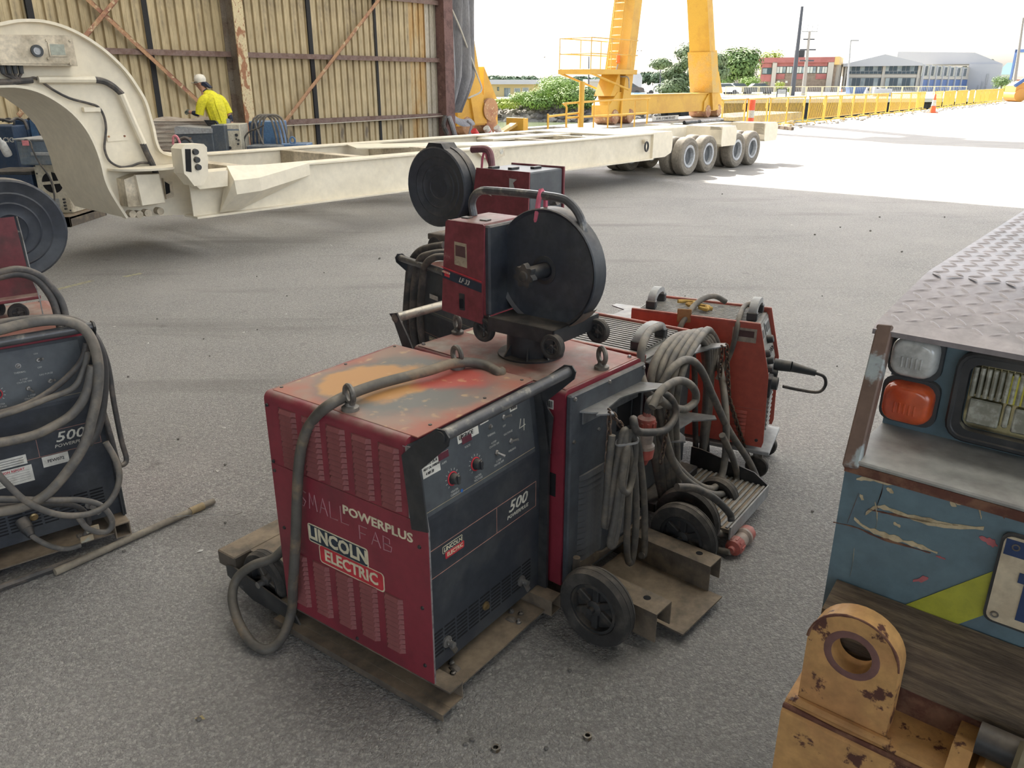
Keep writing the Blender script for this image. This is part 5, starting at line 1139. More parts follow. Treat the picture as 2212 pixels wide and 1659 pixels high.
mb = MB(); mb.box(hx0+.09, hx0+.125, 1.088, 1.145, .009, .0135, .003, FR); part('yellow_lens', mb, pm('yellow_glass', (.62, .58, .10), .2), hl)
# scrapes and chips on the blue face (own outlines)
FF = bxy((0, -.0012, 0), (1, 0, 0), (0, 0, 1)); random.seed(11)
def scrape(pts, w, mat, nm):
    P = [vl(px, py, 1, -.0012) for px, py in pts]; up = []; dn = []
    sp_ = spline(P, 5)
    for i, p in enumerate(sp_):
        t = i/(len(sp_)-1); ww = w*(.3+.9*random.random())*(.4+.6*sin(pi*min(1, max(0, t)))); up.append((p.x, p.z+ww)); dn.append((p.x, p.z-ww*.8))
    mb = MB(); mb.prism(up+dn[::-1], -.0014, -.0004, lambda a, b, d: (a, d, b)); part(nm, mb, mat, body_t)
body_t = [o for o in tug.children if o.name.startswith('nose_box')][0]
for pts, w in (([(1850, 1035), (1880, 1035), (1930, 1045), (2000, 1060)], .007), ([(1870, 1110), (1900, 1095), (1960, 1115), (2040, 1135), (2125, 1142)], .009), ([(1845, 1120), (1870, 1140), (1920, 1160), (1970, 1175), (2025, 1195)], .007), ([(2045, 1075), (2075, 1085), (2110, 1090), (2120, 1120)], .008),
               ([(1845, 1185), (1842, 1215), (1836, 1245)], .008), ([(1890, 1085), (1895, 1120), (1890, 1150)], .006), ([(1915, 1055), (1930, 1065)], .007), ([(1857, 1070), (1866, 1080)], .006), ([(1930, 1130), (1945, 1138)], .005), ([(2052, 1085), (2066, 1094)], .006)): scrape(pts, w, M_chip, 'paint_chip')
for pts, w in (([(1875, 1100), (1930, 1112), (2010, 1128), (2070, 1135)], .003), ([(1800, 1128), (1850, 1140), (1900, 1162), (1960, 1180), (2010, 1195)], .003), ([(1908, 1020), (1906, 1060), (1895, 1090), (1898, 1100)], .002), ([(2145, 1085), (2170, 1120)], .003), ([(1830, 1130), (1855, 1065)], .003), ([(2080, 1380), (2120, 1396), (2212, 1400)], .003)): scrape(pts, w, M_rustd, 'rust_scratch')
M_pink = pm('pink_scuff', (.40, .12, .13), .7)
for pts, w in (([(2115, 1160), (2140, 1172), (2155, 1180)], .009), ([(1972, 1255), (2005, 1250)], .008), ([(2022, 1201), (2042, 1208)], .003)): scrape(pts, w, M_pink, 'red_scuff')
# reflective yellow-green stripe
st = [vl(px, py, 1, -.0012) for px, py in ((1922, 1319), (2142, 1235), (2212, 1212), (2212, 1290), (2120, 1330), (2024, 1364))]
mb = MB(); mb.prism([(p.x, p.z) for p in st], -.0022, -.0008, lambda a, b, d: (a, d, b)); part('reflective_stripe', mb, pm('lime_stripe', (.42, .43, .05), .4, col2=(.35, .36, .045), sc=60), tug)
# number plate: blue top band, cream field, blue figure 1
pt = [vl(px, py, 1, -.006) for px, py in ((2168, 1148), (2127, 1330))]; X0 = pt[1].x-.004; Z0, Z1 = pt[1].z-.006, pt[0].z+.002
FPp = bxy((0, -.002, 0), (1, 0, 0), (0, 0, 1))
mb = MB(); mb.prism(rrect(X0, X0+.36, Z0, Z1, .016), 0, .006, None, FPp); np_ = part('number_plate', mb, M_blks, tug)
mb = MB(); mb.prism(rrect(X0+.005, X0+.355, Z0+.005, Z1-.005, .013), .005, .008, None, FPp); part('plate_field', mb, pm('plate_cream', (.58, .50, .36), .5, col2=(.5, .42, .3), sc=25), np_)
mb = MB(); mb.box(X0+.008, X0+.352, Z1-.040, Z1-.010, .0078, .009, .0, FPp); part('plate_band', mb, pm('plate_blue', (.02, .045, .13), .5), np_)
mb = MB(); mb.box(X0+.048, X0+.068, Z0+.022, Z1-.055, .0078, .0095, 0, FPp); mb.box(X0+.038, X0+.050, Z1-.085, Z1-.066, .0078, .0095, 0, FPp); part('plate_figure', mb, MATS['plate_blue'], np_)
for x, z in ((X0+.018, Z0+.018), (X0+.024, Z1-.022)):
    mb = MB(); mb.lathe([(.004, 0), (.0065, 0), (.0065, .002), (.004, .002)], 12, FPp @ Matrix.Translation((x, z, .008))); part('plate_eyelet', mb, M_steel, np_)
# timber packer in front of the nose
mb = MB(); mb.add([(.02, -.075, .60), (XR, -.075, .60), (XR, -.075, .70), (.02, -.075, .70), (.02, -.0035, .60), (XR, -.0035, .60), (XR, -.0035, .728), (.02, -.0035, .728)], [(0,1,2,3),(4,5,6,7),(0,1,5,4),(1,2,6,5),(2,3,7,6),(3,0,4,7)])
tm = solo('timber_packer', mb, M_wood, 'weathered grey timber beam wedged between tug nose and yellow bumper', 'timber', loc=tuple(tug.location), rz=radians(-40), smooth=0)
mb = MB(); mb.box(.0, XR, -.06, .0, .46, .598); part('bumper_back', mb, M_rustd, tug)
# heavy yellow bumper beam with lifting lug
bt = vl(1725, 1483, 1, -.10).z
mb = MB(); mb.add([(.0, -.165, .20), (XR, -.165, .20), (XR, -.165, bt-.02), (.0, -.165, bt-.02), (.0, -.06, .20), (XR, -.06, .20), (XR, -.06, bt+.015), (.0, -.06, bt+.015), (.0, -.145, bt), (XR, -.145, bt)],
   [(0,1,2,3),(4,5,6,7),(0,1,5,4),(3,2,9,8),(8,9,6,7),(1,2,9,6,5),(0,3,8,7,4)]); bm_ = part('bumper_beam', mb, M_yel, tug, 0)
mb = MB(); mb.tube([Vector((.0, -.155, bt-.010)), Vector((.10, -.156, bt-.011)), Vector((.22, -.155, bt-.010)), Vector((.5, -.155, bt-.011))], [.006, .0045, .006, .005], 6); part('worn_arris', mb, M_rustd, bm_)
hc = vl(1840, 1415, 1, -.135); R_ = .081
out = [(hc.x-R_, bt-.01)]+[(hc.x+R_*cos(a), hc.z+R_*sin(a)) for a in [pi-pi*i/18 for i in range(19)]]+[(hc.x+R_, bt-.01)]
mb = MB(); mb.plate_hole(out, circ(hc.x, hc.z, .036, 28), -.138, -.092, lambda a, b, d: (a, d, b)); lug = part('lifting_lug', mb, M_yel, tug)
mb = MB(); mb.tube([(hc.x+R_*cos(a), -.138, hc.z+R_*sin(a)) for a in [pi*.98-pi*.96*i/24 for i in range(25)]], [.0016+.0016*random.random() for i in range(25)], 6); part('worn_arris', mb, M_rustd, lug)
mb = MB(); mb.lathe([(.036, 0), (.046, .0012), (.050, 0)], 28, bxy((hc.x, -.138, hc.z), (1, 0, 0), (0, 0, 1))); part('hole_wear', mb, pm('rust_mauve', (.18, .09, .08), .7), lug)
mb = MB(); mb.cyl((hc.x-R_-.004, -.142, bt+.002), (hc.x+R_+.01, -.142, bt+.002), .010, .010, 10); part('weld_bead', mb, M_yel, lug)
# clevis knuckle and hose at the right of the beam
kx = vl(2085, 1560, 1, -.15).x
mb = MB(); mb.prism([(-.165, bt-.10), (-.165, bt+.02), (-.13, bt+.055), (-.06, bt+.055), (-.06, bt-.1)], kx-.012, kx+.02, lambda a, b, d: (d, a, b)); part('weld_gusset', mb, M_yel, bm_)
mb = MB(); mb.box(kx+.03, kx+.30, -.16, -.07, bt-.02, bt+.05, .01); part('knuckle', mb, M_yel, bm_)
mb = MB(); mb.cyl((kx+.02, -.11, bt+.075), (kx+.30, -.11, bt+.075), .028, .028, 16); part('pivot_pin', mb, M_blks, tug)
mb = MB(); mb.tube(spline([(kx+.09, -.12, bt+.11), (kx+.088, -.175, bt+.07), (kx+.086, -.185, bt-.02), (kx+.084, -.18, bt-.15)], 6), .012, 6); part('strap', mb, pm('khaki_strap', (.16, .14, .09), .8), tug)
# running gear: front axle and wheels under the nose
for x in (.16, 1.1): wheel(tug, (x, .75, .30), .30, .18, spokes=6)
# ---------------------------------------------------------------- cream heavy-haul trailer
M_tr = pm('trailer_cream', (.80, .73, .59), .5, col2=(.75, .68, .54), sc=1.2, col3=(.40, .30, .17), sc3=5, lo3=.70, hi3=.82, var=.04, vsc=12)
M_trd = pm('trailer_dusty', (.66, .58, .45), .6, col2=(.38, .32, .23), sc=2)
M_trin = pm('trailer_grey_inside', (.36, .36, .34), .6, col2=(.30, .29, .27), sc=2)
M_trk = pm('tyre_dusty', (.24, .215, .18), .85, col2=(.19, .17, .14), sc=5, bump=.3, bsc=60)
M_rimw = pm('rim_grey', (.50, .52, .55), .5, col2=(.42, .43, .45), sc=6)
M_rimd = pm('rim_dark', (.10, .11, .12), .6)
RZT = radians(49); TO = Vector((3.33, 15.35, 0))
tr = thing('low_loader_trailer', 'cream heavy low-loader trailer with arched gooseneck and sunlit rear wheels', 'trailer', tuple(TO), RZT)
tl = lambda px, py, y: lp(tr, px, py, 1, y)
def beam(x0, x1, y0, z0=.38, z1=.82, w=.24, nm='main_beam', sgn=1):
    mb = MB(); a, b = sorted((y0, y0+sgn*w))
    mb.box(x0, x1, a-.0, b, z1-.022, z1, .003); mb.box(x0, x1, a-.02, b, z0, z0+.022, .003)
    yw = y0+sgn*.05; mb.box(x0, x1, min(yw, yw+sgn*.014), max(yw, yw+sgn*.014), z0+.02, z1-.02); return part(nm, mb, M_tr, tr)
XL = tl(455, 360, 0).x
b1 = beam(XL-.22, -1.35, 0); b2_ = beam(XL+.1, -.7, 1.95, sgn=1)
# solid end of the near beam
mb = MB(); mb.prism([(-1.36, .40), (-.95, .40), (-.74, .46), (-.71, .52), (-.71, .78), (-.76, .825), (-1.36, .825)], 0, .30, lambda a, b, d: (a, d, b)); en = part('beam_end', mb, M_tr, tr)
q = tl(1396, 310, -.02); mb = MB(); ring = [(q.x+.05*cos(a), -.03, q.z-.05+.075*sin(a)) for a in [2*pi*i/16 for i in range(16)]]; mb.tube(ring, .016, 8, True); part('tie_ring', mb, M_blks, en)
mb = MB(); mb.box(q.x-.05, q.x+.05, -.025, .02, q.z-.0, q.z+.07, .01); part('ring_lug', mb, M_trd, en)
q = tl(1078, 330, -.03); mb = MB(); mb.prism([(q.x-.45, .80), (q.x+.12, .80), (q.x+.12, .70), (q.x-.1, .63), (q.x-.35, .72)], -.03, -.012, lambda a, b, d: (a, d, b)); lg = part('lashing_plate', mb, M_trd, b1); mb = MB(); mb.cyl((q.x+.05, -.034, .755), (q.x+.05, -.028, .755), .035, .035, 14); part('lashing_hole', mb, M_wht, lg)
# cross members and deck plates between the beams
for x in (XL+.6, XL+2.2, XL+3.7, -3.6, -2.6):
    mb = MB(); mb.box(x-.08, x+.08, .06, 2.0, .50, .80, .004); part('cross_member', mb, M_trd, tr)
mb = MB(); mb.box(-2.2, -.72, .02, 2.0, .795, .826, .004); part('deck_plate', mb, M_tr, tr)
mb = MB(); mb.box(-4.2, -2.2, 1.15, 1.5, .78, .815, .004); part('deck_strip', mb, M_tr, tr)
mb = MB(); mb.add([(XL+3.2, 1.97, .815), (XL+3.0, 1.5, .80), (XL+5.0, .24, .80), (XL+5.8, .24, .815), (XL+3.2, 1.97, .80), (XL+3.0, 1.5, .785), (XL+5.0, .24, .785), (XL+5.8, .24, .80)], [(0,1,2,3),(4,5,6,7),(0,1,5,4),(1,2,6,5),(2,3,7,6),(3,0,4,7)]); part('deck_gusset', mb, M_tr, tr)
mb = MB(); mb.box(-4.4, -.7, .3, 1.95, .55, .57); part('under_pan', mb, M_trin, tr)
# rear: spine and outriggers with end blocks
mb = MB(); mb.box(-.9, 3.5, .75, 1.35, .50, .82, .02); part('spine', mb, M_tr, tr)
for x0, x1 in ((1.12, 1.55), (3.06, 3.50)):
    mb = MB(); mb.prism([(.0, .60), (.0, .80), (.05, .83), (1.72, .83), (1.77, .80), (1.77, .60)], x0, x1, lambda a, b, d: (d, a, b)); og = part('outrigger', mb, M_tr, tr)
    mb = MB(); mb.prism([(x0+.03, .46), (x1+.16, .46), (x1+.20, .55), (x1+.20, .76), (x1+.12, .832), (x0+.0, .832), (x0+.0, .50)], -.02, .24, lambda a, b, d: (a, d, b)); part('end_block', mb, M_tr, og)
mb = MB(); mb.box(1.3, 3.5, .75, 1.35, .818, .83); part('spine_top', mb, M_tr, tr)
# a bundle of grey bars lying on the deck
q = tl(1515, 259, .9)
def ttyre(x, y, w=.235, R=.345):
    M = Matrix.Translation((x, y, R)) @ Matrix.Rotation(pi/2, 4, 'X'); h = w/2
    mb = MB(); mb.lathe([(R*.58, -h*.7), (R*.75, -h*.98), (R*.93, -h*.9), (R*.985, -h*.72), (R, -h*.5), (R, h*.5), (R*.985, h*.72), (R*.93, h*.9), (R*.75, h*.98), (R*.58, h*.7)], 36, M); t_ = part('tyre', mb, M_trk, tr)
    mb = MB(); mb.lathe([(R*.60, -h*.75), (R*.60, h*.80), (R*.565, h*.86), (R*.47, h*.80), (R*.47, h*.2)], 30, M); part('rim', mb, M_rimw, t_)
    mb = MB(); mb.lathe([(R*.48, h*.2), (R*.30, h*.05), (R*.20, h*.25), (0, h*.25)], 20, M); part('wheel_disc', mb, M_rimd, t_)
for x in (.0, .74, 1.95, 2.66):
    ttyre(x, .125); ttyre(x, .395)
    ttyre(x, 1.38); ttyre(x, 1.65)
    mb = MB(); mb.cyl((x, .25, .345), (x, 1.6, .345), .06, .06, 12); part('axle', mb, M_rimd, tr)
# ---------------------------------------------------------------- gooseneck (traced on the plane of its near plate)
YG = .30
outer = [(-70, 66), (0, 52), (33, 45.5), (76, 45), (114, 52), (152, 66), (190, 87), (228, 115), (266, 152), (291, 187), (309, 218), (320, 253), (327, 278), (334, 309), (348, 330), (392, 339), (450, 338)]
inner = [(445, 462), (330, 466), (270, 470), (238, 420), (223, 387), (215, 354), (202, 316), (182, 278), (152, 243), (114, 215), (76, 196), (38, 187), (0, 186), (-70, 190)]
O = [tl(x, y, YG) for x, y in outer]; I = [tl(x, y, YG) for x, y in inner]
mb = MB(); mb.prism([(p.x, p.z) for p in O+I], YG, YG+1.15, lambda a, b, d: (a, d, b)); gn = part('gooseneck', mb, M_tr, tr, 28)
def edge_band(pts, w0, nm):
    """flange strip standing proud along a traced edge"""
    P = spline([(p.x, 0, p.z) for p in pts], 3); rings = []
    for i, p in enumerate(P):
        d = (P[min(i+1, len(P)-1)]-P[max(i-1, 0)]).normalized(); n = Vector((-d.z, 0, d.x))
        rings.append([p+n*a+Vector((0, YG+b, 0)) for a, b in ((-.012, -.055), (.012, -.055), (.012, .02), (-.012, .02))])
    mb = MB(); mb.loft(rings); part(nm, mb, M_tr, gn, 40)
edge_band(O[:-1], .03, 'top_flange'); edge_band(I[2:], .03, 'arch_flange')
# skirt plate below: leg of the neck tapering to the ground
def tpoly(pts, y0, y1, nm, mat, par, sm=30):
    P = [tl(x, y, y0) for x, y in pts]; mb = MB(); mb.prism([(p.x, p.z) for p in P], y0, y1, lambda a, b, d: (a, d, b)); return part(nm, mb, mat, par, sm)
# control box with gauge and window
cb = tpoly([(-60, 74), (155, 76), (168, 143), (-60, 140)], YG-.14, YG-.002, 'control_box', M_trd, tr)
tpoly([(-60, 79), (151, 81), (162, 138), (-60, 136)], YG-.146, YG-.138, 'box_lid', M_trd, cb)
g = tl(79, 110, YG-.146); mb = MB(); MG = bxy(g, (1, 0, 0), (0, 0, 1)); mb.lathe([(.030, 0), (.048, 0), (.048, .02), (.030, .02)], 24, MG); gg = part('gauge_ring', mb, M_dk, cb); mb = MB(); mb.lathe([(0, .012), (.032, .012)], 20, MG); mb.lathe([(0, .014), (.014, .014), (.016, .01)], 14, MG); part('gauge_face', mb, M_rimw, cb)
tpoly([(103, 92), (142, 93), (146, 122), (108, 122)], YG-.156, YG-.146, 'window_frame', M_trd, cb); tpoly([(107, 95), (138, 96), (142, 119), (111, 119)], YG-.159, YG-.155, 'window_pane', pm('dull_window', (.34, .36, .30), .3), cb)
for x, y in ((100, 87), (151, 88), (152, 138), (104, 126), (2, 136)):
    p = tl(x, y, YG-.146); mb = MB(); mb.cyl(p, p+Vector((0, -.012, 0)), .012, .010, 8); part('lid_screw', mb, M_trd, cb)
def ttube(pts, r, nm, mat, y, par=None): 
    mb = MB(); mb.tube(spline([tl(a, b, y) for a, b in pts], 5), r, 8); part(nm, mb, mat, par or gn)
for k, x in enumerate((4, 18, 31, 44)):
    p = tl(x, 145, YG-.07); mb = MB(); mb.cyl(p+Vector((0, 0, .02)), p+Vector((0, 0, -.05)), .022, .018, 10); part('cable_gland', mb, M_dk, cb)
    ttube([(x, 149), (x+2, 158), (x*.5+20, 166), (35+k*4, 172), (50+k*3, 175)], .012, 'gland_cable', M_cabd, YG-.05)
ttube([(-40, 178), (20, 177), (45, 175), (70, 173)], .025, 'cable_sleeve', M_cabd, YG-.05)
ttube([(82, 172), (140, 172), (205, 172)], .030, 'conduit', M_tr, YG-.05)
ttube([(203, 172), (225, 176), (245, 187), (264, 204)], .028, 'black_hose', M_cabd, YG-.05)
ttube([(262, 203), (285, 256), (310, 311)], .032, 'conduit', M_tr, YG-.05)
ttube([(308, 309), (318, 332), (328, 352), (338, 378)], .030, 'black_hose', M_cabd, YG-.05)
ttube([(60, 174), (72, 168), (88, 175), (115, 194), (150, 212), (190, 223), (212, 231), (224, 250), (229, 275), (227, 300), (226, 322), (234, 344), (248, 356), (265, 361), (285, 358), (303, 352), (322, 352)], .011, 'trailing_cable', M_cabd, YG-.03)
tpoly([(181, 232), (217, 232), (218, 241), (183, 242)], YG-.05, YG, 'junction_box', M_tr, gn)
pl = tpoly([(231, 291), (273, 288), (275, 303), (233, 306)], YG-.012, YG, 'blank_plate', M_tr, gn)
for x, y in ((235, 295), (269, 294)):
    p = tl(x, y, YG-.012); mb = MB(); mb.cyl(p, p+Vector((0, -.01, 0)), .010, .008, 8); part('plate_bolt', mb, M_brace, pl)
# half-round shelf, cover box and pivot pins at the foot of the neck
p = tl(318, 362, YG); mb = MB(); mb.lathe([(0, 0), (.38, 0), (.38, .02), (0, .02)], 24, Matrix.Translation((p.x, YG+.02, p.z)), pi, 2*pi); part('foot_shelf', mb, M_tr, gn)
cbx = [(268, 388), (296, 377), (344, 375), (357, 438), (322, 444), (277, 447)]
tpoly(cbx, YG-.16, YG+.02, 'cover_box', M_trd, gn)
tpoly([(293, 378), (343, 376), (356, 437), (308, 444)], YG-.20, YG-.158, 'cover_face', M_tr, gn)
for x, y in ((285, 462), (300, 463), (318, 460), (345, 456)):
    p = tl(x, y, YG-.06); mb = MB(); mb.cyl(p+Vector((0, -.02, 0)), p+Vector((0, .08, 0)), .035, .035, 12); part('pivot_pin', mb, M_trd, gn)
tpoly([(352, 385), (372, 392), (376, 425), (360, 430)], YG-.03, YG+.0, 'access_slot', M_trd, gn); tpoly([(356, 392), (366, 398), (368, 416), (359, 420)], YG-.034, YG-.028, 'slot_opening', M_slot, gn)
# bolted hitch bracket in front of the beam head
bk = tpoly([(392, 322), (400, 312), (440, 311), (447, 318), (450, 378), (440, 400), (420, 402), (405, 382), (398, 375)], -.22, -.02, 'hitch_bracket', M_tr, tr)
tpoly([(400, 322), (412, 322), (414, 372), (402, 370)], -.224, -.219, 'bracket_slot', M_slot, bk)
for x, y in ((421, 328), (424, 345), (427, 361)):
    p = tl(x, y, -.22); mb = MB(); mb.cyl(p, p+Vector((0, -.03, 0)), .030, .026, 10); part('bracket_bolt', mb, M_blks, bk)
tpoly([(418, 375), (492, 368), (492, 402), (432, 409), (420, 398)], -.12, .02, 'bracket_base', M_tr, tr)
# faceted fairing tapering along the beam
P0 = [tl(x, y, .0) for x, y in ((500, 366), (552, 356), (622, 352), (672, 352), (670, 378), (612, 400), (566, 412), (500, 418))]
def fp3(px, py, y): return tl(px, py, y)
A = [fp3(490, 360, .0), fp3(420, 459, .0), fp3(475, 458, .0), fp3(670, 378, .0), fp3(668, 352, .0)]
Bq = [fp3(508, 388, -.24), fp3(562, 385, -.24), fp3(566, 412, -.24), fp3(512, 420, -.24), fp3(553, 357, -.10), fp3(622, 353, -.02), fp3(560, 384, -.24)]
mb = MB()
V_ = [fp3(490, 358, 0), fp3(552, 356, -.06), fp3(622, 353, -.03), fp3(668, 352, 0), fp3(670, 378, 0), fp3(565, 412, -.22), fp3(512, 420, -.22), fp3(560, 384, -.22), fp3(506, 390, -.22), fp3(475, 459, .0), fp3(520, 452, .0)]
mb.add(V_, [(0, 1, 7, 8), (1, 2, 7), (2, 3, 4, 5, 7), (7, 5, 6, 8), (8, 6, 9, 0), (6, 5, 10, 9), (5, 4, 10)]); part('beam_fairing', mb, M_tr, tr, 0)
# grey bars laid on the rear deck
for k, (xa, xb, lab) in enumerate(((1478, 1512, 'dark steel bar lying on the sunlit trailer deck'), (1505, 1560, 'pale steel bar bundle lying on the sunlit trailer deck'))):
    pa, pb = MW[tr.name] @ tl(xa, 264, 1.05), MW[tr.name] @ tl(xb, 262, 1.05); pa.z = pb.z = .86; mb = MB(); mb.tube([pa, pb], .04, 8); solo('steel_bar', mb, M_blks if k == 0 else M_steel, lab, 'bar')
# ---------------------------------------------------------------- equipment stacked by the wall, seen through and over the trailer
M_bl = pm('machine_blue', (.10, .20, .36), .5, col2=(.07, .14, .26), sc=5, dust=(.4, .42, .45), damt=.5)
M_bld = pm('machine_navy', (.025, .05, .10), .55, col2=(.04, .06, .10), sc=6)
M_blg = pm('box_bluegrey', (.15, .19, .24), .55, col2=(.20, .22, .24), sc=6, dust=(.55, .53, .48), damt=.8)
M_crm = pm('machine_cream', (.56, .52, .42), .5, col2=(.48, .43, .33), sc=5, col3=(.2, .16, .12), sc3=14, lo3=.68, hi3=.74)
M_slate = pm('machine_slate', (.075, .09, .11), .5, col2=(.10, .11, .12), sc=5, dust=(.35, .36, .36), damt=.8)
def on_pl(px, py, D): return at_y(px, py, D)
def machine(name, label, cat, pxl, pxr, pyt, D, depth, z0=0.0, mat=None, rz=0.0, group=None):
    """box-bodied thing whose camera side spans pxl..pxr at distance D, top at pyt; local x right, y away, origin at base left"""
    a = at_y(pxl, pyt, D); c = at_y(pxr, pyt, D); w = c.x-a.x; h = a.z-z0
    t = thing(name, label, cat, (a.x, D, z0), rz, group)
    mb = MB(); mb.box(0, w, 0, depth, .0, h, .012); part('casing', mb, mat, t); return t, w, h
D1 = 10.0
# trolley with white fan-fronted machine
t, w, h = machine('fan_machine', 'white machine with round cross-barred fan grille standing on a steel tray', 'welder', 70, 138, 353, D1, .6, .12, M_crm)
mb = MB(); mb.lathe([(0, 0), (.125, 0), (.125, .004)], 28, bxy((w*.52, -.003, h*.62), (1, 0, 0), (0, 0, 1))); gr = part('fan_grille', mb, M_slot, t)
for a in (0, pi/2):
    mb = MB(); mb.box(-.13, .13, -.018, .018, .004, .012, .002, bxy((w*.52, -.003, h*.62), (1, 0, 0), (0, 0, 1)) @ Matrix.Rotation(a+.08, 4, 'Z')); part('grille_bar', mb, M_crm, gr)
for k in range(4):
    mb = MB(); mb.cyl((w*.8, 0, h*(.29-.065*k)), (w*.8, -.03, h*(.29-.065*k)), .014, .012, 10); part('knob', mb, M_blks, t)
for x, z in ((.05, .95), (.9, .92), (.08, .80), (.92, .8), (.1, .05), (.92, .06)):
    mb = MB(); mb.cyl((w*x, 0, h*z), (w*x, -.008, h*z), .012, .010, 8); part('screw', mb, M_blks, t)
mb = MB(); mb.box(w*.3, w*.62, -.004, 0, h*.13, h*.30); part('data_print', mb, M_lgr, t)
mb = MB(); mb.box(-.12, w+.10, -.30, .62, -.03, -.002, .004); mb.box(-.12, w+.10, -.30, -.27, -.12, .0, .002); mb.box(w+.02, w+.10, -.30, .62, -.12, .0); mb.box(-.12, -.04, -.3, .62, -.12, 0); part('steel_tray', mb, M_rusty, t)
# toolbox on top of it
t, w, h = machine('tool_chest', 'blue-grey metal tool chest with a front pull handle, stacked on the fan machine', 'tool box', 33, 148, 303, D1-.12, .55, 0, M_blg); 
zb = at_y(70, 355, D1).z+.0; t.location.z = zb; MW[t.name] = frame((t.location.x, t.location.y, zb)); ch = [o for o in t.children][0]; hh = h-zb
mb = MB(); mb.box(0, w, 0, .55, 0, hh, .015); ch.data = mesh_of(mb, 'casing', M_blg)
mb = MB(); mb.box(-.03, w+.005, -.02, .57, hh-.002, hh+.018, .006); part('lid', mb, M_lgr, t)
mb = MB(); mb.box(w*.28, w*.76, -.05, -.035, hh*.40, hh*.54, .006); mb.box(w*.28, w*.31, -.045, 0, hh*.42, hh*.52); mb.box(w*.73, w*.76, -.045, 0, hh*.42, hh*.52); part('pull_handle', mb, M_lgr, t)
p = at_y(57, 308, D1-.16); mb = MB(); mb.tube(spline([at_y(48, 312, D1-.16), at_y(55, 302, D1-.16), at_y(66, 308, D1-.16), at_y(71, 325, D1-.2), at_y(85, 352, D1-.2), at_y(108, 385, D1-.2), at_y(117, 420, D1-.2), at_y(117, 440, D1-.2)], 6), .010, 6); solo('hanging_lead', mb, M_cabd, 'black lead hanging over the tool chest across the fan grille', 'cable')
mb = MB(); mb.box(-.04, .04, -.004, .004, -.03, .03, .002); solo('pink_tag', mb, pm('pink_plastic', (.70, .25, .28), .6), 'small pink tag tied to the lead on the tool chest', 'tag', loc=tuple(at_y(55, 309, D1-.17)))
D2 = 11.2
def wrapped(pts, r, lab, D, mat=None):
    mb = MB(); mb.tube(spline([at_y(a, b, D+d) for a, b, d in pts], 5), r, 7); solo('coiled_cable', mb, mat or M_cabd, lab, 'cable')
t, w, h = machine('blue_welder', 'navy-fronted blue welder with cables thrown over its top behind the tool chest', 'welder', 27, 56, 259, D2, .5, 0, M_bld)
mb = MB(); mb.box(w-.002, w+.20, .05, .5, .1, h+.01, .012); part('blue_side', mb, M_bl, t)
t, w, h = machine('blue_welder', 'blue welder under black cable loops, right of the navy-fronted one', 'welder', 80, 120, 263, D2+.35, .5, 0, M_bl)
wrapped([(60, 258, -.1), (75, 250, -.1), (95, 256, -.1), (108, 275, -.1), (112, 300, -.1), (100, 310, -.1), (88, 290, -.1), (80, 265, -.1), (95, 252, -.1), (115, 262, -.1), (125, 285, -.1)], .016, 'black cable loops slung over the blue welders behind the gooseneck', D2)
wrapped([(-20, 268, -.55), (0, 258, -.5), (22, 262, -.5), (35, 256, -.4), (52, 262, -.4), (60, 280, -.4)], .02, 'black cable lying across the tops of the navy welders', D2)
wrapped([(70, 252, -.15), (90, 248, -.15), (112, 258, -.15), (130, 275, -.2)], .018, 'black cable spilling from the blue welder towards the cream one', D2)
wrapped([(5, 262, -.1), (18, 256, -.1), (30, 262, -.1), (28, 272, -.1), (12, 275, -.1), (2, 300, -.1), (6, 330, -.1)], .014, 'thin dark cable loops at the edge of the navy welder', D2)
t, w, h = machine('dark_case', 'dark grey flat-topped case standing between blue welders and gooseneck', 'case', 84, 118, 281, D2-.4, .4, 0, M_slate)
t, w, h = machine('cream_welder', 'cream welder with red and blue striped panel tucked behind the gooseneck', 'welder', 117, 152, 282, D2-.3, .5, 0, M_crm)
mb = MB(); mb.box(.02, w-.02, -.004, 0, h*.86, h*.92); part('red_stripe', mb, M_lred, t); mb = MB(); mb.box(.02, w-.02, -.004, 0, h*.80, h*.845); part('blue_stripe', mb, M_bl, t)
t, w, h = machine('navy_welder', 'navy welder with white lettering at the left edge of the stack', 'welder', -45, 26, 272, D2-.3, .5, 0, M_bld)
mb = MB(); text(mb, 'CIG', .06, bxy((w*.80, -.003, h*.84), (1, 0, 0), (0, 0, 1)), .02); part('lettering', mb, M_wht, t)
t, w, h = machine('blue_cabinet', 'tall dark blue steel cabinet in the shade behind the fan machine', 'cabinet', 140, 196, 336, 12.2, .6, 0, M_bld)
mb = MB(); mb.box(.03, w-.03, -.008, 0, .06, h-.05, .003); part('door', mb, M_bld, t)
t, w, h = machine('blue_bin', 'low navy bin on the floor left of the fan machine', 'bin', -30, 66, 372, D1+.02, .5, 0, M_bld)
mb = MB(); mb.box(-.02, w+.015, -.02, .52, h-.03, h+.01, .006); part('rim', mb, M_blks, t)
mb = MB(); mb.lathe([(0, 0), (.045, 0), (.05, .03), (.045, .16), (.02, .20), (.02, .23), (0, .23)], 16, frame((0, 0, 0), 0, .5)); solo('plastic_bottle', mb, pm('white_plastic', (.62, .62, .60), .4), 'white plastic bottle lying among the stacked equipment', 'bottle', loc=tuple(at_y(18, 335, D1-.05)))
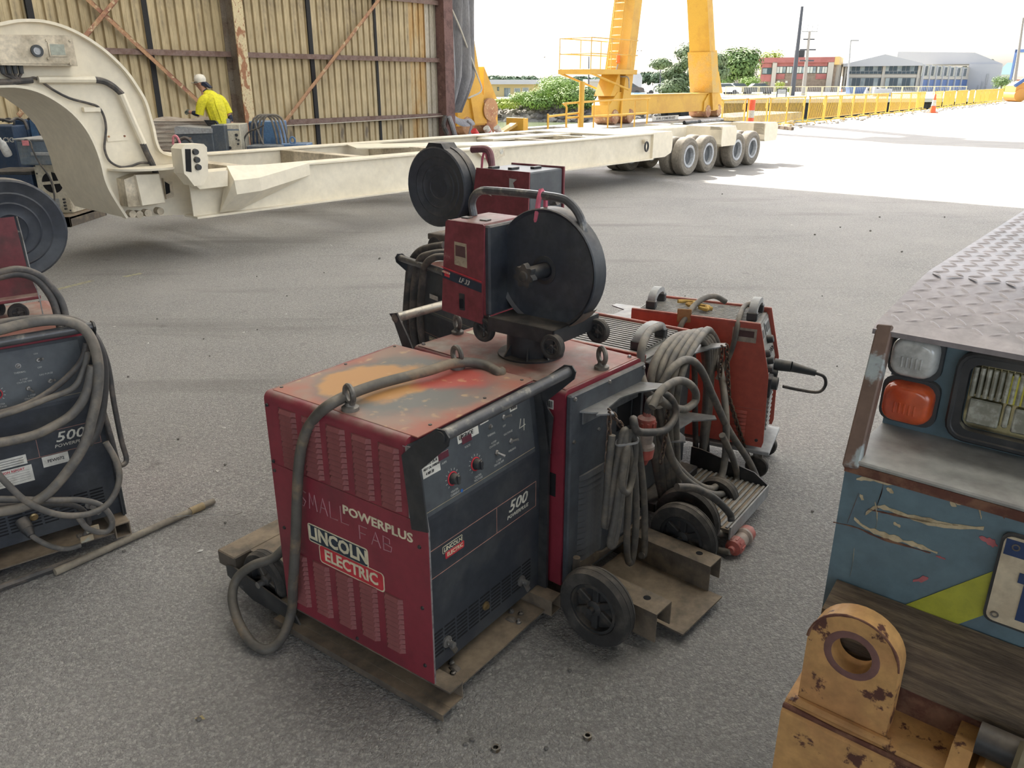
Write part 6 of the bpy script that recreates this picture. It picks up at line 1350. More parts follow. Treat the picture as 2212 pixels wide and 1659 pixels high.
# group behind the trailer deck
D3 = 15.6
t, w, h = machine('wrapped_stack', 'plastic-wrapped stack of flat sheets beside the slate machine', 'stack', 330, 450, 262, D3+.9, .8, 0, pm('plastic_wrap', (.52, .46, .40), .35, col2=(.34, .27, .22), sc=3, stretch=(1, 1, 8), bump=.5, bsc=12))
for k in range(9):
    mb = MB(); mb.box(-.03+.02*(k % 3), w-.02*(k % 2), -.012, .4, h-.06-.085*k, h-.02-.085*k, .008); part('sheet', mb, MATS['plastic_wrap'], t)
mb = MB(); rings = []
for k in range(9):
    q = k/8; rings.append([(w*q, -.02, h+.0), (w*q, .1, h+.05+.03*sin(q*9)), (w*q, .5, h+.05+.02*sin(q*7+1)), (w*q, .8, h)])
mb.loft(rings, True); part('wrap_top', mb, MATS['plastic_wrap'], t)
t, w, h = machine('slate_welder', 'slate grey welder with pale sloping lid in front of the wrapped stack', 'welder', 378, 458, 285, D3, .6, 0, M_slate)
mb = MB(); mb.prism([(0, h-.04), (0, h+.07), (.04, h+.10), (w, h+.06), (w, h-.02)], -.02, .62, lambda a, b, d: (a, d, b)); part('lid', mb, M_lgr, t)
mb = MB(); mb.box(w*.30, w*.42, -.004, 0, h*.84, h*.87); part('name_plate', mb, M_brace, t)
t, w, h = machine('dark_cabinet', 'dark grey upright cabinet in front of the worker in the yellow shirt', 'cabinet', 455, 484, 270, D3+.05, .5, 0, M_slate)
t, w, h = machine('cream_welder', 'cream welder with knobs and switches beside the steel column', 'welder', 482, 517, 268, D3+.2, .5, 0, M_crm)
for x, z, r in ((.75, .78, .03), (.72, .70, .015), (.85, .68, .018), (.8, .60, .02), (.25, .52, .03)):
    mb = MB(); mb.cyl((w*x, 0, h*z), (w*x, -.03, h*z), r, r*.85, 12); part('knob', mb, M_blks, t)
mb = MB(); mb.box(.02, w-.02, -.003, 0, h*.87, h*.90); part('name_strip', mb, M_blg, t)
t, w, h = machine('blue_welder', 'pale blue welder buried under brown cable loops near the steel column', 'welder', 537, 604, 262, D3+.8, .5, 0, M_bl)
mb = MB(); mb.box(-.004, w*.35, -.02, .0, h*.45, h-.03); part('dark_front', mb, M_bld, t)
for k in range(4):
    a = 8*k; wrapped([(545+a, 320, -.2), (543+a, 285, -.25), (548+a, 258-k, -.25), (566+a, 248, -.2), (584+a, 256, -.2), (594+a, 285, -.25), (600+a, 318, -.25)], .020, ['brown cable loop over the pale blue welder, nearest the column', 'second brown cable loop over the pale blue welder', 'third brown cable loop over the pale blue welder', 'outermost brown cable loop over the pale blue welder'][k], D3+.7, M_cab)
wrapped([(547, 256, -.3), (556, 280, -.3), (566, 305, -.3), (575, 325, -.3)], .018, 'straight grey cable slanting across the pale blue welder', D3+.6, M_cab)
wrapped([(530, 325, -.2), (528, 300, -.2), (538, 285, -.25), (555, 278, -.3), (570, 270, -.3)], .016, 'dark cable sagging at the left of the pale blue welder', D3+.6)
t, w, h = machine('grey_socket_box', 'grey box with round sockets on the floor before the blue welder', 'box', 532, 608, 315, D3, .5, 0, M_slate)
for k in range(4):
    mb = MB(); mb.cyl((w*(.2+.2*k), 0, h*.72), (w*(.2+.2*k), -.02, h*.72), .03, .03, 12); part('socket', mb, M_slot, t)
t, w, h = machine('steel_crate', 'light blue open steel crate with lifting eye beside the socket box', 'crate', 606, 662, 311, D3+.2, .5, 0, M_bl)
mb = MB(); mb.box(.06, w-.04, -.006, 0, h*.25, h-.06); part('opening', mb, M_slot, t)
mb = MB(); ring = [(w*.42+.05*cos(a), .1, h+.06+.06*sin(a)) for a in [2*pi*i/14 for i in range(14)]]; mb.tube(ring, .018, 7, True); part('lifting_eye', mb, M_bl, t)
t, w, h = machine('blue_toolbag', 'blue cloth bag with pink handles lying behind the bolted bracket', 'bag', 372, 392, 312, 13.6, .3, .0, M_bld)
mb = MB(); mb.tube(spline([(w*.1, 0, h), (w*.3, -.02, h+.12), (w*.7, -.02, h+.12), (w*.9, 0, h)], 5), .02, 6); part('bag_handle', mb, MATS['pink_plastic'], t)
wrapped([(386, 318, 0), (388, 304, 0), (400, 298, 0), (412, 306, 0), (418, 320, 0)], .030, 'thick dark hose arching beside the blue bag', 13.8)
# ---------------------------------------------------------------- worker in yellow shirt
def skin(name, V, Ed, R, mat, parent=None, sub=2):
    me = bpy.data.meshes.new(name); me.from_pydata([tuple(v) for v in V], Ed, []); o = bpy.data.objects.new(name, me); C.objects.link(o)
    if parent: o.parent = parent
    m = o.modifiers.new('skin', 'SKIN'); m.use_smooth_shade = True
    for i, r in enumerate(R): me.skin_vertices[0].data[i].radius = (r, r) if isinstance(r, (int, float)) else r
    for i in range(len(R)): me.skin_vertices[0].data[i].use_root = (i == 0)
    s = o.modifiers.new('sub', 'SUBSURF'); s.levels = sub; s.render_levels = sub
    me.materials.append(mat); return o
MX = at_y(470, 300, 16.3)
M_skin = pm('skin', (.42, .22, .15), .55, var=.05)
V = [(.05, 0, .92), (.03, .0, 1.08), (-.03, 0, 1.26), (-.09, .0, 1.40), (-.145, .01, 1.49), (-.20, .02, 1.585), (-.215, .025, 1.66),   # 0-6 spine, neck, head
     (-.13, -.15, 1.345), (-.19, -.235, 1.08), (-.36, -.18, 1.09), (-.43, -.16, 1.11),        # 7-10 near arm
     (.07, .16, 1.345), (.20, .22, 1.08), (.25, .18, .90), (.25, .16, .83),                     # 11-14 far arm
     (.0, -.085, .88), (-.02, -.09, .48), (.03, -.09, .09), (-.11, -.09, .04),                 # 15-18 near leg
     (.11, .085, .88), (.12, .09, .48), (.17, .09, .09), (.03, .09, .04)]                      # 19-22 far leg
Ed = [(0,1),(1,2),(2,3),(3,4),(4,5),(5,6),(3,7),(7,8),(8,9),(9,10),(3,11),(11,12),(12,13),(13,14),(0,15),(15,16),(16,17),(17,18),(0,19),(19,20),(20,21),(21,22)]
R = [(.13,.10),(.12,.095),(.12,.09),(.09,.07),.055,(.085,.10),(.08,.095),.062,.048,.036,.034,.062,.048,.036,.034,.085,.062,.048,.04,.085,.062,.048,.04]
man = skin('person', V, Ed, R, M_skin); man.location = (MX.x, 16.3, 0); MW[man.name] = frame((MX.x, 16.3, 0))
tag(man, 'person in yellow work shirt and white hard hat bending over the equipment by the wall', 'person')
M_shirt = pm('hi_vis_yellow', (.72, .66, .03), .8, col2=(.62, .55, .03), sc=5, bump=.5, bsc=14)
M_nvy = pm('navy_cloth', (.02, .025, .05), .85); M_trs = pm('grey_trousers', (.07, .075, .085), .85)
def limb(mb, pts, rad, n=14):
    """elliptic tube through joints: rad (along x-facing, across)"""
    P = spline(pts, 4); m = len(P); rings = []
    RR = spline([Vector((r[0], r[1], 0)) for r in rad], 4)
    for i, p in enumerate(P):
        d = (P[min(i+1, m-1)]-P[max(i-1, 0)]).normalized(); a = Vector((0, 1, 0)); a = (a-d*a.dot(d)).normalized(); b = d.cross(a)
        rings.append([p+b*(RR[i].x*cos(2*pi*k/n))+a*(RR[i].y*sin(2*pi*k/n)) for k in range(n)])
    mb.loft(rings)
sh = MB(); limb(sh, [(.085, 0, .86), (.07, 0, .98), (.045, 0, 1.12), (.0, 0, 1.27), (-.05, 0, 1.38), (-.10, 0, 1.44), (-.125, .0, 1.47)], [(.155, .19), (.165, .205), (.175, .225), (.175, .235), (.14, .21), (.09, .12), (.065, .07)])
limb(sh, [(-.03, -.14, 1.37), (-.10, -.205, 1.32), (-.16, -.235, 1.20), (-.20, -.245, 1.06)], [(.07, .07), (.088, .085), (.085, .08), (.075, .07)])
limb(sh, [(.0, .14, 1.37), (.08, .20, 1.32), (.15, .225, 1.20), (.21, .225, 1.06)], [(.07, .07), (.088, .085), (.085, .08), (.075, .07)])
part('shirt', sh, M_shirt, man, 60)
for k, (x0, y0) in enumerate(((-.05, -.20), (.05, -.215), (.13, -.19))):
    fm = MB(); fm.tube(spline([(x0-.04, y0+.02, 1.36), (x0, y0-.01, 1.2), (x0+.03, y0+.01, 1.05), (x0+.05, y0+.03, .92)], 4), .012, 5); part('shirt_fold', fm, M_shirt, man, 60)
skin('cuff', [(-.21, -.24, 1.065), (-.29, -.205, 1.08), (-.37, -.178, 1.095)], [(0,1),(1,2)], [.058, .05, .045], M_nvy, man); skin('cuff', [(.21, .22, 1.06), (.24, .2, .96), (.25, .175, .88)], [(0,1),(1,2)], [.058, .05, .045], M_nvy, man)
skin('collar', [(-.10, .0, 1.43), (-.15, .01, 1.505)], [(0,1)], [.095, .08], M_nvy, man)
skin('trousers', [(.055, 0, .93), (.0, -.085, .86), (-.02, -.09, .48), (.03, -.09, .10), (.11, .085, .86), (.12, .09, .48), (.17, .09, .10)], [(0,1),(1,2),(2,3),(0,4),(4,5),(5,6)], [(.165,.135), .105, .082, .07, .105, .082, .07], M_trs, man)
for x, y in ((-.04, -.09), (.10, .09)):
    mb = MB(); mb.box(x-.14, x+.13, y-.05, y+.05, 0, .10, .03); part('boot', mb, M_blks, man)
for hx, hy, hz, d in ((-.44, -.155, 1.11, -1), (.25, .155, .82, 1)):
    # gloved hand: palm and five fingers curled
    mb = MB(); mb.ball((hx, hy, hz), (.042, .025, .045), 10, 7); gv = part('glove', mb, pm('work_glove', (.12, .13, .11), .8), man)
    for k in range(5):
        off = (-.03+.016*k); mb = MB(); mb.tube(spline([(hx-.02, hy+off*.6, hz+.01-off*.4), (hx-.055, hy+off*.7, hz-.005), (hx-.055, hy+off*.6, hz-.035), (hx-.03, hy+off*.5, hz-.05)], 3), .0095 if k < 4 else .011, 6); part('finger', mb, MATS['work_glove'], gv)
# face: nose, ear, mouth, eyes behind glasses
hd = Vector((-.205, .022, 1.615)); 
mb = MB(); mb.ball((hd.x-.098, hd.y, hd.z-.012), (.022, .016, .024), 8, 6); part('nose', mb, M_skin, man)
mb = MB(); mb.ball((hd.x+.01, hd.y-.088, hd.z-.005), (.020, .010, .032), 8, 6); part('ear', mb, M_skin, man)
mb = MB(); mb.box(hd.x-.084, hd.x-.070, hd.y-.03, hd.y+.03, hd.z-.062, hd.z-.054, .003); part('mouth', mb, pm('lip', (.30, .12, .10), .6), man)
for s_ in (-1, 1):
    mb = MB(); mb.ball((hd.x-.082, hd.y+.035*s_, hd.z+.018), (.010, .013, .011), 8, 6); part('eye', mb, M_wht, man)
mb = MB(); mb.tube(spline([(hd.x+.01, hd.y-.092, hd.z+.025), (hd.x-.05, hd.y-.09, hd.z+.025), (hd.x-.098, hd.y-.06, hd.z+.020), (hd.x-.108, hd.y, hd.z+.018), (hd.x-.098, hd.y+.06, hd.z+.02), (hd.x-.02, hd.y+.09, hd.z+.025)], 4), .008, 6); part('glasses', mb, M_blks, man)
mb = MB(); mb.lathe([(.098, -.03), (.112, .02), (.110, .05), (.088, .092), (.05, .115), (0, .122)], 24, frame(hd+Vector((.005, 0, .045)), 0, 0, -.18)); hat = part('hard_hat', mb, pm('helmet_white', (.70, .66, .58), .4, var=.05), man)
mb = MB(); mb.prism([(-.115, -.08), (-.17, -.05), (-.185, 0), (-.17, .05), (-.115, .08), (-.08, 0)], .008, .018, None, frame(hd+Vector((.005, 0, .045)), 0, 0, -.3)); part('peak', mb, MATS['helmet_white'], hat)
mb = MB(); mb.tube([hd+Vector((0, 0, .108)) + Vector((.112*sin(radians(-60+15*k)), 0, .055*cos(radians(-60+15*k)))) for k in range(9)], .008, 6); part('hat_ridge', mb, MATS['helmet_white'], hat)
mb = MB(); mb.prism([(.05, .03), (.10, .03), (.20, -.07), (.185, -.09), (.10, -.05), (.04, -.03)], -.075, .075, lambda a, b, d: hd+Vector((a, d, b))); part('neck_shade', mb, M_nvy, man)
mb = MB(); mb.tube(spline([(.22, .02, .96), (.245, -.02, .85), (.25, -.05, .70), (.22, -.08, .52), (.16, -.1, .42)], 5), [.05]*21, 8); 
solo('tied_jacket', MB().add([MW[man.name] @ Vector(v) for v in mb.v], mb.f), pm('denim_grey', (.20, .22, .26), .85), 'grey jacket tied at the waist of the person in yellow', 'jacket')
# ---------------------------------------------------------------- yellow gantry crane on the quay
M_cr = pm('crane_yellow', (.62, .36, .05), .5, col2=(.56, .31, .045), sc=1.2, col3=(.25, .13, .06), sc3=4, lo3=.68, hi3=.76, var=.04)
M_crl = pm('crane_yellow_dusty', (.55, .36, .12), .6, col2=(.62, .36, .06), sc=1.5)
crane = thing('gantry_crane', 'yellow gantry crane with splayed box legs and ladder platform on the quay', 'crane', tuple(E0), RZ_U)
cl = lambda px, py, o: lp(crane, px, py, 1, -o)      # local y is -o
OC = -1.0
def leg(pa, pb, wu=.62, wo=1.05, zt=12.5, nm='leg', top=.8):
    a = cl(*pa, OC); c = cl(*pb, OC); d = (c-a)/(c.z-a.z); b0 = a-d*a.z+d*.35; b1 = a+d*(zt-a.z); rings = []
    for p, k in ((b0, 1.0), (b1, top)): rings.append([(p.x-wu/2*k, -OC-wo/2*k, p.z), (p.x+wu/2*k, -OC-wo/2*k, p.z), (p.x+wu/2*k, -OC+wo/2*k, p.z), (p.x-wu/2*k, -OC+wo/2*k, p.z)])
    mb = MB(); mb.loft(rings); return part(nm, mb, M_cr, crane, 0), b0, d
lB, bB, dB = leg((1324, 262), (1356, 10)); lC, bC, dC = leg((1524, 240), (1512, 10), .62, 1.1)
lA, bA, dA = leg((1014, 262), (984, 70), .62, 1.0)
# sill beams
for (xa, xb, nm) in ((bB.x+.2, bC.x-.2, 'sill_beam'), (bA.x-2.4, bA.x-.2, 'sill_beam')):
    mb = MB(); mb.box(xa, xb, -OC-.35, -OC+.35, .32, 1.12, .01); sb = part(nm, mb, M_cr, crane)
    mb = MB(); mb.box(xa, xb, -OC-.42, -OC+.42, 1.10, 1.14, .0); part('beam_flange', mb, M_cr, sb)
    if nm == 'sill_beam' and xa > 0: sillB = sb
# bogie feet and wheels
for b in (bA, bB, bC):
    mb = MB(); mb.prism([(b.x-1.05, .30), (b.x-1.05, .75), (b.x-.45, 1.25), (b.x+.45, 1.25), (b.x+.95, .75), (b.x+.95, .30)], -OC-.42, -OC+.42, lambda a, c, d: (a, d, c)); bg = part('bogie', mb, M_cr, crane)
    for x in (b.x-.6, b.x+.6):
        mb = MB(); mb.lathe([(0, -.46), (.27, -.46), (.30, -.40), (.30, .40), (.27, .46), (0, .46)], 24, Matrix.Translation((x, -OC, .30)) @ Matrix.Rotation(pi/2, 4, 'X')); part('rail_wheel', mb, M_brace, bg)
# flared knee plates at the foot of the legs
for b, dr in ((bB, -1), (bC, 1), (bA, 1)):
    mb = MB(); mb.prism([(b.x+dr*.25, 1.1), (b.x+dr*.95, 1.1), (b.x+dr*.30, 2.1)], -OC-.40, -OC+.40, lambda a, c, d: (a, d, c)); part('knee_plate', mb, M_cr, crane)
# dusty lower casing on leg C, joint band
mb = MB(); q0 = bC+dC*.8; q1 = bC+dC*2.6
mb.loft([[(p.x-.36, -OC-.60, p.z), (p.x+.36, -OC-.60, p.z), (p.x+.36, -OC+.60, p.z), (p.x-.36, -OC+.60, p.z)] for p in (q0, q1)]); part('leg_casing', mb, M_crl, crane, 0)
mb = MB(); mb.box(bC.x+.3, bC.x+1.0, -OC+.1, -OC+.5, .9, 3.1, .02); part('motor_cabinet', mb, M_cr, crane)
# main girder over the yard
ax = (bB+dB*11.9); cx_ = (bC+dC*11.9); mx = (ax.x+cx_.x)/2
mb = MB(); mb.box(mx-1.0, mx+1.0, -34, 3, 12.2, 14.2, .05); part('girder', mb, M_cr, crane)
mb = MB(); mb.box(ax.x-.5, cx_.x+.5, -OC-.6, -OC+.6, 11.7, 12.4, .03); part('leg_head', mb, M_cr, crane)
for s_ in (-2.4, 2.4):
    mb = MB(); mb.loft([[(mx+s_*1.6-.3, -33.3, .0), (mx+s_*1.6+.3, -33.3, .0), (mx+s_*1.6+.3, -32.5, .0), (mx+s_*1.6-.3, -32.5, .0)], [(mx+s_*.4-.3, -33.3, 12.3), (mx+s_*.4+.3, -33.3, 12.3), (mx+s_*.4+.3, -32.5, 12.3), (mx+s_*.4-.3, -32.5, 12.3)]]); part('leg', mb, M_cr, crane, 0)
# capacity board
FO = OC+.36; s0, s1 = cl(1409, 252, FO), cl(1464, 268, FO)
mb = MB(); mb.box(s0.x, s1.x, -FO-.02, -FO, s1.z, s0.z); sg = part('capacity_board', mb, pm('board_white', (.62, .60, .54), .6), sillB)
SB = bxy(((s0.x+s1.x)/2, -FO-.021, (s0.z+s1.z)/2), (1, 0, 0), (0, 0, 1)); hb = s0.z-s1.z; wb = s1.x-s0.x
for tx, v in (('85 SWL 10 TONNE PER HOIST', .24), ('SWL AUX HOIST 2.5 TONNE', -.24)):
    mb = MB(); text(mb, tx, hb*.26, SB @ Matrix.Translation((0, v*hb, .002)), .02, .12, .9*wb/(hb*.26*len(tx)*.95)); part('board_lettering', mb, M_ink, sg)
mb = MB(); mb.box(-wb/2, wb/2, -.008, .008, 0, .004, 0, SB); part('board_line', mb, M_ink, sg)
# ladder on the near face of leg B, with platform, rails and cage hoop
def onleg(b, d, z, dy=0.0, dx=0.0): p = b+d*(z-b.z); return Vector((p.x-.33*(1-.2*z/12.5)-dx, -OC+dy, z))
for s_ in (-.22, .22):
    mb = MB(); mb.tube([onleg(bB, dB, 1.6, s_+.1, .12), onleg(bB, dB, 11.5, s_+.1, .12)], .022, 6); part('ladder_rail', mb, M_cr, crane)
rb_ = MB(); rb_.cyl((0, -.22, 0), (0, .22, 0), .018, .018, 6); me = mesh_of(rb_, 'rung', pm('rung_pale', (.80, .72, .40), .5))
for k in range(32):
    z = 1.9+k*.3; inst('rung', me, crane, Matrix.Translation(onleg(bB, dB, z, .1, .12)))
zP = cl(1250, 153, OC).z; pe = cl(1240, 153, OC).x; pw = onleg(bB, dB, zP)
mb = MB(); mb.box(pe, pw.x+.5, -OC-.75, -OC+.75, zP-.12, zP+.06, .01); pf = part('platform', mb, M_cr, crane)
for y in (-OC-.72, -OC+.72):
    for z in (zP+.6, zP+1.15):
        mb = MB(); mb.tube([(pe+.05, y, z), (pw.x+.5, y, z)], .022, 6); part('guard_rail', mb, M_crl, pf)
    for x in (pe+.05, lerp(pe, pw.x, .5), pw.x):
        mb = MB(); mb.tube([(x, y, zP), (x, y, zP+1.15)], .022, 6); part('guard_post', mb, M_crl, pf)
    q = bB+dB*(1.3-bB.z); mb = MB(); mb.tube([(pe+.15, y*1.0, zP-.1), (q.x-.3, y, 1.35)], .04, 6); part('platform_strut', mb, M_cr, pf)
for z in (zP+.6, zP+1.15):
    mb = MB(); mb.tube([(pe+.05, -OC-.72, z), (pe+.05, -OC+.72, z)], .022, 6); part('guard_rail', mb, M_crl, pf)
for z in (zP+2.7, zP+3.9):
    p = onleg(bB, dB, z, .1, .12); mb = MB(); mb.tube([(p.x-.30+.42*cos(a), p.y+.42*sin(a), z) for a in [2*pi*i/20 for i in range(20)]], .018, 6, True); part('cage_hoop', mb, M_brace, crane)
for a in (pi*.75, pi*1.25):
    p0, p1 = onleg(bB, dB, zP+2.7, .1, .12), onleg(bB, dB, zP+6, .1, .12); mb = MB(); mb.tube([(p0.x-.30+.42*cos(a), p0.y+.42*sin(a), p0.z), (p1.x-.30+.42*cos(a), p1.y+.42*sin(a), p1.z)], .014, 5); part('cage_bar', mb, M_brace, crane)
q = onleg(bB, dB, 2.35, -.15, .06); mb = MB(); mb.lathe([(.09, 0), (.09, .06), (.075, .07), (.075, .30), (.04, .36), (0, .36)], 16, Matrix.Translation((q.x-.05, q.y, q.z))); part('warning_beacon', mb, pm('beacon_orange', (.80, .16, .02), .3), crane)
q = onleg(bB, dB, 1.9, -.15, .04); mb = MB(); mb.tube(spline([(q.x, q.y, 2.3), (q.x-.08, q.y, 2.05), (q.x-.02, q.y-.15, 1.85), (q.x+.1, q.y-.45, 1.8), (q.x+.15, q.y-.5, 1.4)], 5), .03, 6); part('conduit', mb, M_lgr, crane)
# cable drum and clutter at the foot of leg A
mb = MB(); mb.lathe([(0, -.06), (.36, -.06), (.36, -.03), (.30, .0), (.36, .03), (.36, .06), (0, .06)], 28, Matrix.Translation((bA.x+.45, -OC-.50, .78)) @ Matrix.Rotation(pi/2, 4, 'X')); part('cable_drum', mb, M_brace, crane)
# ---------------------------------------------------------------- tarpaulin gathered at the end column, with ropes
M_tarp = pm('grey_tarp', (.30, .30, .31), .55, col2=(.22, .22, .235), sc=2, stretch=(1, 1, .3), spec=.4)
xs = [wpt(958, 120, -.1).x, wpt(1012, 120, -.1).x]
def tarp_ring(z, k):
    n = 40; out = []
    w0 = lerp(.08, .10, k); w1 = lerp(1.5, 1.75, k)
    if z < 1.7: t = (z-.75)/.95; w1 = lerp(.85, w1, max(0, t))
    for i in range(n+1):
        q = i/n; out.append((w0+(w1-w0)*q, .12+.15*sin(q*30+z*.3)+.08*sin(q*11+z*.8+1), z))
    for i in range(n, -1, -1):
        q = i/n; out.append((w0+(w1-w0)*q, .15+.15*sin(q*30+z*.3)+.08*sin(q*11+z*.8+1), z))
    return out
mb = MB(); zs = [.75, .9, 1.1, 1.4, 1.8, 2.4, 3.2, 4.2, 5.4, 7, 9, 10.2]; mb.loft([tarp_ring(z, i/len(zs)) for i, z in enumerate(zs)])
tp = thing('tarpaulin', 'grey tarpaulin curtain gathered in folds at the shed end column', 'tarpaulin', tuple(E0), RZ_U); part('curtain', mb, M_tarp, tp, 60)
mb = MB(); mb.tube(spline([wpt(952, -30, .35), wpt(985, 40, .1), wpt(1005, 90, .0), wpt(1030, 160, .0), wpt(1040, 195, .0), wpt(1012, 212, -.1)], 6), .03, 6); part('tie_rope', mb, pm('rope_pale', (.5, .48, .42), .9), tp)
mb = MB(); rings = []
for k in range(9):
    q = k/8; p = wpt(lerp(962, 1020, q), lerp(235, 262, q)+14*sin(q*3.1), .05); rings.append([(p.x+.16*cos(a)*(1-.5*q), p.y+.10*sin(a), p.z+.16*sin(a)*(1-.4*q)) for a in [2*pi*i/10 for i in range(10)]])
mb.loft(rings); part('gathered_hem', mb, M_tarp, tp, 60)
for k, (pts, nm) in enumerate((([(962, 250), (958, 270), (966, 290)], 'a'), ([(970, 252), (978, 275), (985, 300)], 'b'), ([(1010, 262), (1018, 270), (1014, 290)], 'c'))):
    mb = MB(); mb.tube(spline([wpt(a, b, .4) for a, b in pts], 5), .07 if k < 2 else .04, 7); part('hanging_rag', mb, M_tarp if k else M_cabd, tp)
# red-white bollard posts leaning by the crane foot
M_rw = pm('post_red', (.62, .05, .05), .5)
for k, (xa, ya, xb, yb_, lab) in enumerate(((1023, 282, 1035, 300, 'dull red leaning post by the crane foot'), (1050, 276, 1064, 300, 'red and white leaning post in front of the crane drum'), (1073, 276, 1085, 300, 'red and white leaning post just clear of the crane foot'))):
    a, c = at_pl(xa, ya, yard(0, 2.2), W), at_pl(xb, yb_, yard(0, 2.2), W); d = (a-c).normalized(); c = c-d*(c.z/d.z); t = thing('marker_post', lab, 'post', (c.x, c.y, 0), 0, 'marker posts by the crane'); o_ = Vector((c.x, c.y, 0))
    mb = MB(); mb.cyl(c-o_, a-o_, .09, .09, 12); part('post', mb, M_rw, t)
    if k:
        mb = MB(); L = (a-c).length
        for q in (.55, .8): mb.cyl(c-o_+d*L*q, c-o_+d*(L*q+.12), .093, .093, 12); part('white_band', mb, M_wht, t); mb = MB()
# buffer stop
bs = at_pl(1120, 290, yard(0, .9), W)
t = thing('buffer_stop', 'yellow braced buffer stop at the end of the crane rail', 'buffer', (bs.x, bs.y, 0), RZ_U)
top = at_pl(1120, 255, yard(0, .9), W).z
mb = MB(); mb.box(-.12, .12, -.3, .3, 0, top, .01); part('post', mb, M_cr, t); mb = MB(); mb.box(-.2, -.12, -.35, .35, top*.35, top+.02, .01); part('pad', mb, M_cr, t); mb = MB(); mb.prism([(-.1, top*.85), (-.1, top*.65), (-1.3, 0), (-1.5, .0)], -.12, .12, lambda a, b, d: (a, d, b)); part('brace', mb, M_crl, t)
# quay hand rails near leg B
t = thing('quay_railing', 'low yellow pipe railing along the quay below the ladder leg', 'railing', tuple(yard(s_of(1185, 1.9), 1.9)), RZ_U)
xl = s_of(1252, 1.9)-s_of(1185, 1.9); xr = s_of(1402, 1.9)-s_of(1185, 1.9)
def rail(pts, r=.035, nm='rail'): mb = MB(); mb.tube(pts, r, 7); part(nm, mb, M_cr, t)
rail([(0, 0, 0), (0, 0, .70)]); rail([(0, 0, .62), (xl, 0, .68)]); rail(spline([(xl-.7, 0, 0), (xl-.7, 0, .85), (xl-.5, 0, 1.0), (xr-.3, 0, 1.05), (xr, 0, .95), (xr, 0, 0)], 5)); rail([(xl-.7, 0, .55), (xr, 0, .55)])
for k in range(5): rail([(lerp(xl, xr, k/5), 0, 0), (lerp(xl, xr, k/5), 0, 1.0)], .028, 'baluster')
mb = MB(); mb.cyl((xl, -.1, 0), (xl, -.1, 1.65), .09, .09, 12); part('bollard', mb, M_cr, t)
# ---------------------------------------------------------------- yellow crowd barriers along the quay
M_bar = pm('barrier_yellow', (.70, .46, .07), .5, col2=(.64, .42, .10), sc=3)
PL = 2.0
bf = MB(); bf.tube(spline([(0.04, 0, .12), (.04, 0, 1.0), (.10, 0, 1.06), (PL-.1, 0, 1.06), (PL-.04, 0, 1.0), (PL-.04, 0, .12)], 3), .026, 6); bf.tube([(.04, 0, .2), (PL-.04, 0, .2)], .02, 6); me_f = mesh_of(bf, 'frame', M_bar)
bb = MB()
for k in range(15): x = .14+k*(PL-.28)/14; bb.cyl((x, 0, .2), (x, 0, 1.05), .012, .012, 5)
me_b = mesh_of(bb, 'bars', M_bar)
ft = MB(); ft.tube([(0, -.28, 0.02), (0, -.2, .10), (0, .2, .10), (0, .28, .02)], .022, 6); me_ft = mesh_of(ft, 'foot', M_bar)
tgm = MB(); tgm.box(PL-.30, PL-.16, -.03, -.02, .72, .92); me_tg = mesh_of(tgm, 'tag_plate', pm('tag_yellow', (.75, .60, .12), .5))
F0 = at_z(1553, 268, 0); s_f = (F0-E0).dot(U); o_f = (at_z(1709, 271, 0)-E0).dot(W)
where = ['beside the crane leg, end of the row', 'next to the orange marker at the crane', 'near the trailer tail', 'behind the trailer tail', 'just past the trailer tail']
random.seed(5)
for k in range(27):
    s0_ = s_of(1556, o_f, 265)+k*2.06; dz = 0
    if k == 14: continue
    lab = 'yellow crowd barrier '+(where[k] if k < 5 else ('in the unbroken run between trailer and traffic cone' if k < 14 else 'in the far run beyond the traffic cone'))
    t = thing('crowd_barrier', lab, 'barrier', tuple(yard(s0_, o_f+random.uniform(-.08, .08))), RZ_U+random.uniform(-.03, .03), 'crowd barriers along the quay')
    inst('frame', me_f, t); b = inst('bars', me_b, t); b['kind'] = 'stuff'; inst('foot', me_ft, t, Matrix.Translation((.25, 0, 0))); inst('foot', me_ft, t, Matrix.Translation((PL-.25, 0, 0))); inst('tag_plate', me_tg, t)
def cone(p, h, lab, band=True):
    t = thing('traffic_cone', lab, 'cone', tuple(p)); mo = pm('cone_orange', (.75, .14, .04), .5); s = h/.9
    mb = MB(); mb.box(-.2*s, .2*s, -.2*s, .2*s, 0, .04*s, .01); mb.lathe([(.15*s, .04*s), (.03*s, .9*s), (0, .9*s)], 18); part('cone_body', mb, mo, t)
    mb = MB(); mb.lathe([(.112*s, .34*s), (.075*s, .62*s)], 18); 
    mb.v = [(v[0]*1.02, v[1]*1.02, v[2]) for v in mb.v]; part('white_band', mb, M_wht, t)
cone(at_z(2014, 244, 0), 1.0, 'orange traffic cone with white band at the gap in the yellow barriers')
q = yard(s_of(1584, o_f-.4, 262), o_f+.25); mb = MB(); mb.cyl((0, 0, 0), (0, 0, 1.05), .10, .10, 12); t = thing('marker_post', 'orange and white marker tube against the yellow barriers by the crane', 'post', tuple(q)); part('tube', mb, pm('marker_orange', (.80, .12, .05), .5), t)
mb = MB(); mb.cyl((0, 0, .45), (0, 0, .7), .103, .103, 12); part('white_band', mb, M_wht, t)
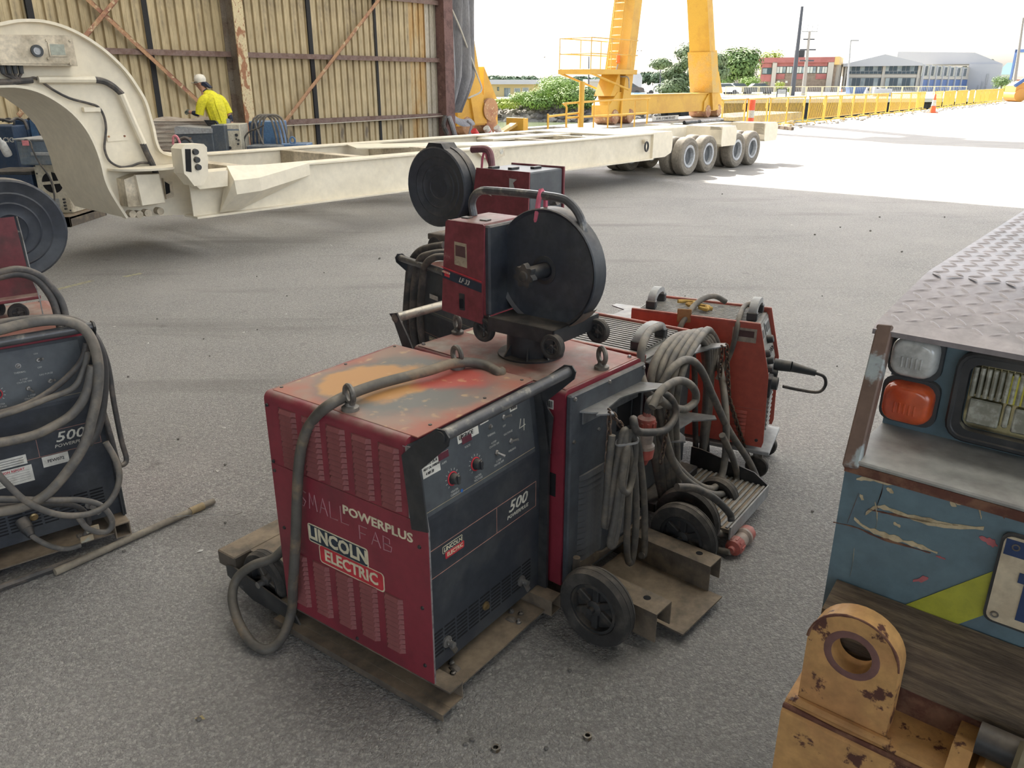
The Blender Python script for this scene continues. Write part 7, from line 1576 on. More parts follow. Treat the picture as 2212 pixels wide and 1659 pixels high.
# timber battens on the ground past the trailer tail
for k, (xa, ya, xb, yb_, lab) in enumerate(((1690, 268, 1712, 262, 'pale timber batten pointing past the trailer tail'), (1678, 274, 1712, 278, 'dark timber batten on the ground past the trailer tail'), (1690, 270, 1708, 272, 'short timber offcut between the two battens'))):
    a, c = at_z(xa, ya, .06), at_z(xb, yb_, .06); mb = MB(); mb.tube([a, c], .07, 4); solo('timber_batten', mb, M_wood if k == 1 else pm('pale_timber', (.50, .42, .28), .8), lab, 'timber', smooth=0)
# rubble strip at the barrier feet
rb_ = MB(); random.seed(9)
for k in range(160):
    s_ = random.uniform(3, 50); p = yard(s_of(1600, o_f, 265)+s_, o_f+random.uniform(.1, 1.0)); r = random.uniform(.03, .10); rb_.ball((p.x, p.y, r*.3), (r, r*.8, r*.5), 6, 4)
solo('rubble_strip', rb_, pm('rubble', (.42, .38, .32), .9), 'strip of pale rubble along the feet of the yellow barriers', 'rubble', kind='stuff')
# ---------------------------------------------------------------- trees
M_leaf = [pm('leaf_bright', (.20, .30, .055), .7, col2=(.13, .22, .045), sc=.8), pm('leaf_mid', (.10, .17, .045), .7, col2=(.16, .24, .06), sc=.8), pm('leaf_grey', (.14, .19, .085), .75, col2=(.09, .13, .06), sc=.8), pm('leaf_far', (.10, .15, .085), .8), pm('leaf_lime', (.30, .36, .05), .7)]
M_bark = pm('bark', (.16, .12, .09), .9)
def tree(name, label, cat, base, h, blobs, leaf, n, ls, group=None, trunk=True):
    """blobs: (x, y, z, rx, rz) relative to the base; leaves as little bent quads on the blob shells"""
    t = thing(name, label, cat, tuple(base), 0, group); mb = MB(); tot = sum(b[3]*b[4] for b in blobs)
    for (bx_, by, bz, rx, rz) in blobs:
        for k in range(int(n*rx*rz/tot)):
            a = random.uniform(0, 2*pi); c = random.uniform(-1, 1); q = sqrt(1-c*c); r = random.uniform(.50, 1.12)
            p = Vector((bx_+rx*q*cos(a)*r, by+rx*.9*q*sin(a)*r, bz+rz*c*r)); nrm = Vector((q*cos(a), q*sin(a), c+.4)).normalized()
            x = nrm.orthogonal().normalized(); x.rotate(Matrix.Rotation(random.uniform(0, 6.3), 3, nrm)); y = nrm.cross(x); s = ls*random.uniform(.6, 1.3)
            mb.add([p-x*s-y*s*.45, p+x*s*.2-y*s*.6+nrm*s*.2, p+x*s+y*s*.3, p-x*s*.1+y*s*.6+nrm*s*.15], [(0, 1, 2, 3)])
    part('foliage', mb, M_leaf[leaf], t, 0, kind='stuff')
    if trunk:
        mb = MB(); mb.tube([(0, 0, -.2), (.02*h, 0, h*.35), (0, 0, h*.7)], [h*.03+.05, h*.022+.03, h*.01+.02], 7)
        for (bx_, by, bz, rx, rz) in blobs[:4]: mb.tube([(0, 0, h*.3), (bx_*.5, by*.5, (bz+h*.3)/2), (bx_, by, bz)], [h*.015+.02, h*.012+.015, .02], 5)
        part('trunk', mb, M_bark, t)
    return t
random.seed(31)
def pxtree(label, pxc, D, pyt, pyb, wpx, leaf, n, name='tree', cat='tree', z0=None, group=None, shape='round', ls=None):
    top = at_y(pxc, pyt, D); bot = at_y(pxc, pyb, D); zb = bot.z if z0 is None else z0; h = top.z-zb; w = wpx/1720*D*.95
    bl = []
    if shape == 'round':
        for k in range(9): a = k*2.4; r = w*.28*(k > 0); bl.append((r*cos(a), r*sin(a), h*(.62+.12*sin(k*1.7)), w*.30, h*.26))
        bl.append((0, 0, h*.80, w*.28, h*.20)); bl += [(-w*.25, 0, h*.35, w*.24, h*.24), (w*.25, 0, h*.35, w*.24, h*.24)]
    elif shape == 'cone':
        for k in range(8): q = k/7; bl.append((w*.12*sin(k*2.1), w*.1*cos(k*1.3), h*(.15+.78*q), w*(.48-.36*q), h*.13))
    elif shape == 'gum':
        for (a, b, c, d) in ((0, .82, .3, .18), (-.5, .62, .2, .10), (.3, .68, .26, .14), (-.3, .40, .18, .08), (.15, .5, .22, .12), (.4, .45, .2, .12)): bl.append((a*w, .1*w*sin(a*9), b*h, c*w, d*h))
    elif shape == 'bush':
        for k in range(7): a = k*2.4; bl.append((w*.30*cos(a)*(k > 0), w*.25*sin(a)*(k > 0), h*(.42+.14*sin(k*2.2)), w*.26, h*.36))
        bl.append((0, 0, h*.70, w*.25, h*.28))
    return tree(name, label, cat, (top.x, D, zb), h, bl, leaf, int(n*2.0), ls or max(.09, h*.036), group)
# mangroves and shrubs on the far bank (left)
pxtree('large bright mangrove bush on the creek bank beside the ladder leg', 1222, 77, 163, 252, 130, 0, 2600, 'mangrove', 'bush', -.6, shape='bush')
pxtree('broad mangrove bush on the creek bank in front of the yellow building', 1150, 76.5, 193, 250, 100, 0, 1700, 'mangrove', 'bush', -.6, shape='bush')
pxtree('yellowish low shrub on the creek bank near the tarpaulin', 1085, 76, 210, 248, 75, 4, 1100, 'shrub', 'bush', -.6, shape='bush')
pxtree('dark narrow shrub at the left end of the yellow building', 1045, 80, 182, 238, 30, 1, 700, 'shrub', 'bush', -.2, shape='bush')
pxtree('round green tree crown behind the mangroves', 1195, 88, 162, 210, 60, 0, 1000, 'tree', 'tree', .0)
pxtree('dark shaded mangrove bush at the foot of the ladder leg', 1270, 76.3, 182, 252, 70, 1, 1300, 'mangrove', 'bush', -.6, shape='bush')
pxtree('pine-like casuarina tree leaning over the far quay wall', 1468, 76, 128, 245, 105, 2, 2600, 'casuarina', 'tree', -.4, shape='cone', ls=.13)
pxtree('tall open gum tree behind the right crane leg', 1500, 95, 92, 205, 130, 2, 1500, 'gum_tree', 'tree', 0, shape='gum', ls=.24)
pxtree('big dense round tree left of the red brick building', 1602, 125, 100, 200, 82, 1, 2400, 'tree', 'tree', 0)
pxtree('small bright round tree in front of the big dense tree', 1621, 115, 164, 202, 44, 0, 900, 'tree', 'tree', 0)
pxtree('leafy tree crown right behind the crane leg', 1560, 130, 148, 203, 45, 1, 900, 'tree', 'tree', 0)
pxtree('tree crown showing over the left roof corner of the brick building', 1668, 205, 107, 180, 48, 4, 900, 'tree', 'tree', 0)
pxtree('lime green sapling against the brown brick wall', 1686, 132, 176, 200, 20, 4, 350, 'sapling', 'tree', 0)
pxtree('tiny lime shrub near the foot of the telegraph pole', 1706, 132, 188, 200, 12, 4, 200, 'shrub', 'bush', 0, shape='bush')
pxtree('dark palm-like shrub at the corner of the brick building', 1655, 138, 174, 202, 18, 1, 350, 'shrub', 'bush', 0, shape='bush')
pxtree('bushy tree right of the white warehouse', 2168, 150, 162, 202, 40, 1, 900, 'tree', 'tree', 0)
pxtree('lime shrubs in front of the tree beside the warehouse', 2178, 130, 183, 205, 22, 4, 400, 'shrub', 'bush', 0, shape='bush')
for k, (px, w, pyt) in enumerate(((2030, 14, 115), (2045, 18, 113), (2105, 20, 124), (2140, 22, 127))):
    pxtree(['wispy tree top poking over the warehouse ridge, first from the gable', 'wispy tree top poking over the warehouse ridge, second from the gable', 'low tree top behind the middle of the warehouse roof', 'tree top at the far end of the warehouse roof'][k], px, 260, pyt, 190, w*1.6, 2, 260, 'tree', 'tree', 0, None, 'gum', .55)
zn = {0: 'over the flat roof of the yellow building', 1: 'between the mangroves and the ladder leg', 2: 'in the gap between the two crane legs'}
for k in range(26):
    px = 1030+k*19+random.uniform(-5, 5); z_ = 0 if px < 1170 else (1 if px < 1330 else 2)
    pyt = random.uniform(163, 172) if px < 1330 else random.uniform(154, 172)
    pxtree('grey-green distant tree on the skyline '+zn[z_], px, 330, pyt, 186, random.uniform(26, 40), 3, 200, 'distant_tree', 'tree', 0, 'skyline trees '+zn[z_], ls=.9)
# rip-rap rocks on the creek bank
rk = MB(); random.seed(17)
for k in range(420):
    x = random.uniform(-9, 13); ybank = 79-(x-2)*.28 if x < 9 else 77+(x-9)*.4; q = random.random(); r = random.uniform(.15, .45)
    i0 = len(rk.v); rk.ball((x, ybank-4.3*q, .0-1.8*q+.1), (r, r*.8, r*.6), 6, 4); rk.v[i0:] = [(v[0]+random.uniform(-.06, .06), v[1], v[2]+random.uniform(-.06, .06)) for v in rk.v[i0:]]
solo('bank_rocks', rk, pm('rip_rap', (.34, .31, .27), .9, col2=(.10, .09, .08), sc=.6, lo=.4, hi=.6), 'broken rock armour along the creek bank below the mangroves', 'rocks', kind='stuff', smooth=0)
# ---------------------------------------------------------------- buildings
def facade(name, label, pxl, Dl, pxr, Dr, pyt, depth, mat, z=None, kind_cat='building'):
    """front wall between two ground points; local x along it, y away from the viewer"""
    a = at_y(pxl, 180, Dl); c = at_y(pxr, 180, Dr); d = Vector((c.x-a.x, c.y-a.y, 0)); rz = atan2(d.y, d.x)
    t = thing(name, label, kind_cat, (a.x, a.y, 0), rz); L = d.length; q = lp(t, (pxl+pxr)/2, pyt, 1, 0); h = q.z if z is None else z
    mb = MB(); mb.box(0, L, 0, depth, 0, h); return t, L, h, part('wall', mb, mat, t, 0)
def prect(t, x0, y0, x1, y1, dep, nm, mat, par=None, out=0.0):
    """panel through two pixel corners on the front plane"""
    ym, xm = (y0+y1)/2, (x0+x1)/2; xa, xb = lp(t, x0, ym, 1, 0).x, lp(t, x1, ym, 1, 0).x; za, zb = lp(t, xm, y0, 1, 0).z, lp(t, xm, y1, 1, 0).z
    mb = MB(); mb.box(min(xa, xb), max(xa, xb), -dep-out, -out+.001, min(za, zb), max(za, zb)); return part(nm, mb, mat, par or t, 0)
M_brick = pm('brown_brick', (.26, .20, .15), .9, col2=(.21, .16, .12), sc=2); M_redp = pm('red_fascia', (.34, .12, .11), .7, col2=(.30, .10, .09), sc=.8)
M_win = pm('far_glass', (.16, .20, .22), .15, col2=(.30, .34, .34), sc=.25, lo=.4, hi=.6); M_wind = pm('far_glass_dark', (.05, .075, .095), .12); M_blind = pm('window_blind', (.50, .52, .47), .6)
M_wtp = pm('white_wall', (.40, .405, .42), .7); M_fasy = pm('fascia_yellow', (.62, .42, .16), .7); M_conp = pm('concrete_post', (.42, .39, .34), .85); M_bldoor = pm('blue_door', (.07, .13, .30), .6)
t, L, h, wl_ = facade('brick_building', 'two storey brown brick office with red fascia and telegraph pole in front', 1641, 150, 1802, 145, 124, 12, M_brick)
prect(t, 1640, 124, 1803, 135.5, .5, 'fascia', M_redp)
mb = MB(); mb.box(L-.4, L+.35, -.4, 12.2, h-1.2, h+.05); part('side_fascia', mb, M_fasy, t, 0)
prect(t, 1678, 133, 1788, 143, .12, 'red_panel', M_redp)
for x0, x1, dk in ((1677, 1698, 0), (1699.5, 1717, 0), (1720, 1738, 0), (1743, 1763, 0), (1765, 1787, 1)):
    w_ = prect(t, x0, 143.5, x1, 158.5, .10, 'window', M_wind); n_ = 3 if dk == 0 else 4
    for k in range(n_): prect(t, lerp(x0, x1, (k+.08)/n_), 144.5, lerp(x0, x1, (k+.92)/n_), 157.5, .06, 'pane', M_blind if (k+dk) % 3 != 2 else M_win, w_, .10)
for x0, x1 in ((1675, 1695), (1716, 1735), (1762, 1785)): prect(t, x0, 159.5, x1, 171, .10, 'red_panel', M_redp)
prect(t, 1643, 137, 1667, 146, .1, 'red_panel', M_redp); rw = prect(t, 1647, 147, 1667, 160, .12, 'window', M_wind); prect(t, 1648, 148, 1657, 159, .05, 'pane', M_win, rw, .12); prect(t, 1643, 161, 1666, 176, .1, 'red_panel', M_redp)
for x0, x1 in ((1667, 1676), (1786, 1798)): prect(t, x0, 134, x1, 203, .5, 'pier', M_conp)
for x, y in ((1682, 177), (1699, 177)): prect(t, x-2.5, y-2.5, x+2.5, y+2.5, .15, 'wall_lamp', M_wht)
for k in range(5):
    mb = MB(); y = 1.0+k*2.3; mb.box(L, L+.4, y, y+.4, 0, h-1.2); part('side_fin', mb, M_conp, t, 0)
mb = MB(); mb.box(5, 6.6, 3, 4.4, h, h+1.2); part('roof_box', mb, M_blks, t, 0)
t, L, h, wl_ = facade('glass_building', 'two storey glass-fronted hall with white gable roof beside the brick office', 1827, 152, 1986, 150, 137, 16, M_conp)
for k, (xa, xb) in enumerate(((1830, 1905), (1911, 1984))):
    for (ya, yb_) in ((138, 160), (168, 194)):
        w_ = prect(t, xa, ya, xb, yb_, .12, 'window', M_lgr)
        n_ = 8
        for c in range(n_):
            prect(t, lerp(xa, xb, (c+.06)/n_), ya+.8, lerp(xa, xb, (c+.94)/n_), lerp(ya, yb_, .70), .05, 'pane', M_wind if c % 3 else M_win, w_, .12)
            prect(t, lerp(xa, xb, (c+.06)/n_), lerp(ya, yb_, .74), lerp(xa, xb, (c+.94)/n_), yb_-.6, .05, 'pane', M_wind, w_, .12)
prect(t, 1828, 161, 1986, 167.5, .25, 'floor_band', M_conp); prect(t, 1903, 137, 1909, 197, .35, 'post', M_conp); prect(t, 1822, 137, 1826, 197, .35, 'post', M_conp); prect(t, 1979, 137, 1984, 197, .35, 'post', M_conp)
pk = lp(t, 1912, 117, 1, -1.0); el = lp(t, 1822, 138.5, 1, -1.0); er = lp(t, 1994, 136.5, 1, -1.0)
mb = MB(); mb.prism([(el.x, el.z-.4), (el.x, el.z), (pk.x, pk.z), (er.x, er.z), (er.x, er.z-.4)], -1.0, 30, lambda a, b, d: (a, d, b)); part('gable_roof', mb, M_wtp, t, 0)
# its long side with arched windows over blue doors
a = at_y(1988, 180, 150); c = at_y(2089, 180, 178); d = Vector((c.x-a.x, c.y-a.y, 0)); side = thing('glass_building_wing', 'side wing with barred arched windows above a row of blue doors', 'building', (a.x, a.y, 0), atan2(d.y, d.x)); L2 = d.length
q = lp(side, 2000, 140, 1, 0); mb = MB(); mb.box(0, L2, .0, 6, 0, q.z); part('wall', mb, M_conp, side, 0)
for k in range(7):
    x0, x1 = 1991+k*14.0, 1991+k*14.0+11.5; yt = 141+k*.9; yb_ = 164.5+k*.2
    w_ = prect(side, x0, yt, x1, yb_, .1, 'window', M_blind)
    for m_ in range(3): prect(side, x0+1.5+m_*3.4, yt+1.5, x0+3.6+m_*3.4, yb_-1, .08, 'pane', M_wind, w_, .1)
    prect(side, x0-1.6, yt-2, x0-.2, 197, .35, 'post', M_wtp)
    prect(side, x0, 172, x1, 196, .1, 'blue_door', M_bldoor)
prect(side, 1990, 165.5, 2089, 171, .2, 'floor_band', M_conp)
t, L, h, wl_ = facade('white_warehouse', 'plain white warehouse with low ridge roof at the right end of the glass hall', 2086, 178, 2157, 175, 138, 30, M_wtp)
mb = MB(); mb.prism([(0, h), (L, h), (L*.1, h+2.2), (-14, h+2.6), (-14, h)], .5, 28, lambda a, b, d: (a, d, b)); part('roof', mb, M_wtp, t, 0)
for x0, x1, y0 in ((2119, 2122, 176), (2111, 2113, 184), (2125, 2126.5, 186), (2128, 2129.5, 186)): prect(t, x0, y0, x1, 200, .1, 'side_door', M_lgr)
mb = MB(); mb.box(L*.60, L*.66, -.15, -.02, 1, h*.62); part('drain_pipe', mb, M_lgr, t)
# yellow low building over the creek
M_ylb = pm('yellow_wall', (.60, .48, .24), .8)
t, L, h, wl_ = facade('low_yellow_building', 'long low yellow building with flat pale roof beyond the mangroves', 1046, 98, 1168, 100, 182, 10, M_ylb)
mb = MB(); mb.box(-1.5, L+.5, -.9, 10.5, h, h+.5); part('roof', mb, M_wtp, t, 0)
for x0, y0, x1, y1, m_ in ((1074, 188, 1078, 196, M_wind), (1089, 190, 1102, 212, M_win), (1110, 190, 1124, 200, M_wht), (1128, 189, 1142, 200, M_wht)):
    w_ = prect(t, x0, y0, x1, y1, .06, 'window', m_); prect(t, lerp(x0, x1, .15), y0+1, lerp(x0, x1, .5), y1-1, .04, 'pane', M_win, w_, .06); prect(t, lerp(x0, x1, .55), y0+1, lerp(x0, x1, .9), y1-1, .04, 'pane', M_win, w_, .06)
t, L, h, wl_ = facade('grey_shed', 'grey block shed half hidden behind the ladder leg', 1272, 105, 1300, 105, 176, 6, M_conp)
mb = MB(); mb.box(-.2, L+.2, -.2, 6.2, h, h+.25); part('roof', mb, M_wtp, t, 0)
t, L, h, wl_ = facade('brick_gatehouse', 'red brick gatehouse with blue sign frame at the far right', 2188, 92, 2230, 90, 172, 6, M_redp)
mb = MB(); mb.box(-.15, L+.15, -.15, 6.1, h, h+.3); part('parapet', mb, M_conp, t, 0)
p0 = lp(t, 2196, 107, 1, 0); mb = MB(); mb.box(p0.x, p0.x+.25, -.2, .05, h, p0.z); mb.box(p0.x, p0.x+3, -.2, .05, p0.z-.3, p0.z); part('sign_frame', mb, M_bldoor, t, 0); mb = MB(); mb.box(p0.x+.25, p0.x+3, -.12, -.02, h+.2, p0.z-.3); part('sign_panel', mb, M_blind, t, 0)
t, L, h, wl_ = facade('green_roof_house', 'house with turquoise gable roof behind the warehouse corner', 2158, 215, 2200, 210, 158, 10, M_wtp)
mb = MB(); mb.prism([(-1, h-.3), (L*.35, h+2.4), (L+1, h-.3)], -.8, 10.5, lambda a, b, d: (a, d, b)); part('roof', mb, pm('turquoise_roof', (.20, .45, .40), .6), t, 0)
# ---------------------------------------------------------------- poles, signs, barriers, cars on the far side
def pole(label, xb, yb_, xt, yt, D, r, mat, cat='pole', name='pole'):
    a = at_y(xb, yb_, D); c = at_y(xt, yt, D); t = thing(name, label, cat, (a.x, a.y, max(0, a.z)*0)); o_ = Vector(t.location); mb = MB(); mb.cyl((a.x-o_.x, 0, 0), (c.x-o_.x, 0, c.z), r, r*.55, 10); part('shaft', mb, mat, t); return t, c-o_
M_dkp = pm('pole_dark', (.06, .065, .08), .6); M_ltp = pm('pole_timber', (.30, .28, .26), .8)
pole('tall dark tapering lamp mast in front of the brick office', 1711, 206, 1733, 14, 105, .30, M_dkp)
t, c = pole('timber telegraph pole with crossarms and antennas in front of the brick office', 1735, 203, 1749, 68, 108, .26, M_ltp, 'pole', 'telegraph_pole')
for z, w_ in ((.55, .9), (.72, 1.0), (.88, .7)):
    mb = MB(); mb.box(c.x*z-w_, c.x*z+w_, -.08, .08, c.z*z-.08, c.z*z+.08); part('crossarm', mb, M_dkp, t)
for dx in (-.9, -.3, .3, .9):
    mb = MB(); mb.cyl((c.x+dx, 0, c.z), (c.x+dx, 0, c.z+.8), .04, .04, 6); part('antenna', mb, M_lgr, t)
mb = MB(); mb.box(c.x-1, c.x+1, -.06, .06, c.z-.08, c.z+.04); part('antenna_arm', mb, M_lgr, t)
t, c = pole('slim pale street lamp by the corner of the glass hall', 1829, 203, 1838, 87, 110, .14, M_lgr, 'street lamp', 'street_lamp'); mb = MB(); mb.box(c.x-.1, c.x+1.0, -.1, .1, c.z-.12, c.z+.06, .03); part('lamp_head', mb, M_lgr, t)
t, c = pole('leaning grey mast with sign board by the brick gatehouse', 2189, 203, 2211, 38, 80, .16, M_ltp)
pole('thin power pole standing among the skyline trees', 1426, 196, 1427, 140, 140, .14, M_dkp)
pole('dark mast rising behind the crane platform', 1272, 190, 1272, 122, 100, .10, M_dkp)
for x, yt in ((1367, 172), (1379, 165)): pole('short white post on the far quay, %s the tank' % ('left of' if x < 1370 else 'right of'), x, 200, x, yt, 118, .18, M_wtp)
a = at_y(2185, 192, 78); t = thing('sign_board', 'blank pale sign board on a post before the gatehouse', 'sign', (a.x, 78, 0)); mb = MB(); mb.box(-.45, .45, -.04, .04, a.z-.30, a.z+.30); part('board', mb, M_lgr, t); mb = MB(); mb.cyl((0, 0.06, 0), (0, .06, a.z), .05, .05, 8); part('post', mb, M_lgr, t)
# far row of crowd barriers
M_barp = pm('barrier_pale', (.62, .55, .36), .6)
fb = MB(); fb.tube(spline([(.05, 0, 0), (.05, 0, .95), (.15, 0, 1.05), (2.1, 0, 1.05), (2.2, 0, .95), (2.2, 0, 0)], 3), .05, 5); fb.tube([(.05, 0, .2), (2.2, 0, .2)], .04, 5); me_ff = mesh_of(fb, 'frame', M_barp)
fb = MB()
for k in range(9): fb.cyl((.25+k*.22, 0, .2), (.25+k*.22, 0, 1.0), .02, .02, 4)
me_fb = mesh_of(fb, 'bars', M_lgr); random.seed(2)
for k in range(15):
    px = 1566+k*34.5; p = at_y(px, 205, 103+k*.5); lab = 'pale crowd barrier in the far row before the '+('parked cars and trees' if px < 1660 else 'brick office' if px < 1810 else 'glass hall' if px < 1990 else 'blue doors and warehouse')
    t = thing('far_barrier', lab, 'barrier', (p.x, p.y, 0), .05, lab.replace('pale crowd barrier in the', 'barriers,')); inst('frame', me_ff, t); b = inst('bars', me_fb, t); b['kind'] = 'stuff'
p = at_y(1816, 211, 88); cone((p.x, p.y, 0), .9, 'distant orange traffic cone on the far quay before the glass hall')
for px, lab in ((1694, 'dark upright sign frame on the far quay before the brick office'),):
    p = at_y(px-6, 205, 92); q = at_y(px-6, 193, 92); t = thing('notice_board', lab, 'sign', (p.x, 92, 0)); mb = MB(); mb.box(-.5, .5, -.05, .05, .4, q.z); part('panel', mb, M_lgr, t); mb = MB(); mb.box(-.55, -.45, -.06, .06, 0, q.z+.05); mb.box(.45, .55, -.06, .06, 0, q.z+.05); mb.box(-.55, .55, -.06, .06, q.z, q.z+.08); part('frame', mb, M_blks, t)
def car(px, D, lab, col, face=1, L=4.4):
    p = at_y(px, 200, D); m_ = pm('car_'+lab.split()[0]+str(int(px)), col, .3, coat=.5); t = thing('parked_car', lab, 'car', (p.x, D, 0), 0 if face > 0 else pi)
    pr = [(0, .35), (.02, .75), (.15, .88), (1.0, .95), (1.55, 1.42), (2.9, 1.45), (3.7, 1.0), (4.3, .92), (4.4, .7), (4.4, .35)]
    mb = MB(); mb.prism([(a-2.2, b) for a, b in pr], -.85, .85, lambda a, b, d: (a, d, b)); bo = part('body', mb, m_, t, 20)
    for y in (-.86, .86):
        mb = MB(); mb.prism([(1.15-2.2, .97), (1.62-2.2, 1.36), (2.85-2.2, 1.38), (3.45-2.2, 1.02)], y-.01, y+.01, lambda a, b, d: (a, d, b)); part('side_window', mb, M_wind, bo)
    for x in (-1.4, 1.3):
        for y in (-.78, .78): mb = MB(); mb.lathe([(0, -.1), (.22, -.1), (.32, -.08), (.32, .08), (.22, .1), (0, .1)], 16, Matrix.Translation((x, y, .32)) @ Matrix.Rotation(pi/2, 4, 'X')); part('wheel', mb, M_blks, t)
car(1352, 108, 'dark pickup parked left of the blue container on the far quay', (.05, .05, .06)); car(1428, 108, 'white car parked right of the blue container', (.7, .7, .7)); car(1452, 112, 'second white car parked behind, partly under the casuarina', (.68, .68, .7), -1)
car(1562, 112, 'white car parked behind the far barriers near the crane leg', (.72, .72, .72)); car(1592, 113, 'dark grey car parked next to the white one behind the barriers', (.06, .07, .09), -1); car(1636, 112, 'dark low car parked before the small bright tree', (.05, .06, .06))
t, L, h, wl_ = facade('blue_container', 'bright blue container on the far quay between the parked cars', 1371, 100, 1396, 100, 201, 2.5, pm('container_blue', (.06, .25, .55), .5), kind_cat='container')
rb2 = MB(); rb2.box(0, .08, -.05, .0, .05, h-.05); me = mesh_of(rb2, 'corrugation', MATS['container_blue'], 0)
for k in range(int(L/.22)): inst('corrugation', me, t, Matrix.Translation((.06+k*.22, 0, 0)))
p = at_y(1372, 195, 118); mb = MB(); mb.lathe([(0, 0), (.9, 0), (.9, 2.2), (.6, 2.7), (0, 2.9)], 18); solo('water_tank', mb, M_wtp, 'white round-topped tank on the far quay between the white posts', 'tank', loc=(p.x, 118, 0))
# two white plastic tubs and blue skip before the glass hall
for px, lab in ((1876, 'white ventilation unit with dark opening before the glass hall, left one'), (1893, 'white ventilation unit with dark opening before the glass hall, right one')):
    p = at_y(px, 197, 112); q = at_y(px, 188, 112); t = thing('ventilation_unit', lab, 'unit', (p.x, 112, 0)); mb = MB(); mb.box(-.42, .42, -.3, .3, 0, q.z, .04); part('casing', mb, M_wtp, t); mb = MB(); mb.lathe([(0, 0), (.24, 0)], 16, bxy((0, -.31, q.z*.7), (1, 0, 0), (0, 0, 1))); part('opening', mb, M_slot, t)
p = at_y(1847, 200, 108); t = thing('blue_skip', 'small blue skip bin in front of the glass hall', 'skip', (p.x, 108, 0)); mb = MB(); mb.prism([(-1.1, 1.0), (-.8, 0), (.8, 0), (1.1, 1.0)], -.6, .6, lambda a, b, d: (a, d, b)); part('tub', mb, M_bldoor, t); mb = MB(); mb.box(-1.15, 1.15, -.65, .65, .95, 1.05); part('rim', mb, M_bldoor, t)
p = at_y(1905, 203, 101); mb = MB(); mb.box(-1.1, 1.1, -.25, .25, 0, .85, .08); solo('plastic_barrier', mb, M_wtp, 'white plastic barrier block before the glass hall', 'barrier', loc=(p.x, 101, 0))
# orange loader at the right edge
p = at_y(2205, 203, 74); t = thing('orange_loader', 'orange wheeled loader with blue arm at the right end of the barriers', 'loader', (p.x, 74, 0)); mo = pm('loader_orange', (.62, .28, .05), .5)
mb = MB(); mb.prism([(-1.0, .5), (-1.0, 1.3), (-.2, 1.7), (1.8, 1.7), (1.8, .5)], -.8, .8, lambda a, b, d: (a, d, b)); part('hull', mb, mo, t)
for x in (-.5, 1.3): mb = MB(); mb.lathe([(0, -.9), (.35, -.9), (.55, -.85), (.55, .85), (.35, .9), (0, .9)], 20, Matrix.Translation((x, 0, .55)) @ Matrix.Rotation(pi/2, 4, 'X')); part('wheel', mb, mo, t)
mb = MB(); mb.tube([(-1.2, -.9, 1.3), (.2, -.9, 2.3)], .16, 6); part('arm', mb, M_bldoor, t)
# birds
for px, py, lab in ((1176, 124, 'small dark bird flying above the mangroves'), (1377, 110, 'small dark bird flying between the crane legs, left one'), (1385, 110, 'small dark bird flying between the crane legs, right one')):
    p = at_y(px, py, 90); mb = MB(); mb.loft([[(-.12+.06*k, .03*cos(a)*(1.5-abs(k-2)*.6), .03*sin(a)*(1.5-abs(k-2)*.6)) for a in [2*pi*i/6 for i in range(6)]] for k in range(5)]); mb.add([(-.03, 0, .02), (.06, 0, .02), (.08, -.28, .12), (.0, -.25, .11)], [(0, 1, 2, 3)]); mb.add([(-.03, 0, .02), (.06, 0, .02), (.08, .28, .12), (.0, .25, .11)], [(0, 1, 2, 3)]); solo('bird', mb, M_blks, lab, 'bird', loc=tuple(p), rz=.4)
# ---------------------------------------------------------------- bits on the asphalt
M_nut = pm('nut_steel', (.30, .28, .25), .4, metal=.8, col2=(.2, .15, .1), sc=60)
def nut(px, py, lab):
    p = at_z(px, py, 0); mb = MB(); n = 6; o = circ(0, 0, .0115, 24); 
    mb.plate_hole(o, circ(0, 0, .0070, 24), 0, .010, lambda a, b, d: (a, b, d)); mb.plate_hole(circ(0, 0, .0128, 6, random.random()), circ(0, 0, .0070, 24), .001, .0075, lambda a, b, d: (a, b, d))
    solo('steel_nut', mb, M_nut, lab, 'nut', loc=(p.x, p.y, 0))
nut(1071, 1620, 'loose steel collar nut on the asphalt in front of the red welder rail'); nut(1269, 1594, 'loose steel collar nut on the asphalt between red welder and blue tug')
M_stone = pm('stone_dark', (.15, .14, .13), .9, col2=(.18, .17, .16), sc=30)
M_paper = pm('paper_scrap', (.62, .61, .58), .8)
random.seed(21)
def pebble(px, py, r, i, mat, nm, lab, grp):
    p = at_z(px, py, 0); mb = MB(); mb.ball((0, 0, r*.55), (r*(.8+.4*random.random()), r*(.7+.3*random.random()), r*.6), 7, 5)
    mb.v = [(v[0]*(1+.25*random.uniform(-1, 1)), v[1]*(1+.25*random.uniform(-1, 1)), max(0, v[2]*(1+.2*random.uniform(-1, 1)))) for v in mb.v]
    solo(nm, mb, mat, lab, nm.replace('_', ' '), grp, smooth=0, loc=(p.x, p.y, 0), rz=random.random()*6)
st = [(1755, 1106), (385, 950), (487, 1005), (487, 1131), (268, 1192), (556, 713), (453, 770), (440, 733), (1815, 492), (1880, 500), (1760, 508), (1948, 545), (1776, 640), (1560, 420), (1480, 640), (340, 690), (555, 598), (1020, 1600), (948, 1580), (1808, 792), (2040, 470), (1900, 470), (277, 815), (1230, 1450), (1005, 1610), (1180, 1618), (430, 1555), (700, 590), (820, 560), (620, 640)]
def zone(x, y):
    if y > 1400: return 'on the shaded asphalt before the red welder and its rail'
    if x < 520 and y > 880: return 'between the left machine and the heat-stained red welder'
    if x < 900: return 'on the open asphalt between left feeder and trailer'
    if y > 560: return 'beside the orange inverter and the blue tug'
    return 'on the open asphalt towards the sunlit yard'
for i, (x, y) in enumerate(st): pebble(x, y, .007 if y > 560 else .014, i, M_stone, 'stone_chip', 'dark stone chip '+zone(x, y), 'stone chips '+zone(x, y))
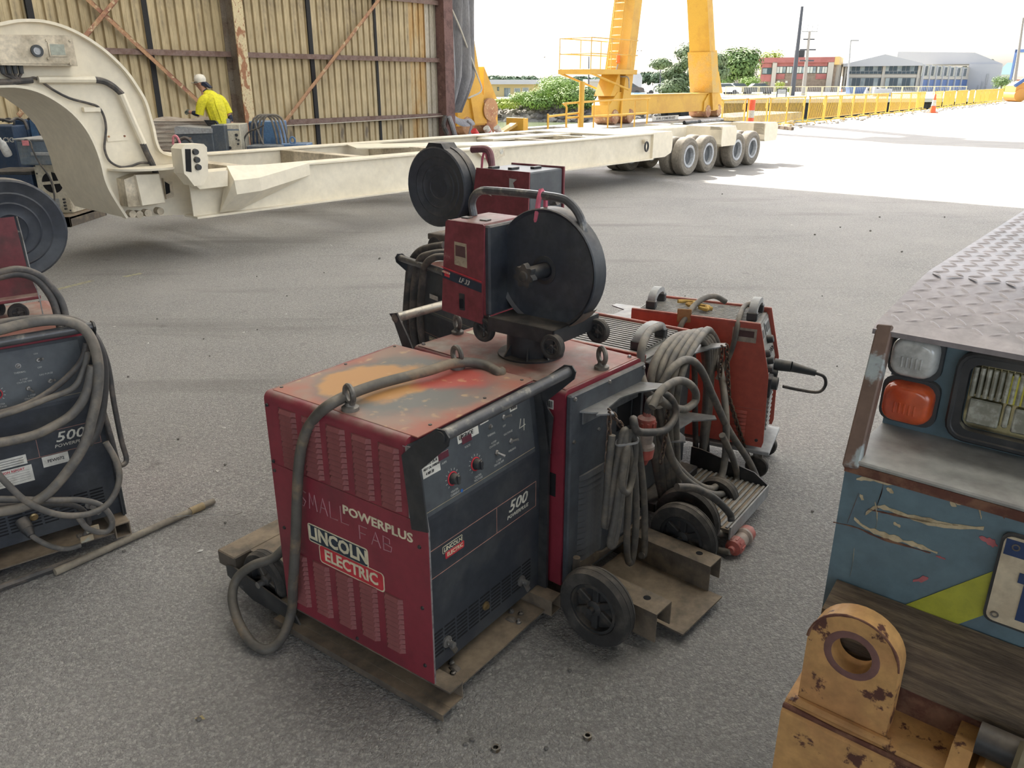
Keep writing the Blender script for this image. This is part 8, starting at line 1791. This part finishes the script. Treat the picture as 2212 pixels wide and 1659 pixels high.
for i, (x, y) in enumerate([(525, 719), (618, 679), (484, 925), (433, 1191), (470, 1018), (246, 706), (320, 742), (715, 530), (860, 690), (1815, 680), (1710, 486)]):
    p = at_z(x, y, 0); mb = MB(); s = .014 if y > 600 else .02
    mb.add([(-s, -s*.3, .001), (0, -s*.5, .004), (s, -s*.1, .002), (s*.6, s*.5, .005), (-s*.4, s*.4, .001), (0, 0, .006)], [(0, 1, 5), (1, 2, 5), (2, 3, 5), (3, 4, 5), (4, 0, 5)])
    solo('paper_scrap', mb, M_paper, 'small white paper scrap '+zone(x, y), 'scrap', 'paper scraps '+zone(x, y), loc=(p.x, p.y, .0), rz=i*1.3)
a, c = at_z(208, 1196, .016), at_z(462, 1082, .016)
t = thing('steel_rod', 'dusty steel tube lying on the asphalt from under the left machine', 'tube', (lerp(a.x, c.x, .5), lerp(a.y, c.y, .5), 0)); o_ = Vector(t.location)
mb = MB(); mb.cyl(a-o_-(c-a)*.3, c-o_, .014, .012, 12); part('tube', mb, pm('dusty_tube', (.22, .19, .15), .7, col2=(.3, .26, .2), sc=10), t)
mb = MB(); mb.cyl(lerp(a, c, .78)-o_, lerp(a, c, .90)-o_, .0155, .0155, 12); part('tape_wrap', mb, pm('old_tape', (.33, .25, .14), .7), t)
mb = MB(); q = lerp(a, c, .6)-o_; mb.tube([q+Vector((0, .0, .015)), q+Vector((.12, .03, .012)), q+Vector((.24, .03, .004)), q+Vector((.27, .06, .004))], .0015, 5); part('loose_wire', mb, M_steel, t)
# long scrap lengths on the ground under the left machine
a, c = at_z(12, 1265, .014), at_z(176, 1205, .014)
mb = MB(); mb.tube([a-(c-a)*.5, lerp(a, c, .5), c], .013, 8); solo('hose_offcut', mb, M_cabd, 'dark hose length on the ground beside the left machine castor', 'hose')
# dry leaf
p = at_z(432, 1553, 0); mb = MB(); mb.add([(-.016, 0, .002), (-.004, -.007, .005), (.016, -.002, .001), (.004, .008, .006)], [(0, 1, 2, 3)]); solo('dry_leaf', mb, pm('leaf_tan', (.45, .36, .18), .8), 'dry tan leaf on the dark asphalt near the welder rail', 'leaf', loc=(p.x, p.y, 0))
# worn paint marks on the floor
for (x0, y0, x1, y1, lab) in ((112, 628, 200, 606, 'long worn yellow paint mark on the floor by the left feeder'), (268, 598, 306, 590, 'short worn yellow paint mark on the floor further from the feeder')):
    a, c = at_z(x0, y0, .001), at_z(x1, y1, .001); d = (c-a).normalized(); n = Vector((-d.y, d.x, 0))*.03; mb = MB(); mb.add([a-n, c-n, c+n, a+n], [(0, 1, 2, 3)]); solo('paint_mark', mb, pm('worn_paint', (.40, .37, .24), .9, col2=(.2, .19, .17), sc=30), lab, 'paint mark')
